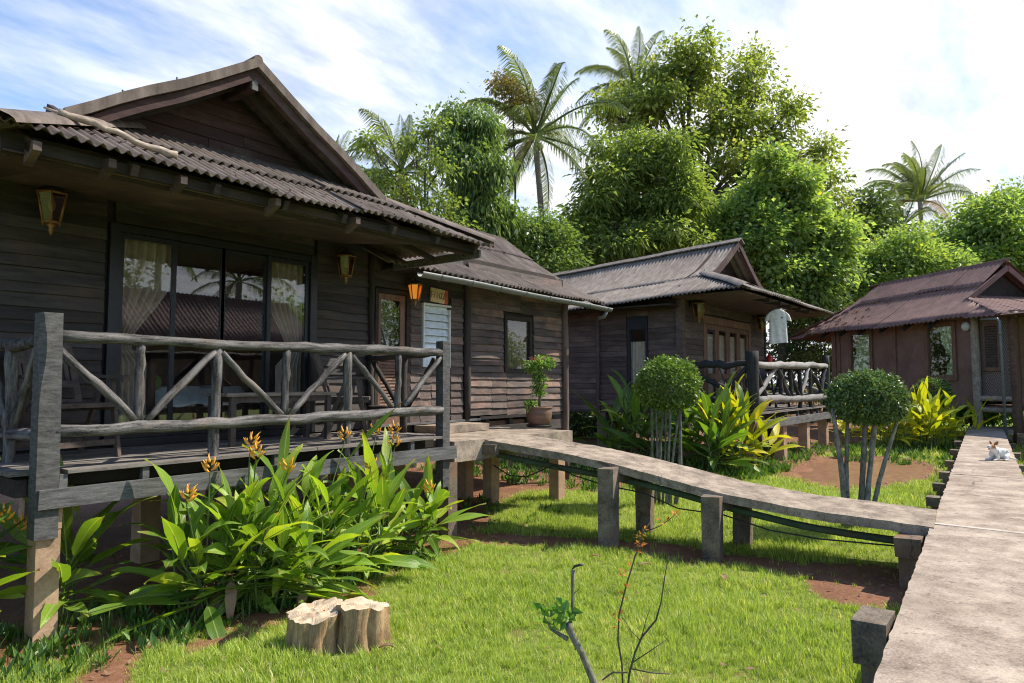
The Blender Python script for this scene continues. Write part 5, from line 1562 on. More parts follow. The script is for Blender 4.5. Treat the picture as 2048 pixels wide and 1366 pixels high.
mklog('corner_log', M_['branch'], c3, (xlog + 0.06, -0.10, 0.3), (xlog, -0.08, 3.5), 0.10)
mklog('corner_log', M_['brownwood'], c3, (xr + 0.02, -0.05, 0.3), (xr, -0.05, 3.5), 0.11)
mklog('rail_log', M_['branch'], c3, (xlog, -0.06, 1.36), (xr, -0.06, 1.36), 0.07)
mklog('rail_log', M_['branch'], c3, (xlog, -0.06, 1.08), (xr, -0.06, 1.08), 0.07)
for a, b, lab, gath, sd_ in ((w1a, w1b, 'pale green curtain tied back in the left window of the right cabin', 0.45, -1), (w2a, w2b, 'pale green curtain pulled right in the window nearer the round lamp', 0.62, 1)):
    f_ = MB().box(a - 0.10, a + 0.02, -0.05, 0.05, 1.82, 3.42).box(b - 0.02, b + 0.10, -0.05, 0.05, 1.82, 3.42).box(a + 0.021, b - 0.021, -0.05, 0.05, 3.30, 3.42).box(a + 0.021, b - 0.021, -0.055, 0.05, 1.82, 1.96)
    fo_ = f_.build('window', M_['brownwood'], c3)
    MB().box(a + 0.021, b - 0.021, 0.0, 0.005, 1.961, 3.299).build('pane', M_['glass2'], fo_)
    tag(curtain_mesh((b - a) * (0.9 if sd_ < 0 else 0.62), 1.32, 5, 0.025, gath, 0.68, sd_, gath * 0.9).build('curtain', M_['greencurtain'], None, Matrix.Translation((a + 0.03 if sd_ < 0 else b - 0.03 - (b - a) * 0.62, 0.12, 3.30))), lab, 'curtain', 'curtains behind the windows')
# louvre shutter in the woven panel
la, lb = pos3(1972, 700)[0], pos3(1996, 700)[0]
sh_ = MB().box(la - 0.06, la, -0.02, 0.05, 2.15, 3.25).box(lb, lb + 0.06, -0.02, 0.05, 2.15, 3.25).box(la, lb, -0.0201, 0.05, 3.2, 3.25).box(la - 0.1, lb + 0.1, -0.04, 0.05, 2.06, 2.149).build('shutter', M_['brownwood'], c3)
slm = MB().box(0, lb - la, -0.03, 0.01, 0, 0.05).mesh('slat')
slm.materials.append(M_['chairwood'])
for i in range(16):
    inst('slat', slm, sh_, Matrix.Translation((la, 0.0, 2.16 + i * 0.065)) @ Matrix.Rotation(R(25), 4, 'X'))
# porch beyond the woven panel
mkbox('porch_floor', M_['footing'], c3, xr + 0.05, xr + 2.6, 0.2, 3.5, 1.10, 1.22)
mkbox('inner_wall', M_['plaster'], c3, xr + 0.0, xr + 2.8, 3.1, 3.2, 1.2, 3.5)
tag(curtain_mesh(0.8, 1.3, 5, 0.03).build('curtain', M_['greencurtain'], None, Matrix.Translation((xr + 0.35, 3.0, 3.15))), 'pale green curtain on the porch of the right cabin at the photo edge', 'curtain', 'curtains behind the windows')
mkbox('porch_post', M_['brownwood'], c3, xr + 2.72, xr + 2.84, -0.45, -0.33, -0.1, 3.33)
mkbox('porch_post', M_['brownwood'], c3, xr + 2.72, xr + 2.84, 3.0, 3.09, 1.0, 3.33)
mkbox('porch_post', M_['footing'], c3, xr + 0.35, xr + 0.5, -0.1, 0.1, -0.2, 1.1)
# round white lamp and drainpipe
lp = MB().sphere((pos3(1944, 653)[0], -0.20, pos3(1944, 653)[1]), (0.12, 0.07, 0.12), 14, 9).build('wall_lamp', M_['white'], None)
tag(lp, 'round white bulkhead lamp at the corner log of the right cabin', 'lamp')
dp = thing('drainpipe', 'pale grey drainpipe with elbow under the eave at the right edge', 'drainpipe', (xr + 0.15, -0.55, 0))
MB().tube([(xr - 0.35, -0.62, 3.33), (xr + 0.10, -0.62, 3.30), (xr + 0.16, -0.62, 3.22), (xr + 0.17, -0.62, 2.6), (xr + 0.2, -0.62, 0.0)], 0.034, 8).build('pipe', M_['gutter'], dp)
MB().lathe([(0.042, 0), (0.042, 0.08)], 10, (xr + 0.17, -0.62, 2.9)).build('coupling', M_['gutter'], dp)
# roof of cabin 3: ridge parallel to the wall
ez = 3.40
def S3(u, v):
    if u < xl + 0.2:
        v = v * max(0.0, min(1.0, (u - (xl - 0.75)) / 0.95)) if v > 0 else 0
    if u > xg + 0.02:
        v = min(v, 0.43 * max(0.0, (XR3 - u) / (XR3 - xg)))
    return (u, -0.62 + 2.42 * v, ez + 1.72 * v - 0.10 * math.sin(math.pi * v))
def S3b(u, v):
    return (u, 4.6 - 2.8 * v, ez + 1.72 * v - 0.10 * math.sin(math.pi * v))
XR3 = xr + 0.05
xg = -2.33
rf3 = MB().bar((xl - 0.3, 1.8, 4.98), (xg - 0.1, 1.8, 4.98), 0.08, 0.14)
for x in np.arange(xl, xg, 0.9):
    rf3.bar((x, -0.5, ez - 0.13), (x, 1.75, 4.74), 0.06, 0.1)
roof3 = rf3.build('roof', M_['darkwood'], c3)
roof_area(roof3, S3, xl - 0.75, xg, ((0.0, 0.66), (0.62, 1.0)), M_['corr3'], width=1.02, nv=5, pitch=0.15, amp=0.024)
roof_area(roof3, S3, xg + 0.03, XR3, ((0.0, 0.43),), M_['corr3'], width=0.9, nv=4, pitch=0.15, amp=0.024)
roof_area(roof3, S3b, xl - 0.4, xg, ((0.0, 1.0),), M_['corr3'], width=1.4, nv=3, seg=5)
# left hip end slope, scattered with dry leaves
def S3h(u, v):
    return (xl - 1.9 + 1.7 * v, lerp(u, 1.8, v * 0.9), ez - 0.12 + 1.45 * v)
roof_area(roof3, S3h, -0.62, 4.6, ((0.0, 1.0),), M_['corr3'], width=1.3, nv=4, seg=5)
def S3f(u, v):   # small wedge in front of the hip
    return (lerp(u, max(u, xl - 0.75), v), -0.62 + 0.9 * v * max(0.05, min(1, (u - (xl - 1.9)) / 1.15)), ez - 0.12 + 0.55 * v * max(0.0, min(1, (u - (xl - 1.9)) / 1.15)))
roof_area(roof3, S3f, xl - 1.9, xl - 0.70, ((0.0, 1.0),), M_['corr3'], width=1.2, nv=3)
MB().tube([(xl - 0.35, 1.8, 5.10), (xl + 3, 1.8, 5.13), (xg + 0.06, 1.8, 5.14)], 0.06, 7).build('ridge_cap', M_['corr3'], roof3)
# gable end and skirt roof on the right
MB().add([(xg - 0.35, 0.05, 3.72), (xg - 0.35, 3.55, 3.72), (xg - 0.35, 1.8, 4.88), (xg - 0.31, 0.05, 3.72), (xg - 0.31, 3.55, 3.72), (xg - 0.31, 1.8, 4.88)], [(0, 1, 2), (5, 4, 3), (0, 3, 4, 1), (1, 4, 5, 2), (2, 5, 3, 0)]).build('gable_wall', M_['darkwood'], c3)
MB().bar((xg + .03, -0.1, 3.60), (xg + .03, 1.8, 4.93), 0.04, 0.14).bar((xg + .03, 3.7, 3.60), (xg + .03, 1.8, 4.93), 0.04, 0.14).build('barge_board', M_['corr3'], c3)
def S3s(u, v):
    wd3 = XR3 - xg
    t = min(v * (wd3 + 0.3), max(0.0, u + 0.62) / 1.04 * wd3, max(0.0, 4.22 - u) / 1.04 * wd3)
    return (XR3 - t, u, ez + 0.01 + 0.625 / wd3 * t)
roof_area(roof3, S3s, -0.62, 4.22, ((0.0, 1.0),), M_['corr3'], width=1.25, nv=4, seg=6)
def S3p(u, v):
    return (XR3 - 0.08 + 3.0 * v, u, 3.36 - 0.02 * v)
roof_area(roof3, S3p, -0.55, 3.3, ((0.0, 1.0),), M_['corr3'], width=1.2, nv=2, seg=5)
lm = MB()
for i in range(260):
    a = rnd.random() ** 1.6
    u = xl - 1.8 + 3.6 * a
    v = rnd.uniform(0.0, 0.6)
    p = Vector(S3(u, v)) if u > xl - 0.7 else Vector((u, -0.5 + rnd.uniform(0, 0.8), ez + 0.1 + 0.4 * rnd.random() * (u - xl + 1.9)))
    s_ = rnd.uniform(0.03, 0.07)
    an = rnd.uniform(0, 6.28)
    dx, dy = s_ * math.cos(an), s_ * math.sin(an)
    lm.add([(p.x - dx, p.y - dy, p.z + 0.05), (p.x - dy * .4, p.y + dx * .4, p.z + 0.07), (p.x + dx, p.y + dy, p.z + 0.06), (p.x + dy * .4, p.y - dx * .4, p.z + 0.065)], [(0, 1, 2), (0, 2, 3)])
tag(lm.build('fallen_leaves', M_['dryleaf'], None), 'dry brown leaves scattered on the hip end of the red brown roof', 'leaves', kind='stuff')
FRAME = Matrix.Identity(4)
# ================================================================== VEGETATION
def leaves(P, D, L, Wd, rng, fold=0.12, droop=0.15):
    """arrays: positions, directions (unit), lengths, widths -> verts, faces (two tris per leaf)"""
    n = len(P)
    rv = rng.normal(size=(n, 3))
    rv[:, 2] += 1.2
    s = np.cross(D, rv)
    s /= np.linalg.norm(s, axis=1, keepdims=True) + 1e-9
    nn = np.cross(s, D)
    L = L[:, None]
    Wd = Wd[:, None]
    mid = P + D * L * 0.45 - nn * 0
    v0 = P
    v1 = mid + s * Wd * 0.5 + nn * Wd * fold
    v2 = P + D * L + np.array([0, 0, -1.0]) * L * droop
    v3 = mid - s * Wd * 0.5 + nn * Wd * fold
    V = np.stack([v0, v1, v2, v3], 1).reshape(-1, 3)
    b = np.arange(n)[:, None] * 4
    Fc = np.concatenate([b + np.array([[0, 1, 2]]), b + np.array([[0, 2, 3]])], 0)
    return V, Fc


def unit(a):
    return a / (np.linalg.norm(a, axis=1, keepdims=True) + 1e-9)


def crown_mesh(name, lobes, n_leaves, ll, lw, mat, seed, clump=0.45, per=45, droop=0.25, flat=0.65, shell=0.55, updir=0.15):
    rng = np.random.default_rng(seed)
    ex_ = []
    for l in lobes:
        c, r, dn = np.array(l[0]), np.array(l[1]), (l[2] if len(l) > 2 else 1.0)
        ex_.append((c, r * 0.66, dn * 0.55))
        for _ in range(9):
            d = unit(rng.normal(size=(1, 3)))[0]
            d[2] = d[2] * 0.85 + 0.1
            ex_.append((c + d * r * rng.uniform(0.55, 1.12), r * rng.uniform(0.20, 0.42), dn * rng.uniform(0.5, 1.5)))
    lobes = ex_
    vol = np.array([l[1][0] * l[1][1] + l[1][0] * l[1][2] for l in lobes])
    cs = []
    Ps, Ds, Ts = [], [], []
    for (c, r, *dn), w in zip(lobes, vol / vol.sum()):
        k = max(2, int(n_leaves * w * (dn[0] if dn else 1) / per))
        d = unit(rng.normal(size=(k, 3)))
        rad = shell + (1.02 - shell) * rng.random(k) ** 0.7
        cc = np.array(c) + d * np.array(r) * rad[:, None] * (1 + 0.12 * rng.normal(size=(k, 1)))
        for i in range(k):
            m = int(per * rng.uniform(0.5, 1.5))
            sg = clump * rng.uniform(0.6, 1.3)
            off = rng.normal(size=(m, 3)) * np.array([sg, sg, sg * flat])
            dd = unit(off / sg * 0.8 + d[i] * 0.5 + rng.normal(size=(m, 3)) * 0.5 + np.array([0, 0, updir - droop]))
            Ps.append(cc[i] + off)
            Ds.append(dd)
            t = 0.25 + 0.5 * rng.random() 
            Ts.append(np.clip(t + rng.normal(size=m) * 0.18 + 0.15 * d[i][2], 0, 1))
            cs.append(cc[i])
    P, D, T = np.concatenate(Ps), np.concatenate(Ds), np.concatenate(Ts)
    n = len(P)
    sz = rng.uniform(0.5, 1.35, n)
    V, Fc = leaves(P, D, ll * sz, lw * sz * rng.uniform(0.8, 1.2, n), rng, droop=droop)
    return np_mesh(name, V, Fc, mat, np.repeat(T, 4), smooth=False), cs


def tree(name, label, cat, D, base_px, lobes_px, n_leaves, mat, seed, ll=0.22, lw=0.11, trunk_r=0.18, trunk_top=None, bark='bark', depth=1.0, base_z=0.0, group='trees behind the cabins', limbs=1.0, nb=6, **kw):
    """tree standing D metres ahead; lobes (px, py, rx, ry[, density[, dD]]) measured on the photograph"""
    rr = random.Random(seed)
    lobes = []
    for l in lobes_px:
        px, py, rx, ry = l[:4]
        dn = l[4] if len(l) > 4 else 1.0
        dd = l[5] if len(l) > 5 else rr.uniform(-0.6, 0.6) * depth
        Dl = D + dd
        c = pt(px, py, Dl)
        lobes.append((tuple(c), (rx * Dl / F, rx * Dl / F * 0.9, ry * Dl / F), dn))
    b = pt(base_px, 764, D)
    t = thing(name, label, cat, (b.x, b.y, base_z), 0, group)
    cm, cs = crown_mesh('crown', lobes, n_leaves, ll, lw, mat, seed, **kw)
    o = inst('crown', cm, t)
    o['kind'] = 'stuff'
    tb = MB()
    base = Vector((b.x, b.y, base_z - 0.2))
    cen = sum((Vector(l[0]) for l in lobes), Vector()) / len(lobes)
    lowz = min(l[0][2] - l[1][2] for l in lobes)
    tt = Vector(trunk_top) if trunk_top else Vector((lerp(b.x, cen.x, 0.6), lerp(b.y, cen.y, 0.6), lerp(max(lowz, 1.0), cen.z, 0.45)))
    mids = [base.lerp(tt, f_) + Vector((rr.uniform(-1, 1), rr.uniform(-1, 1), 0)) * 0.12 * math.sin(math.pi * f_) for f_ in (0, .25, .5, .75, 1)]
    tb.tube(mids, [trunk_r * 1.25, trunk_r, trunk_r * .9, trunk_r * .8, trunk_r * .65], 8)
    cs_ = [Vector(c) for c in cs]
    for l in lobes:
        c = Vector(l[0])
        mid = tt.lerp(c, 0.5) + Vector((rr.uniform(-.3, .3), rr.uniform(-.3, .3), rr.uniform(-.1, .4)))
        tb.tube([tt - Vector((0, 0, 0.1)), mid, c], [trunk_r * .5 * limbs, trunk_r * .33 * limbs, trunk_r * .18 * limbs], 6, cap=False)
        near = sorted(cs_, key=lambda q_: (q_ - c).length)[:nb * 3]
        rr.shuffle(near)
        for q_ in near[:nb]:
            m2 = mid.lerp(q_, 0.5) + Vector((rr.uniform(-.2, .2), rr.uniform(-.2, .2), rr.uniform(-.15, .2)))
            tb.tube([mid.lerp(c, rr.random()), m2, q_], [trunk_r * .16 * limbs, trunk_r * .11 * limbs, 0.008], 5, cap=False)
    tb.build('trunk', M_[bark], t)
    return t


def palm(name, label, D, top_px, base_px, r, nf, L, seed, wind=(-0.3, 0.2, 0), coconuts=0, dry=2, droop=1.0, el=(-20, 85)):
    rr = random.Random(seed)
    rng = np.random.default_rng(seed)
    top = pt(top_px[0], top_px[1], D) if D else top_px
    b = pt(base_px, 764, D) if D else base_px
    t = thing(name, label, 'palm tree', (b.x, b.y, 0), 0, 'coconut palms behind the cabins')
    base = Vector((b.x, b.y, -0.2))
    pts = []
    for i in range(15):
        f_ = i / 14
        p = base.lerp(top, f_)
        side = rt * (0.10 * L * math.sin(math.pi * f_) * 0.35)
        pts.append(p + side)
    MB().tube(pts, [r * lerp(1.3, 0.75, min(1, i / 9)) * (1 + 0.04 * (i % 2)) for i in range(15)], 10).build('trunk', M_['barkpalm'], t)
    wv = Vector(wind)
    for k in range(nf):
        f_ = (k + 0.5) / nf
        phi = k * 2.39996 + rr.uniform(-0.2, 0.2)
        e0 = R(lerp(el[1], el[0], f_ ** 0.9)) + rr.uniform(-0.1, 0.1)
        Lf = L * rr.uniform(0.88, 1.1) * (0.78 if f_ < 0.15 else 1)
        d = Vector((math.cos(phi) * math.cos(e0), math.sin(phi) * math.cos(e0), math.sin(e0)))
        p = Vector((0, 0, 0)) + d * r * 0.5
        N = 14
        rp, rd = [], []
        dd = d.copy()
        for i in range(N + 1):
            rp.append(p.copy())
            rd.append(dd.copy())
            p = p + dd * (Lf / N)
            g_ = 0.042 * droop * (0.35 + 1.9 * i / N)
            dd = (dd + Vector((0, 0, -1)) * g_ * (0.35 + abs(math.cos(math.asin(max(-1, min(1, dd.z)))))) * 1.7 + wv * 0.085 * (0.3 + i / N)).normalized()
        vs, fs, tn = [], [], []
        rad = [0.05 * (1 - i / N) + 0.008 for i in range(N + 1)]
        mb = MB()
        mb.tube(rp, [x * L / 3.5 for x in rad], 4, cap=False)
        nl = 66
        tint0 = rr.uniform(0.15, 0.7)
        for i in range(nl):
            s_ = 0.12 + 0.88 * (i + 0.5) / nl
            x = s_ * N
            a = min(int(x), N - 1)
            fr_ = x - a
            c = rp[a].lerp(rp[a + 1], fr_)
            tg = rd[a].lerp(rd[min(a + 1, N)], fr_).normalized()
            sv = tg.cross(Vector((0, 0, 1)))
            sv = sv.normalized() if sv.length > 0.05 else Vector((math.sin(phi), -math.cos(phi), 0))
            upv = sv.cross(tg).normalized()
            ln = Lf * 0.27 * (math.sin(math.pi * min(1, 0.18 + 0.80 * s_)) ** 0.7) * rr.uniform(0.85, 1.1)
            wdl = 0.023 * L / 3.3 + 0.006
            for sg in (-1, 1):
                dl = (sv * sg * 0.62 + tg * 0.66 + upv * 0.10 + wv * 0.35 + Vector((rr.gauss(0, .06), rr.gauss(0, .06), rr.gauss(-.10, .06)))).normalized()
                dl2 = (dl * 0.7 + Vector((0, 0, -1.0)) + wv * 0.45).normalized()
                q0, q1 = c, c + dl * ln * 0.45
                q2 = q1 + dl2 * ln * 0.62
                wdv = (tg * 0.8 + upv * 0.35 * sg).normalized() * wdl
                b0 = len(mb.v)
                mb.add([q0 - wdv * .5, q0 + wdv * .5, q1 - wdv * .55, q1 + wdv * .55, q2], [(0, 2, 3, 1), (2, 4, 3)])
        me = mb.mesh('frond')
        a_ = me.attributes.new('tint', 'FLOAT', 'POINT')
        vals = np.clip(tint0 + rng.normal(size=len(me.vertices)) * 0.1, 0, 1)
        a_.data.foreach_set('value', vals.astype(np.float32))
        isdry = k >= nf - dry
        me.materials.append(M_['dryfrond'] if isdry else M_['frond'])
        inst('frond', me, t, Matrix.Translation(top))
    for k in range(coconuts):
        a = k * 2.1 + 0.4
        c = top + Vector((math.cos(a) * 0.30, math.sin(a) * 0.30, -0.28 - 0.12 * (k % 3)))
        MB().sphere((0, 0, 0), (0.13, 0.13, 0.16), 10, 7).build('coconut', M_['coconut'], t, Matrix.Translation(c))
    return t


# --- palms
palm('coconut_palm', 'tall coconut palm with green coconuts and fronds blown to the left', 28, (1070, 272), 1100, 0.155, 26, 3.9, 3, wind=tuple(-rt * 0.5), coconuts=7, dry=1, el=(-35, 88))
palm('coconut_palm', 'small coconut palm with yellowing lower fronds above the nearest roof', 25, (803, 345), 800, 0.17, 24, 2.6, 5, wind=tuple(-rt * 0.2), coconuts=3, dry=5, el=(-45, 88))
palm('coconut_palm', 'tall palm poking out left of the big olive green tree top', 42, (1266, 170), 1275, 0.20, 22, 4.0, 8, wind=tuple(-rt * 0.55), dry=1, el=(-30, 88))
palm('coconut_palm', 'windswept palm standing alone against the white sky at right', 55, (1840, 402), 1845, 0.22, 28, 5.0, 11, wind=tuple(-rt * 0.75), dry=2, el=(5, 89))
palm('coconut_palm', 'shorter palm just left of the windswept palm at right', 52, (1806, 452), 1808, 0.24, 18, 3.9, 13, wind=tuple(-rt * 0.6), dry=2, el=(-40, 85))
palm('coconut_palm', 'distant palm whose frond tips show behind the nearest gable', 34, (665, 345), 660, 0.2, 16, 2.3, 17, wind=tuple(rt * 0.1), dry=1)
# --- broadleaf trees
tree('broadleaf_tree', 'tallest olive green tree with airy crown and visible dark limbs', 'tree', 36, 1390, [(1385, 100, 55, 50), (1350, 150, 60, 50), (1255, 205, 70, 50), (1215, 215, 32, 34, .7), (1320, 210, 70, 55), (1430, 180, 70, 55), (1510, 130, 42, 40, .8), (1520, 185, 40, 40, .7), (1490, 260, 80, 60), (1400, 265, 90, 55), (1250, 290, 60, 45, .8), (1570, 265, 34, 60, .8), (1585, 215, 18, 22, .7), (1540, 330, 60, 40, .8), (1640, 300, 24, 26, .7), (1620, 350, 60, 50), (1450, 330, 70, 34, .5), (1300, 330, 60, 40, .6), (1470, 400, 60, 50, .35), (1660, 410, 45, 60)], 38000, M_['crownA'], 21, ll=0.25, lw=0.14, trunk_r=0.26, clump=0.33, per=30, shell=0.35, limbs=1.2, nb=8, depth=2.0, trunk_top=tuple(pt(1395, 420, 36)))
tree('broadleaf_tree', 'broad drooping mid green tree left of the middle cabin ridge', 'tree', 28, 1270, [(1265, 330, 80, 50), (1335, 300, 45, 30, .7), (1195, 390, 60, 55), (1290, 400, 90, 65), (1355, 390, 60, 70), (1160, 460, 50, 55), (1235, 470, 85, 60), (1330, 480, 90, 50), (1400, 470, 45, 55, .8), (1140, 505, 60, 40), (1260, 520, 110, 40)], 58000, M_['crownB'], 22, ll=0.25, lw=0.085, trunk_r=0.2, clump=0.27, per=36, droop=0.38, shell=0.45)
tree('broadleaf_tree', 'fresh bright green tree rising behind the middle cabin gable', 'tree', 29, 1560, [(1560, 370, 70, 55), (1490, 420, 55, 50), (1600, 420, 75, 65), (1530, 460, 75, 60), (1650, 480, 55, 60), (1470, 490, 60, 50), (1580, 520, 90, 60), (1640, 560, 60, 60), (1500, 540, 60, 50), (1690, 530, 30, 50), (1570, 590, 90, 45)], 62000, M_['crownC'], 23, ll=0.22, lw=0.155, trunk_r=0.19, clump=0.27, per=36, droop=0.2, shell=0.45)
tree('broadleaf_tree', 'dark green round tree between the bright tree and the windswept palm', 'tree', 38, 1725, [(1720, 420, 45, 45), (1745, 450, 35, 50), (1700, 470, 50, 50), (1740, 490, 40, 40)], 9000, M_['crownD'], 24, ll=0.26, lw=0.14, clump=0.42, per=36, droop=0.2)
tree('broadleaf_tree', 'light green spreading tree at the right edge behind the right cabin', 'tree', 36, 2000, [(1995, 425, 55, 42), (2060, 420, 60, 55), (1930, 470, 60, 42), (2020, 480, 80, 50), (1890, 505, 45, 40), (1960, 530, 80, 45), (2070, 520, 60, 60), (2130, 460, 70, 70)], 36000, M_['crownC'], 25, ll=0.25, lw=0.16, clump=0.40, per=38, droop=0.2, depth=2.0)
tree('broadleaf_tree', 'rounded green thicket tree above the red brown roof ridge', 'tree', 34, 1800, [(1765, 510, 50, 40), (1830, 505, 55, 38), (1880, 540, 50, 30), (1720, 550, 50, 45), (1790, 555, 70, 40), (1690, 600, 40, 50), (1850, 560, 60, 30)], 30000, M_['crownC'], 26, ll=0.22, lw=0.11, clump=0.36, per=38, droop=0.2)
tree('vine_covered_tree', 'narrow column of hanging vines covering a dead tree', 'tree', 24, 950, [(930, 250, 34, 26), (965, 262, 30, 26), (945, 300, 52, 34), (925, 345, 40, 40), (970, 350, 40, 45), (940, 400, 45, 45), (985, 420, 40, 50), (955, 460, 60, 40), (905, 240, 12, 18, .6), (895, 300, 22, 30, .5)], 19000, M_['vine'], 27, ll=0.17, lw=0.10, trunk_r=0.16, clump=0.20, per=26, droop=0.9, flat=1.3, shell=0.6)
tree('sparse_tree', 'thin bare limbed tree with few leaves behind the nearest cabin ridge', 'tree', 21, 850, [(860, 255, 16, 16, 2.0), (740, 285, 12, 12, 2.0), (830, 290, 22, 14, .8), (885, 330, 24, 24, .8), (790, 395, 40, 26, .5), (870, 400, 36, 36, .6), (760, 360, 24, 20, .4), (830, 440, 50, 30, .7), (905, 440, 36, 40, 1.0), (820, 370, 40, 40, .3)], 3000, M_['crownB'], 28, ll=0.15, lw=0.07, trunk_r=0.09, clump=0.20, per=22, droop=0.3, trunk_top=tuple(pt(850, 470, 21)))
tree('bush', 'bushy green undergrowth below the vine column and the tall palm', 'bush', 25, 1030, [(1010, 470, 40, 40), (1060, 470, 45, 38), (1110, 480, 45, 40), (980, 510, 40, 30), (1050, 520, 60, 35), (1110, 530, 50, 35)], 16000, M_['vine'], 29, ll=0.17, lw=0.09, trunk_r=0.08, clump=0.28, per=36, droop=0.3)
tree('bush', 'tangled yellow flowering creeper hanging in the tall palm crown', 'creeper', 27.3, 1030, [(1020, 190, 36, 30), (1005, 165, 22, 20, .7), (1045, 215, 24, 30)], 3000, M_['creeper'], 35, ll=0.14, lw=0.07, trunk_r=0.05, clump=0.22, per=30, droop=0.4)
tree('bush', 'dark shrubbery in the gap between the middle and right cabins', 'bush', 30, 1620, [(1590, 640, 50, 50), (1640, 680, 60, 50), (1600, 720, 60, 40), (1660, 740, 50, 30), (1560, 700, 40, 50), (1680, 640, 40, 50)], 16000, M_['crownD'], 30, ll=0.16, lw=0.08, trunk_r=0.07, clump=0.28, per=36)
tree('bush', 'shaded shrubbery behind the gap of the nearest and middle cabins', 'bush', 23, 1150, [(1120, 830, 60, 40), (1180, 850, 60, 34), (1250, 850, 70, 34), (1060, 830, 60, 40), (1320, 850, 60, 30)], 14000, M_['crownD'], 31, ll=0.14, lw=0.07, trunk_r=0.05, clump=0.28, per=36)
tree('hedge', 'low sunlit hedge seen under the deck of the middle cabin', 'hedge', 34, 1600, [(1560, 785, 60, 20), (1640, 785, 60, 22), (1700, 780, 50, 24), (1500, 790, 60, 18), (1780, 780, 60, 24)], 9000, M_['crownC'], 32, ll=0.16, lw=0.08, trunk_r=0.05, clump=0.3, per=36)
tree('broadleaf_tree', 'row of dark trees closing the view behind the nearest cabin wing', 'tree', 34, 1100, [(1040, 560, 90, 70), (1140, 590, 90, 60), (1240, 600, 90, 60), (1340, 620, 90, 60), (1120, 680, 120, 70), (1260, 700, 120, 60)], 14000, M_['crownB'], 33, ll=0.28, lw=0.13, clump=0.45, per=36)
tree('broadleaf_tree', 'dense green trees closing the view behind the right cabin', 'tree', 42, 1800, [(1700, 640, 90, 70), (1820, 640, 90, 70), (1940, 640, 90, 70), (2060, 640, 90, 80), (1760, 720, 120, 60), (1960, 720, 120, 60), (2130, 700, 90, 80)], 16000, M_['crownB'], 34, ll=0.3, lw=0.16, clump=0.5, per=36)
# --- clipped topiary trees
def topiary(label, base, cen, rad, n, mat, seed, stems, ll=0.04, stem_r=0.022, dense=True):
    rng = np.random.default_rng(seed)
    rr = random.Random(seed)
    t = thing('topiary_tree', label, 'topiary', (base[0], base[1], 0), 0, 'clipped topiary trees')
    d = unit(rng.normal(size=(n, 3)))
    bump_ = 1 + 0.05 * np.sin(d[:, 0] * 6 + seed) * np.cos(d[:, 1] * 5) + 0.03 * np.sin(d[:, 2] * 11 + d[:, 0] * 9) + np.abs(rng.normal(size=n)) * 0.03
    rr_ = 1 - 0.22 * rng.random(n) ** 2.0
    z = d[:, 2].copy()
    flatb = np.where(z < -0.5, -0.5 + (z + 0.5) * 0.55, z)
    P = np.stack([d[:, 0], d[:, 1], flatb], 1) * np.array(rad) * (rr_ * bump_)[:, None] + np.array(cen)
    keep = (np.sin(d[:, 0] * 5 + 2 * d[:, 2] + seed) * np.sin(d[:, 1] * 6 - d[:, 2] * 3) + 0.35 * rng.normal(size=n)) > -0.75
    d, P = d[keep], P[keep]
    k_ = 260
    ds_ = unit(rng.normal(size=(34, 3)) + np.array([0, 0, 0.6]))
    ii_ = rng.integers(0, 34, k_)
    tt_ = rng.uniform(0.92, 1.16, k_)[:, None]
    P = np.concatenate([P, ds_[ii_] * np.array(rad) * tt_ + np.array(cen) + rng.normal(size=(k_, 3)) * 0.012])
    d = np.concatenate([d, ds_[ii_]])
    n = len(P)
    D = unit(d * 0.55 + rng.normal(size=(n, 3)) * 0.75)
    T = np.clip(rng.random(n) * 0.75 + 0.1 * d[:, 2] + 0.1 * rng.normal(size=n), 0, 1)
    V, Fc = leaves(P, D, ll * rng.uniform(0.6, 1.4, n), ll * 0.55 * rng.uniform(0.7, 1.3, n), rng, droop=0.1)
    o = inst('crown', np_mesh('crown', V, Fc, mat, np.repeat(T, 4), smooth=False), t)
    o['kind'] = 'stuff'
    for (bx, by, tx, ty, tz, r_) in stems:
        a = Vector((base[0] + bx, base[1] + by, -0.1))
        b = Vector((cen[0] + tx, cen[1] + ty, cen[2] + tz))
        pts = []
        w1, w2 = rr.uniform(-.03, .03), rr.uniform(-.03, .03)
        for i in range(8):
            f_ = i / 7
            pts.append(a.lerp(b, f_) + Vector((w1 * math.sin(5 * f_) + rr.uniform(-.006, .006), w2 * math.sin(4 * f_), 0)))
        MB().tube(pts, [r_ * lerp(1.1, 0.62, i / 7) * rr.uniform(.82, 1.14) for i in range(8)], 8, jit=0.10).build('stem', M_['palebark'], t)
        for _ in range(3):
            q_ = Vector(cen) + Vector((rr.uniform(-.7, .7) * rad[0], rr.uniform(-.7, .7) * rad[1], rr.uniform(-.2, .5) * rad[2]))
            pass
    tw = MB()
    for _ in range(14):
        a = Vector((cen[0] + rr.uniform(-.3, .3) * rad[0], cen[1] + rr.uniform(-.3, .3) * rad[1], cen[2] - rad[2] * 0.55))
        dv = unit(np.array([[rr.gauss(0, 1), rr.gauss(0, 1), abs(rr.gauss(0.3, .6))]]))[0]
        q_ = Vector(cen) + Vector(dv * np.array(rad) * 0.93)
        tw.tube([a, a.lerp(q_, .5) + Vector((0, 0, 0.03)), q_], [stem_r * .5, stem_r * .35, 0.004], 5, cap=False)
    tw.build('twigs', M_['palebark'], t)
    return t


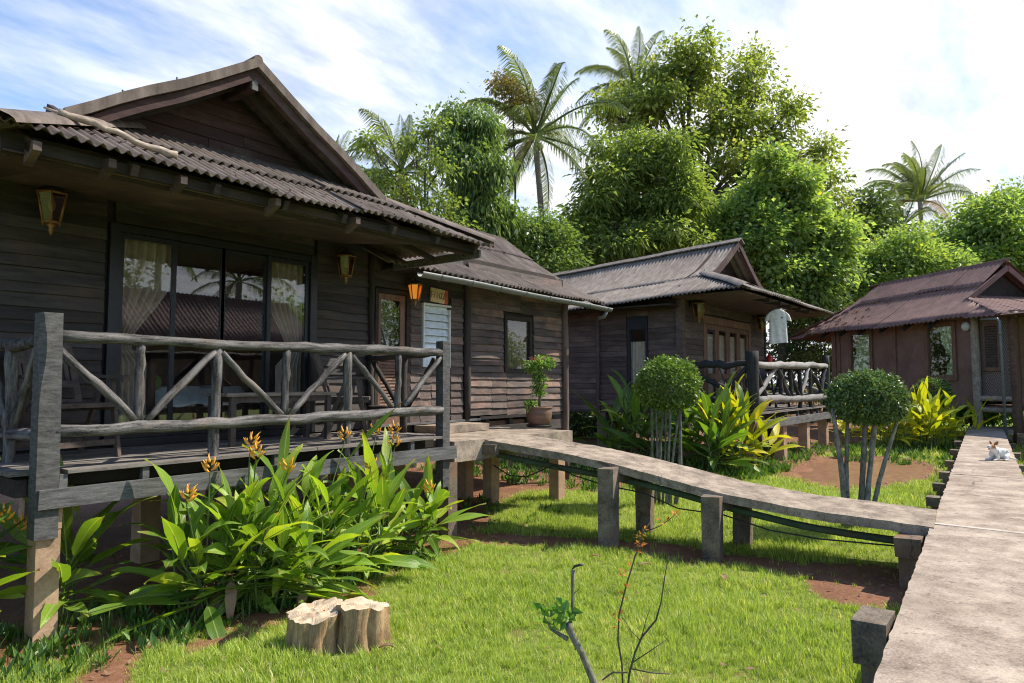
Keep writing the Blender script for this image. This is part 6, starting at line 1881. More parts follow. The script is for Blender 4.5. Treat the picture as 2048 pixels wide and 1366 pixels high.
c_ = pt(1336, 772, 9.94)
topiary('light green clipped topiary dome on many slender stems by the ramp', (9.13, 4.47), c_, (0.435, 0.435, 0.40), 9500, M_['topiary'], 41, [(-.10, .12, -.18, .16, -.15, .030), (-.04, .08, -.10, .12, -.12, .022), (0.0, .02, -.05, .05, -.12, .024), (.02, -.02, -.06, 0, -.12, .020), (.06, -.06, .02, -.04, -.1, .026), (.0, .1, .03, .05, -.12, .018), (.10, -.10, .10, -.14, -.12, .024), (.14, -.16, .12, -.16, -.16, .036)], ll=0.052)
c_ = pt(1734, 800, 8.35)
topiary('dark green flat clipped topiary on lichened stems near the walkway', (9.15, 1.87), c_, (0.425, 0.42, 0.335), 10500, M_['topiary2'], 42, [(-.02, .17, -.20, .32, -.1, .042), (0.0, .10, -.10, .22, -.06, .036), (.02, .0, .0, .0, .05, .045), (.05, -.04, .06, -.10, .0, .040), (.06, -.08, .16, -.32, -.1, .030)], ll=0.052)
c_ = pt(1866, 788, 18.5)
topiary('small round clipped topiary ball close to the right cabin wall', (c_.x, c_.y), c_, (0.44, 0.44, 0.40), 5000, M_['topiary2'], 43, [(0, 0, 0, 0, -.1, .05), (.05, .03, .1, .1, -.1, .03)], ll=0.06)

# --- large leaved clumps
def big_leaf(L, Wd, bend, seed, pet=0.15, twist=0.0, fold=0.22):
    """one paddle leaf growing along +X from the origin, arching down; joined petiole"""
    rr = random.Random(seed)
    ns = 8
    pts = []
    p = Vector((0, 0, 0))
    ang = R(rr.uniform(2, 12))
    for i in range(ns + 1):
        pts.append((p.copy(), ang))
        p = p + Vector((math.cos(ang), 0, math.sin(ang))) * (L / ns)
        ang -= bend / ns * (0.4 + 1.2 * i / ns)
    vs, fs = [], []
    for i, (c, a) in enumerate(pts):
        t = i / ns
        w = Wd * (max(0.0, math.sin(math.pi * t ** 0.82)) ** 0.75) * (1 - 0.15 * t)
        if i == 0:
            w = Wd * 0.08
        if i == ns:
            w = 0.001
        nrm = Vector((-math.sin(a), 0, math.cos(a)))
        wl_ = 0.010 * math.sin(9 * t + seed)
        if 0 < i < ns:
            w *= rr.uniform(0.86, 1.08)
        tw_ = twist * t
        for sg, f_ in ((-1, 1), (-0.5, .45), (0, 0), (0.5, .45), (1, 1)):
            sd_ = Vector((0, math.cos(tw_), math.sin(tw_)))
            vs.append(c + sd_ * (sg * w * 0.5 * math.cos(fold * f_)) + nrm * (abs(sg) * w * 0.5 * math.sin(fold) + wl_ * f_ * sg))
    for i in range(ns):
        for kx in range(4):
            fs.append((i * 5 + kx, i * 5 + kx + 1, (i + 1) * 5 + kx + 1, (i + 1) * 5 + kx))
    mb = MB().add([v + Vector((pet, 0, 0)) for v in vs], fs, True)
    mb.tube([(0, 0, -0.004), (pet, 0, -0.002), (pet + L * 0.5, 0, pts[4][0].z - 0.003)], [0.008, 0.006, 0.002], 4, cap=False)
    return mb


LEAVES = {}
def leaf_set(key, mat, specs):
    out_ = []
    for i, (L, w, b, pet, tw_) in enumerate(specs):
        me = big_leaf(L, w, b, 100 + i * 7 + len(key), pet, tw_).mesh('leaf')
        uv = me.uv_layers.new(name='UVMap')
        co = np.zeros(len(me.vertices) * 3)
        me.vertices.foreach_get('co', co)
        co = co.reshape(-1, 3)
        li = np.zeros(len(me.loops), np.int32)
        me.loops.foreach_get('vertex_index', li)
        uv.data.foreach_set('uv', np.stack([co[li, 0] * 2.2 + np.abs(co[li, 1]) * 1.5, co[li, 1]], 1).astype(np.float32).ravel())
        me.materials.append(mat)
        out_.append(me)
    LEAVES[key] = out_


leaf_set('hel', M_['helleaf'], [(0.52, 0.125, 0.9, .12, .1), (0.60, 0.135, 0.6, .14, -.2), (0.46, 0.115, 1.3, .1, .3), (0.66, 0.125, 0.35, .1, .1), (0.56, 0.15, 1.0, .16, -.3), (0.40, 0.10, 0.5, .08, .2)])
leaf_set('ging', M_['gingerleaf'], [(0.75, 0.20, 1.0, .2, .1), (0.85, 0.20, 0.7, .2, -.2), (0.65, 0.19, 1.3, .15, .2), (0.9, 0.18, 0.4, .12, 0)])
leaf_set('yel', M_['yellowleaf'], [(0.70, 0.20, 0.9, .2, .1), (0.80, 0.20, 0.5, .2, -.2), (0.60, 0.18, 1.2, .15, .2), (0.85, 0.17, 0.3, .12, 0)])
leaf_set('strap', M_['strapleaf'], [(0.9, 0.12, 1.3, .05, .1), (1.0, 0.13, 1.0, .05, -.2), (0.8, 0.11, 1.6, .05, .2)])
leaf_set('dry', M_['dryleaf'], [(0.40, 0.09, 2.0, .05, .6), (0.36, 0.10, 1.6, .05, -.6)])
bractm = {}


def flower_mesh(seed):
    rr = random.Random(seed)
    mb = MB()
    ax_ = Vector((0, 0, 0))
    az = rr.uniform(0, 6.28)
    pts = [Vector((0, 0, 0))]
    for i in range(5):
        sg = 1 if i % 2 else -1
        c = Vector((0.010 * sg * math.cos(az), 0.010 * sg * math.sin(az), 0.022 * i))
        pts.append(c)
        e = R(rr.uniform(18, 50) + i * 6)
        Lb = 0.105 - 0.012 * i
        d = Vector((sg * math.cos(az) * math.cos(e), sg * math.sin(az) * math.cos(e), math.sin(e)))
        mb.tube([c, c + d * Lb * .35 + Vector((0, 0, -.004)), c + d * Lb * .7, c + d * Lb + Vector((0, 0, .012))], [0.007, 0.013, 0.009, 0.001], 6)
        for kx in range(2):
            d2 = (d + Vector((rr.uniform(-.3, .3), rr.uniform(-.3, .3), rr.uniform(.4, .9)))).normalized()
            mb.tube([c + d * 0.02, c + d * 0.02 + d2 * 0.065], [0.005, 0.001], 4)
    me = mb.mesh('flower')
    me.materials.append(M_['bract'])
    return me


FLW = [flower_mesh(s_) for s_ in range(4)]


def leafy_clump(name, label, cat, base, key, nst, h, spread, per, seed, group, lean=(0, 0), lscale=1.0, e_range=(15, 70), stems=True, dry=0, flowers=()):
    rr = random.Random(seed)
    t = thing(name, label, cat, (base[0], base[1], 0), 0, group)
    B = Vector((base[0], base[1], 0))
    for s_ in range(nst):
        a = rr.uniform(0, 6.28)
        rad = spread * math.sqrt(rr.random())
        p0 = B + Vector((rad * math.cos(a), rad * math.sin(a), -0.03))
        hh = h * rr.uniform(0.6, 1.05)
        ln = Vector((lean[0] + rr.gauss(0, .16), lean[1] + rr.gauss(0, .16), 1)).normalized()
        p1 = p0 + ln * hh * 0.5 + Vector((rr.uniform(-.02, .02), rr.uniform(-.02, .02), 0))
        p2 = p0 + ln * hh + Vector((ln.x, ln.y, 0)) * 0.25 * hh
        if stems:
            MB().tube([p0, p1, p2], [0.012 * lscale, 0.010 * lscale, 0.006 * lscale], 5, cap=False).build('stem', M_['stem'], t)
        ph = rr.uniform(0, 6.28)
        for k in range(per):
            f_ = lerp(0.25, 1.0, (k + 0.7) / per)
            c = p0.lerp(p1, f_ * 2) if f_ < .5 else p1.lerp(p2, f_ * 2 - 1)
            phi = ph + k * math.pi + rr.gauss(0, .45)
            e = R(lerp(e_range[0], e_range[1], (k + .5) / per) + rr.gauss(0, 10))
            if k == per - 1 and rr.random() < .45:
                e = R(rr.uniform(60, 82))
            me = rr.choice(LEAVES[key])
            Q = Matrix.Rotation(phi, 4, 'Z') @ Matrix.Rotation(-e, 4, 'Y') @ Matrix.Rotation(rr.gauss(0, .35), 4, 'X') @ Matrix.Scale(lscale * rr.uniform(.75, 1.12), 4)
            inst('leaf', me, t, Matrix.Translation(c) @ Q)
    for _ in range(dry):
        a = rr.uniform(0, 6.28)
        c = B + Vector((spread * .6 * math.cos(a), spread * .6 * math.sin(a), rr.uniform(.18, .35)))
        inst('dry_leaf', rr.choice(LEAVES['dry']), t, Matrix.Translation(c) @ Matrix.Rotation(rr.uniform(0, 6.28), 4, 'Z') @ Matrix.Rotation(R(rr.uniform(30, 75)), 4, 'Y'))
    for (x, y, z, s_) in flowers:
        top = Vector((x, y, z))
        b_ = B + (top - B) * 0.12
        b_.z = 0.1
        MB().tube([b_, b_.lerp(top, .6) + Vector((0, 0, .06)), top], [0.007, 0.006, 0.005], 5, cap=False).build('flower_stalk', M_['stem'], t)
        inst('flower', FLW[s_ % 4], t, Matrix.Translation(top) @ Matrix.Rotation(s_ * 1.3, 4, 'Z') @ Matrix.Rotation(R(rnd.uniform(-20, 20)), 4, 'X') @ Matrix.Scale(0.85, 4))
    return t


def onY(px, py, Y):
    d = fw + rt * ((px - 1024) / F) + up * ((683 - py) / F)
    return EYE + d * (Y / d.y)


HG = 'orange flowered heliconias before the nearest porch'
fl = lambda *a: [tuple(onY(px, py, Y)) + (i,) for i, (px, py, Y) in enumerate(a)]
leafy_clump('heliconia', 'heliconia left of the corner post with two dim orange flowers', 'plant', (1.28, 5.85), 'hel', 6, 0.75, 0.2, 5, 51, HG, e_range=(0, 60), flowers=fl((12, 1045, 5.7), (40, 1060, 5.8)))
leafy_clump('heliconia', 'leftmost heliconia cut by the photo edge beyond the corner post', 'plant', (1.05, 5.75), 'hel', 5, 0.72, 0.3, 5, 52, HG, e_range=(5, 65))
leafy_clump('heliconia', 'shaded heliconia just right of the tan concrete footing', 'plant', (2.12, 5.95), 'hel', 6, 0.70, 0.16, 6, 53, HG, e_range=(0, 55))
leafy_clump('heliconia', 'heliconia at the left end of the big clump with flowers against the beam', 'plant', (2.72, 5.12), 'hel', 8, 0.65, 0.20, 6, 54, HG, lean=(-.06, -.08), e_range=(-20, 58), dry=2, flowers=fl((420, 945, 4.95), (372, 1003, 4.9)))
leafy_clump('heliconia', 'tall heliconia with an orange flower below the second railing upright', 'plant', (3.02, 5.08), 'hel', 9, 0.75, 0.2, 6, 55, HG, lean=(0, -.04), e_range=(-15, 62), dry=2, flowers=fl((512, 918, 4.95), (500, 895, 5.0), (575, 945, 4.9)))
leafy_clump('heliconia', 'heliconia at the front of the clump nearest the tree stump', 'plant', (3.35, 4.88), 'hel', 8, 0.59, 0.2, 6, 56, HG, lean=(0.02, -.1), e_range=(-30, 50), dry=4)
leafy_clump('heliconia', 'middle heliconia with long upright leaves crossing the deck edge', 'plant', (3.62, 5.12), 'hel', 9, 0.77, 0.22, 6, 57, HG, e_range=(0, 70), dry=1, flowers=fl((690, 880, 5.2),))
leafy_clump('heliconia', 'heliconia with a bright flower before the right part of the beam', 'plant', (4.02, 5.05), 'hel', 8, 0.67, 0.2, 6, 58, HG, lean=(0.05, -.02), e_range=(-20, 58), dry=1, flowers=fl((742, 935, 4.95), (752, 870, 5.2)))
leafy_clump('heliconia', 'heliconia with yellow flower tips rising to the lower rail at right', 'plant', (4.42, 5.22), 'hel', 8, 0.67, 0.2, 6, 59, HG, lean=(0.08, 0), e_range=(-15, 62), flowers=fl((788, 868, 5.2), (790, 893, 5.2)))
leafy_clump('heliconia', 'rightmost heliconia sprawling towards the footing of the right porch post', 'plant', (4.95, 5.15), 'hel', 8, 0.49, 0.2, 6, 60, HG, lean=(0.30, 0), e_range=(-20, 50), flowers=fl((860, 985, 4.9),))
leafy_clump('heliconia', 'low heliconia filling the back of the clump under the beam', 'plant', (3.3, 5.35), 'hel', 7, 0.75, 0.45, 4, 61, HG, e_range=(0, 60))
# the one long leaf that reaches the lower rail
t_ = [o for o in COL.objects if o.name.startswith('heliconia')][6]
pA, pB = onY(690, 925, 5.15), onY(808, 815, 5.0)
me = big_leaf((pB - pA).length, 0.11, 0.15, 9, 0.02, 0.2).mesh('leaf'); me.uv_layers.new(name='UVMap'); me.materials.append(M_['helleaf'])
inst('leaf', me, t_, Matrix.Translation(pA) @ (pB - pA).to_track_quat('X', 'Z').to_matrix().to_4x4())

CG = 'leafy plants around the middle cabin'
def gp(px, py):
    d = fw + rt * ((px - 1024) / F) + up * ((683 - py) / F)
    p = EYE + d * (-EYE.z / d.z)
    return (p.x, p.y)
leafy_clump('ginger_plant', 'dark broad leaved plant left of the light topiary under the middle cabin', 'plant', (12.9, 7.1), 'ging', 8, 1.5, 0.5, 5, 71, CG, lscale=1.15, e_range=(5, 60))
leafy_clump('ginger_plant', 'shaded broad leaved plant at the footing left of the topiary stems', 'plant', (13.3, 6.3), 'ging', 7, 1.3, 0.4, 5, 72, CG, lscale=1.05, e_range=(0, 60))
leafy_clump('ginger_plant', 'broad leaved plant right behind the light topiary stems', 'plant', (13.2, 5.5), 'ging', 8, 1.15, 0.45, 5, 73, CG, lscale=1.05, e_range=(0, 60))
leafy_clump('ginger_plant', 'tall sunlit plant with yellow leaf tips left of the black deck post', 'plant', (13.35, 4.95), 'yel', 7, 1.45, 0.30, 5, 74, CG, lscale=1.0, e_range=(10, 75))
leafy_clump('ginger_plant', 'green leafy plant right of the topiary with reddish canes', 'plant', (12.9, 5.0), 'ging', 8, 1.25, 0.4, 5, 75, CG, lscale=1.0, e_range=(5, 70))
leafy_clump('ginger_plant', 'bright leafy plant hugging the left front footing of the middle deck', 'plant', (13.75, 4.72), 'yel', 5, 0.95, 0.22, 5, 76, CG, lscale=0.95, e_range=(0, 60))
YGp = 'yellow green plants beside the walkway'
for i, (px, py, h, lab) in enumerate(((1775, 893, 1.0, 'yellow green plant just right of the dark topiary stems'), (1815, 898, 1.1, 'second yellow green plant from the dark topiary'), (1850, 902, 1.15, 'tallest yellow green plant below the small topiary ball'), (1885, 900, 1.05, 'yellow green plant left of the walkway cross beams'), (1915, 892, 1.0, 'rightmost yellow green plant touching the walkway edge'), (1740, 888, 0.95, 'yellow green plant seen between the dark topiary stems'))):
    b = gp(px, py)
    b = (b[0] - 0.25, b[1] + 0.15)
    leafy_clump('yellow_plant', lab, 'plant', b, 'yel', 13, h * 1.08, 0.6, 5, 80 + i, YGp, lscale=0.82, e_range=(5, 60), stems=True)
SG = 'dark strap leaved plants by the right cabin'
for i, (px, D, h, lab) in enumerate(((1925, 22, .8, 'strap leaved plant at the foot of the right cabin corner log'), (1965, 23, .7, 'strap leaved plant below the woven panel'), (2005, 24, .7, 'strap leaved plant beneath the right cabin shutter'), (2045, 24, .7, 'strap leaved plant cut by the right photo edge'), (1950, 24.5, .7, 'strap leaved plant behind the walkway bend'), (1990, 26, .6, 'strap leaved plant furthest back beyond the walkway bend'))):
    b = pt(px, 764, D)
    leafy_clump('strap_plant', lab, 'plant', (b.x, b.y), 'strap', 9, h, 0.6, 3, 90 + i, SG, lscale=1.3, e_range=(30, 70), stems=False)
# ================================================================== SMALL THINGS
# potted shrub on the landing
PX, PY, PZ = 8.62, 6.25, 1.084
sc = MB().lathe([(0.10, 0.0), (0.185, 0.0), (0.205, 0.035), (0.195, 0.04), (0.175, 0.015), (0.05, 0.012)], 28, (PX, PY, PZ)).build('saucer', M_['black'])
tag(sc, 'black plastic saucer under the brown flower pot on the landing', 'saucer')
pot = thing('potted_shrub', 'red flowered standard shrub growing in a wide brown pot on the landing', 'potted plant', (PX, PY, PZ + 0.016))
MB().lathe([(0.125, 0.016), (0.155, 0.03), (0.19, 0.12), (0.203, 0.20), (0.200, 0.27), (0.192, 0.285), (0.212, 0.29), (0.216, 0.31), (0.205, 0.318), (0.188, 0.312), (0.18, 0.26)], 32, (PX, PY, PZ)).build('pot', M_['terracotta'], pot)
MB().lathe([(0.01, 0.27), (0.182, 0.272)], 20, (PX, PY, PZ)).build('soil', M_['soil'], pot)
sm = MB()
sm.tube([(PX, PY, PZ + .26), (PX + .01, PY - .01, PZ + .48), (PX - .01, PY, PZ + .62), (PX + .02, PY, PZ + .80), (PX - .02, PY, PZ + .93)], [.024, .020, .020, .016, .010], 7, jit=.08)
sm.tube([(PX, PY, PZ + .56), (PX + .07, PY - .05, PZ + .66), (PX + .06, PY - .03, PZ + .80), (PX + .14, PY - .09, PZ + .93)], [.014, .012, .011, .006], 6)
sm.tube([(PX, PY, PZ + .70), (PX - .06, PY + .04, PZ + .84), (PX - .11, PY + .08, PZ + .95)], [.012, .010, .005], 6)
sm.build('stem', M_['palebark'], pot)
cm, _ = crown_mesh('foliage', [((PX, PY, PZ + .97), (.16, .16, .085)), ((PX + .11, PY - .07, PZ + .98), (.10, .10, .08)), ((PX - .12, PY + .07, PZ + .93), (.10, .10, .08)), ((PX, PY, PZ + .74), (.05, .05, .10), .5), ((PX + .01, PY, PZ + .56), (.04, .04, .10), .6), ((PX - .15, PY + .05, PZ + .34), (.07, .06, .05), .8)], 1900, .05, .024, M_['ixora'], 5, clump=.03, per=18, droop=.1)
inst('foliage', cm, pot)['kind'] = 'stuff'
fmb = MB()
for i in range(60):
    c = Vector((PX - .06 + rnd.gauss(0, .055), PY - .03 + rnd.gauss(0, .055), PZ + 1.05 + rnd.gauss(0, .018)))
    a = rnd.uniform(0, 6.28)
    d = Vector((math.cos(a), math.sin(a), .4)) * .014
    e = Vector((-math.sin(a), math.cos(a), .2)) * .009
    fmb.add([c - d, c + e, c + d, c - e], [(0, 1, 2), (0, 2, 3)])
fmb.build('flowers', M_['ixoraflower'], pot)['kind'] = 'stuff'

# tree stump with two fused trunks
SXc, SYc = 3.02, 3.83
st_ = thing('tree_stump', 'pale sawn double tree stump standing on the lawn', 'stump', (SXc, SYc, 0))
e1 = Vector((SXc - .20, SYc + .00, 0)); e2 = Vector((SXc + .17, SYc + .045, 0))
dirx = rt
def stump_r(a, rad, seed_):
    return rad * (1 + .05 * math.sin(3 * a + seed_) + .075 * abs(math.sin(4.5 * a + seed_ * 2)) + .05 * math.sin(9 * a + seed_) + .025 * math.sin(17 * a + seed_ * 3))
sb = MB()
tops = MB()
for ci, (off, rad, ht, tl, sd_) in enumerate(((-.20, .178, .232, .03, 1.3), (.155, .165, .262, -.02, 4.1), (-.02, .085, .225, 0.0, 2.2))):
    cx_, cy_ = SXc + rt.x * off, SYc + rt.y * off + (.05 if ci == 1 else (.06 if ci == 2 else -.02))
    n, m = 72, 9
    vs = []
    for j in range(m + 1):
        t = j / m
        for i in range(n):
            a = 2 * math.pi * i / n
            fl_ = 1 + .20 * (1 - t) ** 3 + .03 * math.sin(5 * a + 3 * t)
            gr = 1 - .17 * max(0, math.sin(5 * a + sd_ + .8 * math.sin(3 * t))) ** 5 * (1 - .45 * t) - .06 * max(0, math.sin(11 * a + 2 * sd_ + math.sin(5 * t))) ** 4
            r_ = stump_r(a + .06 * math.sin(4 * t), rad, sd_) * fl_ * gr + rnd.uniform(-.002, .002)
            z = -.05 + (ht + .05 + tl * math.cos(a) + (.008 * math.sin(4 * a + sd_) + .005 * math.sin(9 * a)) * t) * t
            vs.append((cx_ + r_ * math.cos(a), cy_ + r_ * math.sin(a), z))
    sb.add(vs, [(j * n + i, j * n + (i + 1) % n, (j + 1) * n + (i + 1) % n, (j + 1) * n + i) for j in range(m) for i in range(n)], True)
    ring = vs[-n:]
    tv = [(cx_, cy_, ht - .006)]
    rings = [.33, .66, 1.0]
    for f_ in rings:
        for i, v in enumerate(ring):
            an = 2 * math.pi * i / n; zz_ = v[2] if f_ == 1.0 else lerp(ht, v[2], f_ * f_) + .006 * math.sin(5 * an * f_ + sd_) - .012 * max(0, math.sin(3 * an + sd_ + 4 * f_))
            tv.append((lerp(cx_, v[0], f_), lerp(cy_, v[1], f_), zz_ + (.0 if f_ == 1.0 else .0)))
    fs = [(0, 1 + i, 1 + (i + 1) % n) for i in range(n)]
    for q_ in range(2):
        fs += [(1 + q_ * n + i, 1 + (q_ + 1) * n + i, 1 + (q_ + 1) * n + (i + 1) % n, 1 + q_ * n + (i + 1) % n) for i in range(n)]
    tops.add(tv, fs)
sb.build('bark_side', M_['stumpside'], st_)
tops.build('cut_top', M_['stumptop'], st_)

# cut back sapling and twigs in the foreground; all stand on the lawn around (3.4, 2.1)
def fg(px, py, D):
    return pt(px, py, D)
DS = 3.75
def leaf_sprig(pts_dirs, mat, ll, lw, rng_seed, tint=None):
    rng = np.random.default_rng(rng_seed)
    P = np.array([p for p, d in pts_dirs]); D = unit(np.array([d for p, d in pts_dirs]))
    n = len(P)
    V, Fc = leaves(P, D, ll * rng.uniform(.7, 1.2, n), lw * rng.uniform(.7, 1.2, n), rng, fold=.2, droop=.15)
    return np_mesh('leaves', V, Fc, mat, np.repeat(rng.random(n), 4), smooth=False)
gz_ = fg(1195, 1366, DS)
sap = thing('sapling', 'cut back pale sapling stem with a few green leaves in the foreground', 'sapling', (gz_.x, gz_.y, 0))
m_ = MB()
root = fg(1200, 1366, DS); root.z = -0.02
m_.tube([root, fg(1188, 1366, DS), fg(1165, 1310, DS), fg(1147, 1275, DS), fg(1138, 1255, DS), fg(1139, 1245, DS)], [.021, .020, .019, .018, .022, .017], 8, jit=.1)
m_.tube([fg(1139, 1250, DS), fg(1145, 1225, DS), fg(1145, 1180, DS), fg(1146, 1140, DS)], [.011, .009, .0088, .0095], 7, jit=.08)
m_.tube([fg(1135, 1278, DS), fg(1118, 1268, DS), fg(1102, 1258, DS), fg(1090, 1236, DS)], [.014, .011, .008, .004], 6)
m_.tube([fg(1147, 1188, DS), fg(1158, 1178, DS), fg(1161, 1163, DS)], [.003, .002, .001], 4)
m_.tube([fg(1150, 1300, DS), fg(1154, 1285, DS), fg(1152, 1275, DS)], [.004, .003, .001], 4)
m_.build('stem', M_['palebark'], sap)
MB().tube([fg(1144, 1139, DS), fg(1150, 1132, DS), fg(1160, 1130, DS), fg(1167, 1129, DS)], [.004, .006, .008, .007], 6, jit=.35).build('dead_tip', M_['black'], sap)
sp_ = []
for (px, py) in ((1088, 1225), (1100, 1235), (1085, 1245), (1112, 1240), (1118, 1230), (1122, 1245), (1128, 1225), (1135, 1235), (1140, 1240), (1112, 1255), (1105, 1250), (1120, 1262), (1130, 1252), (1076, 1222), (1137, 1222), (1148, 1238), (1095, 1222), (1125, 1212)):
    p = fg(px, py, DS + rnd.uniform(-.05, .05))
    for _ in range(2):
        sp_.append((tuple(p), (rnd.gauss(0, .6), rnd.gauss(0, .6), rnd.uniform(.1, 1))))
inst('leaves', leaf_sprig(sp_, M_['sapleaf'], .085, .05, 3), sap)
ot = thing('orange_twig', 'thin upright twig with small orange leaves in the foreground', 'twig', tuple(fg(1246, 1366, 3.9).xy) + (0,))
m_ = MB()
b0 = fg(1246, 1380, 3.9); b0.z = -.02
path = [(1244, 1330), (1236, 1280), (1238, 1230), (1250, 1180), (1268, 1120), (1284, 1068), (1300, 1045)]
m_.tube([b0] + [fg(x, y, 3.9) for x, y in path], [.0065, .006, .006, .0055, .005, .0045, .004, .003], 6)
m_.tube([fg(1290, 1064, 3.9), fg(1320, 1052, 3.9), fg(1340, 1038, 3.9), fg(1352, 1028, 3.9)], [.0035, .003, .0025, .0015], 5)
m_.build('stem', M_['bark'], ot)
sp_ = []
for (px, py) in ((1352, 1026), (1345, 1030), (1358, 1030), (1335, 1040), (1328, 1046), (1312, 1040), (1283, 1068), (1290, 1060), (1278, 1085), (1272, 1092), (1282, 1090), (1274, 1102), (1285, 1078), (1268, 1116), (1245, 1142), (1244, 1150), (1262, 1132), (1248, 1172), (1244, 1190), (1247, 1200), (1236, 1222), (1230, 1228), (1240, 1228), (1232, 1238), (1234, 1256), (1276, 1075)):
    p = fg(px, py, 3.9)
    for _ in range(2):
        sp_.append((tuple(p), (rnd.gauss(0, .7), rnd.gauss(0, .7), rnd.uniform(-.3, .8))))
inst('leaves', leaf_sprig(sp_, M_['orangeleaf'], .038, .020, 4), ot)
bt = thing('bare_twig', 'bare forked brown twig right of the orange leaved twig', 'twig', tuple(fg(1255, 1366, 3.7).xy) + (0,))
m_ = MB()
b0 = fg(1250, 1390, 3.7); b0.z = -.02
m_.tube([b0, fg(1258, 1350, 3.7), fg(1270, 1305, 3.7), fg(1283, 1275, 3.7), fg(1312, 1240, 3.7), fg(1322, 1205, 3.7), fg(1330, 1150, 3.7), fg(1338, 1110, 3.7)], [.007, .0065, .006, .0055, .005, .004, .003, .002], 6)
m_.tube([fg(1283, 1275, 3.7), fg(1292, 1240, 3.7), fg(1304, 1205, 3.7)], [.003, .002, .001], 4)
m_.tube([fg(1265, 1325, 3.7), fg(1300, 1302, 3.7), fg(1332, 1280, 3.7)], [.0035, .003, .002], 4)
m_.tube([fg(1255, 1345, 3.7), fg(1225, 1345, 3.7), fg(1205, 1360, 3.7)], [.005, .005, .004], 5)
m_.tube([fg(1262, 1337, 3.7), fg(1300, 1345, 3.7), fg(1340, 1348, 3.7)], [.004, .004, .003], 5)
m_.tube([fg(1280, 1280, 3.7), fg(1262, 1262, 3.7), fg(1240, 1225, 3.7)], [.003, .002, .001], 4)
m_.build('stem', M_['bark'], bt)

# fallen leaves and a bark chip on the lawn
for (x, y, s_, lab) in ((*gp(772, 1312), .05, 'brown bark chip on the lawn right of the stump'), (*gp(1448, 1168), .06, 'pinkish dry leaf on the lawn before the second ramp pillar'), (*gp(1290, 1142), .06, 'dry leaf lying in the lawn behind the orange twig'), (*gp(1190, 1125), .06, 'pale curled leaf in the lawn left of the orange twig')):
    a = rnd.uniform(0, 6)
    mb = MB()
    vs = []
    for i in range(6):
        t = i / 5
        w = .42 * math.sin(math.pi * (t * .9 + .05))
        for sg in (-1, 0, 1):
            vs.append(((t - .5) * 2 * s_, sg * w * s_, .035 + abs(sg) * .012 + .012 * math.sin(4 * t)))
    mb.add(vs, [(i * 3 + e, i * 3 + e + 1, i * 3 + 4 + e, i * 3 + 3 + e) for i in range(5) for e in range(2)], True)
    o = mb.build('dry_leaf', M_['dryleaf'], None, Matrix.Translation((x, y, .02)) @ Matrix.Rotation(a, 4, 'Z'))
    tag(o, lab, 'leaf')

# ---- the small dog lying on the walkway, head up, looking left of the photograph
def skin_body(verts, edges, radii, root, sub=2):
    me = bpy.data.meshes.new('skin')
    me.from_pydata(verts, edges, [])
    o = bpy.data.objects.new('skin_tmp', me)
    COL.objects.link(o)
    md = o.modifiers.new('skin', 'SKIN')
    for i, r_ in enumerate(radii):
        sv_ = me.skin_vertices[0].data[i]
        sv_.radius = (r_, r_) if not isinstance(r_, tuple) else r_
        sv_.use_root = (i == root)
    ss = o.modifiers.new('sub', 'SUBSURF')
    ss.levels = ss.render_levels = sub
    d_ = bpy.context.evaluated_depsgraph_get()
    out_ = bpy.data.meshes.new_from_object(o.evaluated_get(d_))
    bpy.data.objects.remove(o)
    for p in out_.polygons:
        p.use_smooth = True
    return out_


fur, k, out = material('white and tan fur')
atn = k.n('ShaderNodeAttribute', attribute_name='tan').outputs['Fac']
tcn = k.n('ShaderNodeTexCoord')
nz = k.n('ShaderNodeTexNoise', i_Vector=tcn.outputs['Object'], i_Scale=60.0, i_Detail=4.0)
colf = k.mix(k.math('ADD', atn, k.math('MULTIPLY', k.math('SUBTRACT', nz.outputs[0], .5), .25), clamp=True), (.78, .74, .68), (.42, .17, .06))
ps = k.n('ShaderNodeBsdfPrincipled', i_Base_Color=colf, i_Roughness=.9)
bp = k.n('ShaderNodeBump', i_Strength=.3, i_Distance=.006, i_Height=nz.outputs[0])
k.link(bp.outputs[0], ps.inputs['Normal'])
k.link(ps.outputs[0], out.inputs[0])
dz0 = WZ + 0.0
dp = pt(1988, 915, 11.35)
dfwd = -rt * 0.86 - fw * 0.30   # the dog faces the left of the photograph, slightly towards the camera
dang = math.atan2(dfwd.y, dfwd.x)
dog = thing('dog', 'small white dog with tan head lying panting on the concrete walkway', 'dog', (13.85, 0.72, WZ - .003), dang)
FRAME = world_of(dog)
# local: +x forward, +y dog's left
dv = [(-.15, 0, .075), (-.09, 0, .10), (0, 0, .115), (.07, 0, .135), (.105, 0, .185), (.125, 0, .225), (.170, 0, .230), (.222, 0, .218),
      (.07, .045, .10), (.075, .055, .03), (.14, .06, .018), (.19, .062, .016),
      (.07, -.045, .10), (.075, -.055, .03), (.14, -.065, .018), (.20, -.07, .016),
      (-.12, .07, .075), (-.03, .10, .05), (-.08, .12, .018), (.02, .125, .016),
      (-.12, -.06, .07), (-.04, -.095, .045), (-.10, -.115, .018), (.0, -.12, .016),
      (-.21, .02, .04), (-.27, .07, .018), (-.25, .14, .014)]
de = [(0, 1), (1, 2), (2, 3), (3, 4), (4, 5), (5, 6), (6, 7), (3, 8), (8, 9), (9, 10), (10, 11), (3, 12), (12, 13), (13, 14), (14, 15), (1, 16), (16, 17), (17, 18), (18, 19), (1, 20), (20, 21), (21, 22), (22, 23), (0, 24), (24, 25), (25, 26)]
dr_ = [.072, .088, .085, .078, .058, .058, .036, .020, .036, .024, .016, .016, .036, .024, .016, .016, .050, .034, .022, .016, .050, .034, .022, .016, .020, .013, .008]
dm = skin_body(dv, de, dr_, 2)
an_ = dm.attributes.new('tan', 'FLOAT', 'POINT')
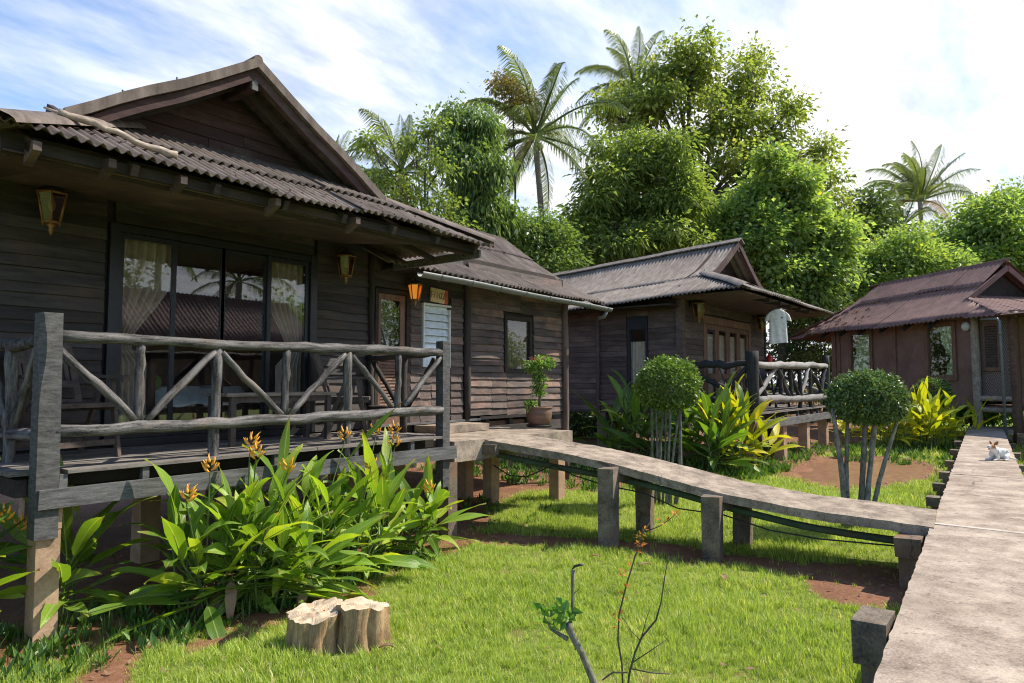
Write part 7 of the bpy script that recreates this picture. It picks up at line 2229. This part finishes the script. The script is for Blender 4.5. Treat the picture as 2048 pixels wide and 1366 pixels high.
an_.data.foreach_set('value', np.array([min(1, max(0, (v.co.x - .085) / .02)) * min(1, max(0, (v.co.z - .185) / .02)) * (1 - min(1, max(0, (v.co.x - .165) / .02))) for v in dm.vertices], np.float32))
dm.materials.append(fur)
inst('body', dm, dog)
tanf = flat_mat('tan fur', (.40, .17, .065), .9, spec=.1)
for sg in (-1, 1):
    er = MB()
    vs = []
    for t_2, w_2 in ((0, .024), (.3, .030), (.65, .024), (.9, .011), (1.0, .002)):
        c = Vector((.098 - .012 * t_2, sg * (.034 + .030 * t_2), .250 + .066 * t_2))
        for kx in range(5):
            f_2 = (kx - 2) / 2
            vs.append(c + Vector((.010 * (1 - f_2 * f_2) * (1 - t_2) - .004, f_2 * w_2 * .95, 0)) + Vector((f_2 * sg * -w_2 * .4, 0, 0)))
    er.add(vs, [(r_ * 5 + e, r_ * 5 + e + 1, r_ * 5 + 6 + e, r_ * 5 + 5 + e) for r_ in range(4) for e in range(4)], True)
    er.build('ear', tanf, dog)
    MB().sphere((.160, sg * .027, .249), (.007, .006, .007), 8, 6).build('eye', M_['black'], dog)
MB().sphere((.221, 0, .222), (.011, .012, .010), 8, 6).build('nose', M_['black'], dog)
jaw = MB().tube([(.135, 0, .205), (.165, 0, .190), (.195, 0, .180)], [.020, .016, .008], 8).build('lower_jaw', fur, dog)
MB().tube([(.155, 0, .203), (.180, 0, .197), (.205, 0, .186), (.213, 0, .178)], [.008, .010, .009, .004], 6).build('tongue', flat_mat('pink tongue', (.55, .18, .17), .4), dog)
FRAME = Matrix.Identity(4)

# ================================================================== WHAT THE GLASS REFLECTS (across the garden, behind the camera)
cr = thing('cabin', 'cabin across the garden with red brown roof, mirrored in the sliding doors', 'cabin', (13, -10, 0), 0, 'timber holiday cabins')
MB().box(10.3, 16.2, -13.5, -9.6, .9, 3.3).build('wall', M_['plaster'], cr)
def Sre(u, v):
    return (u, -9.0 - 2.6 * v, 3.2 + 1.9 * v - .1 * math.sin(math.pi * v))
def Sre2(u, v):
    return (u, -14.2 + 2.6 * v, 3.2 + 1.9 * v)
rfr = MB().box(9.8, 16.7, -11.63, -11.57, 4.9, 5.02).build('roof', M_['darkwood'], cr)
roof_area(rfr, Sre, 9.6, 16.9, ((0, 1.0),), M_['corr3'], width=1.05, nv=3, seg=6)
roof_area(rfr, Sre2, 9.6, 16.9, ((0, 1.0),), M_['corr3'], width=1.8, nv=1, seg=4)
def tree_at(name, label, cat, x, y, lobes, n, mat, seed, **kw):
    t = thing(name, label, cat, (x, y, 0), 0, 'trees across the garden')
    cm, cs = crown_mesh('crown', [((x + a, y + b, c), (r1, r1, r2)) for a, b, c, r1, r2 in lobes], n, .24, .12, mat, seed, clump=.4, per=36)
    inst('crown', cm, t)['kind'] = 'stuff'
    m_ = MB().tube([(x, y, -.2), (x + .1, y, 1.5), (x, y, 3.2)], [.22, .18, .12], 8)
    for a, b, c, r1, r2 in lobes:
        m_.tube([(x, y, 2.8), (x + a, y + b, c)], [.10, .03], 5)
    m_.build('trunk', M_['bark'], t)
tree_at('broadleaf_tree', 'dark tree across the garden mirrored in the left glass doors', 'tree', 9.5, -15, [(0, 0, 4.5, 2.2, 1.6), (-1.6, .5, 5.6, 1.6, 1.4), (1.4, 0, 6.2, 1.7, 1.5), (-2.6, 0, 4.0, 1.4, 1.3), (0, 0, 7.2, 1.5, 1.1)], 9000, M_['crownD'], 61)
tree_at('broadleaf_tree', 'dark tree across the garden mirrored in the right glass doors', 'tree', 20.5, -16, [(0, 0, 3.8, 2.0, 1.6), (-1.2, .5, 5.0, 1.4, 1.0), (1.8, 0, 4.6, 1.6, 1.3)], 7000, M_['crownB'], 62)
tree_at('broadleaf_tree', 'tree across the garden mirrored in the wing door and louvre glass', 'tree', 27.5, -17, [(0, 0, 4.5, 2.4, 2.0), (-1.6, .5, 6.3, 1.9, 1.4), (1.8, 0, 6.2, 1.9, 1.5), (0, 0, 2.6, 2.2, 1.4)], 10000, M_['crownB'], 63)
palm('coconut_palm', 'palm across the garden mirrored in the third glass door', None, Vector((17.5, -16.5, 6.6)), Vector((17.2, -16.5, 0)), .2, 16, 2.6, 71)
palm('coconut_palm', 'taller palm across the garden mirrored beside the third glass door', None, Vector((15.0, -19.5, 8.2)), Vector((15.0, -19.5, 0)), .2, 16, 2.8, 72)
tree_at('broadleaf_tree', 'unseen leafy tree added behind the nearest cabin, mirrored in the right cabin windows', 'tree', 20.5, 25.5, [(0, 0, 3.6, 2.6, 2.0), (-2.2, 1, 3.2, 2.2, 1.7), (2.2, .5, 3.4, 2.2, 1.8), (0, -1, 2.0, 2.4, 1.3), (-3.8, 2, 2.6, 1.8, 1.6)], 11000, M_['crownB'], 64)  # unseen tree added so the right cabin windows mirror leaves instead of sky
tree_at('broadleaf_tree', 'broad green tree beyond the right hand end of the walkway', 'tree', 40, -9, [(0, 0, 4.2, 2.6, 2.0), (-2.0, 1, 3.4, 2.0, 1.5), (2, -1, 5.4, 2.2, 1.6), (.5, 1.5, 6.4, 1.8, 1.3)], 9000, M_['crownC'], 65)
tree_at('broadleaf_tree', 'lower green tree farthest right beyond the right cabin porch', 'tree', 37, -17, [(0, 0, 3.4, 2.4, 1.8), (-2.0, 1, 2.6, 2.0, 1.3), (2, -1, 4.0, 2.2, 1.4)], 8000, M_['crownB'], 66)
# ================================================================== GRASS
def tuft_mesh(name, nb, h, spread, wid, mat, seed, broad=False):
    rr = random.Random(seed)
    mb = MB()
    tn = []
    for i in range(nb):
        a = rr.uniform(0, 6.28)
        r_ = spread * math.sqrt(rr.random())
        p = Vector((r_ * math.cos(a), r_ * math.sin(a), -.006))
        la = rr.uniform(0, 6.28)
        lean = rr.uniform(.1, .75)
        hh = h * rr.uniform(.55, 1.15)
        d = Vector((math.cos(la) * lean, math.sin(la) * lean, 1)).normalized()
        w = Vector((-math.sin(la), math.cos(la), 0)) * wid * rr.uniform(.7, 1.2) * .5
        q1 = p + d * hh * .55
        q2 = q1 + (d + Vector((math.cos(la), math.sin(la), -.25)) * lean * .7).normalized() * hh * .5
        if broad:
            mb.add([p, q1 - w * 3, q2, q1 + w * 3], [(0, 1, 2), (0, 2, 3)])
            tn += [rr.random()] * 4
        else:
            mb.add([p - w, p + w, q1 + w * .8, q1 - w * .8, q2], [(0, 1, 2, 3), (3, 2, 4)])
            t = min(1, max(0, rr.gauss(.5, .22)))
            tn += [t * .75, t * .75, t, t, min(1, t * 1.15)]  # darker bases and lighter sunlit tips put into the blade tint
    me = mb.mesh(name)
    a_ = me.attributes.new('tint', 'FLOAT', 'POINT')
    a_.data.foreach_set('value', np.array(tn, np.float32))
    me.materials.append(mat)
    return me


def scatter(name, tufts, P, rot, scl, idx, label=None):
    col = bpy.data.collections.new(name + '_tufts')
    for i, me in enumerate(tufts):
        o = bpy.data.objects.new('%s_tuft_%02d' % (name, i), me)
        col.objects.link(o)
    me = bpy.data.meshes.new(name)
    me.vertices.add(len(P))
    me.vertices.foreach_set('co', P.astype(np.float32).ravel())
    for nm, arr, ty in (('rz', rot, 'FLOAT'), ('sc', scl, 'FLOAT'), ('ix', idx, 'INT')):
        at_ = me.attributes.new(nm, ty, 'POINT')
        at_.data.foreach_set('value', arr.astype(np.float32 if ty == 'FLOAT' else np.int32))
    o = put(bpy.data.objects.new(name, me))
    o['kind'] = 'stuff'
    ng = bpy.data.node_groups.new(name, 'GeometryNodeTree')
    ng.interface.new_socket('Geometry', in_out='INPUT', socket_type='NodeSocketGeometry')
    ng.interface.new_socket('Geometry', in_out='OUTPUT', socket_type='NodeSocketGeometry')
    N = ng.nodes
    gi, go = N.new('NodeGroupInput'), N.new('NodeGroupOutput')
    ci = N.new('GeometryNodeCollectionInfo')
    ci.inputs['Collection'].default_value = col
    ci.inputs['Separate Children'].default_value = True
    ci.inputs['Reset Children'].default_value = True
    ip = N.new('GeometryNodeInstanceOnPoints')
    ip.inputs['Pick Instance'].default_value = True
    def attr(nm, ty):
        a = N.new('GeometryNodeInputNamedAttribute')
        a.data_type = ty
        a.inputs['Name'].default_value = nm
        return a.outputs['Attribute']
    cb = N.new('ShaderNodeCombineXYZ')
    ng.links.new(attr('rz', 'FLOAT'), cb.inputs[2])
    ng.links.new(gi.outputs[0], ip.inputs['Points'])
    ng.links.new(ci.outputs[0], ip.inputs['Instance'])
    ng.links.new(attr('ix', 'INT'), ip.inputs['Instance Index'])
    ng.links.new(cb.outputs[0], ip.inputs['Rotation'])
    ng.links.new(attr('sc', 'FLOAT'), ip.inputs['Scale'])
    ng.links.new(ip.outputs[0], go.inputs[0])
    md = o.modifiers.new('scatter', 'NODES')
    md.node_group = ng
    return o


RG = np.random.default_rng(99)
PXY = []
SC = []
for (x0, x1, y0, y1, dens, s_) in ((1.0, 5.5, .4, 5.4, 1000, 1.0), (5.5, 9.5, .4, 7.5, 520, 1.1), (9.5, 14, .5, 8.5, 190, 1.45), (14, 24, -2.5, 7.5, 45, 2.2), (22, 45, -6, 22, 9, 4.0), (2.5, 9, -1.6, .4, 120, 1.0), (.2, 1.6, 3.0, 6.2, 350, 1.0), (9, 14, -3, .6, 60, 1.5)):
    n = int((x1 - x0) * (y1 - y0) * dens)
    p = np.stack([RG.uniform(x0, x1, n), RG.uniform(y0, y1, n)], 1)
    gr = grassy(p[:, 0], p[:, 1])
    keep = RG.random(n) < np.clip(gr * 1.1 - .06, 0.03, 1)
    wk = (p[:, 1] < walk_l(p[:, 0]) + .03) & (p[:, 1] > walk_l(p[:, 0]) - np.where(p[:, 0] > 11.4, .8, 1.7))
    stp = np.hypot((p[:, 0] - SXc), (p[:, 1] - SYc)) < .27
    keep &= ~wk & ~stp
    p = p[keep]
    PXY.append(p)
    patch = .85 + .35 * wob(p[:, 0] * 1.3, p[:, 1] * 1.3)
    SC.append(s_ * RG.uniform(.7, 1.25, len(p)) * np.clip(patch, .55, 1.3) * np.clip(.55 + .5 * grassy(p[:, 0], p[:, 1]), .5, 1.1))
PXY = np.concatenate(PXY)
SC = np.concatenate(SC)
P3 = np.column_stack([PXY, ground_z(PXY[:, 0], PXY[:, 1])])
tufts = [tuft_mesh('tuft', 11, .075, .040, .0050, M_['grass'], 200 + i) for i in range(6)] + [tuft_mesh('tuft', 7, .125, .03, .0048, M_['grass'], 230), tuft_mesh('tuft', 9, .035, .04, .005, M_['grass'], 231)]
def tinted(me, f, seed):
    m2 = me.copy()
    a_ = m2.attributes['tint']
    r_ = np.random.default_rng(seed)
    a_.data.foreach_set('value', np.array([f(d.value, r_) for d in a_.data], np.float32))
    return m2
tufts += [tinted(tufts[i], lambda v, r_: min(1.0, .84 + .16 * r_.random()), i) for i in (0, 1)]
tufts += [tinted(tufts[i], lambda v, r_: .45 * v, i) for i in (2, 3, 4)]
pn = wob(P3[:, 0] * 1.1 + 5, P3[:, 1] * 1.1) + .35 * wob(P3[:, 0] * 3.7, P3[:, 1] * 3.7 + 2)
ixs = RG.choice(8, len(P3), p=[.14, .14, .14, .14, .14, .14, .06, .10])
ru = RG.random(len(P3))
ixs = np.where(ru < np.clip(.05 + .22 * (pn - .2), .02, .4), RG.integers(8, 10, len(P3)), ixs)
ixs = np.where(ru > 1 - np.clip(.10 - .30 * (pn + .2), .03, .45), RG.integers(10, 13, len(P3)), ixs)
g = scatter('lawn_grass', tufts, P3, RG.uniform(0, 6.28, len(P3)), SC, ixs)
g['label'] = 'sunlit green lawn grass'
# low weeds along the shaded edge under the heliconias and the cabins
Q = []
for (x0, x1, y0, y1, n) in ((.6, 2.4, 4.6, 5.9, 230), (2.4, 5.2, 4.75, 5.7, 260), (5.2, 8.2, 5.2, 7.5, 90), (9.5, 14.5, 5.3, 9.5, 420), (14, 21, 4.4, 6.5, 260), (17, 22, 1.6, 4.2, 240), (12.4, 14.5, 4.2, 5.2, 120), (5, 12, 8, 14, 200)):
    Q.append(np.stack([RG.uniform(x0, x1, n), RG.uniform(y0, y1, n)], 1))
Q = np.concatenate(Q)
q3_ = np.column_stack([Q, ground_z(Q[:, 0], Q[:, 1])])
wt = [tuft_mesh('weed', 12, .12, .06, .010, M_['weed'], 300 + i, True) for i in range(3)] + [tuft_mesh('weed', 9, .13, .06, .005, M_['weed'], 310 + i) for i in range(2)]
scatter('weeds', wt, q3_, RG.uniform(0, 6.28, len(q3_)), RG.uniform(.5, 1.3, len(q3_)) * np.where(Q[:, 0] > 9, 1.5, 1.0), RG.integers(0, 5, len(q3_)))
# dry leaf litter on the bare soil
lt = MB()
for (x0, x1, y0, y1, n) in ((5.6, 9.5, 5.0, 8.0, 300), (5.8, 7.4, 1.0, 5.0, 260), (1.6, 5, 4.4, 5.2, 160), (12.5, 18, 1.8, 5.0, 420), (1.5, 6, .6, 4.4, -70)):
    for _ in range(abs(n)):
        x, y = rnd.uniform(x0, x1), rnd.uniform(y0, y1)
        if (n > 0 and float(grassy(x, y)) > .6) or float(puddle_r(x, y)) < .95:
            continue
        s_ = rnd.uniform(.012, .035) * (1 if x < 10 else 1.5)
        a = rnd.uniform(0, 6.28)
        z = float(ground_z(np.array(x), np.array(y))) + (.012 if n > 0 else .045)
        dx, dy = s_ * math.cos(a), s_ * math.sin(a)
        lt.add([(x - dx, y - dy, z), (x - dy * .45, y + dx * .45, z + rnd.uniform(0, .012)), (x + dx, y + dy, z + rnd.uniform(0, .015)), (x + dy * .45, y - dx * .45, z)], [(0, 1, 2), (0, 2, 3)])
tag(lt.build('leaf_litter', M_['dryleaf']), kind='stuff')
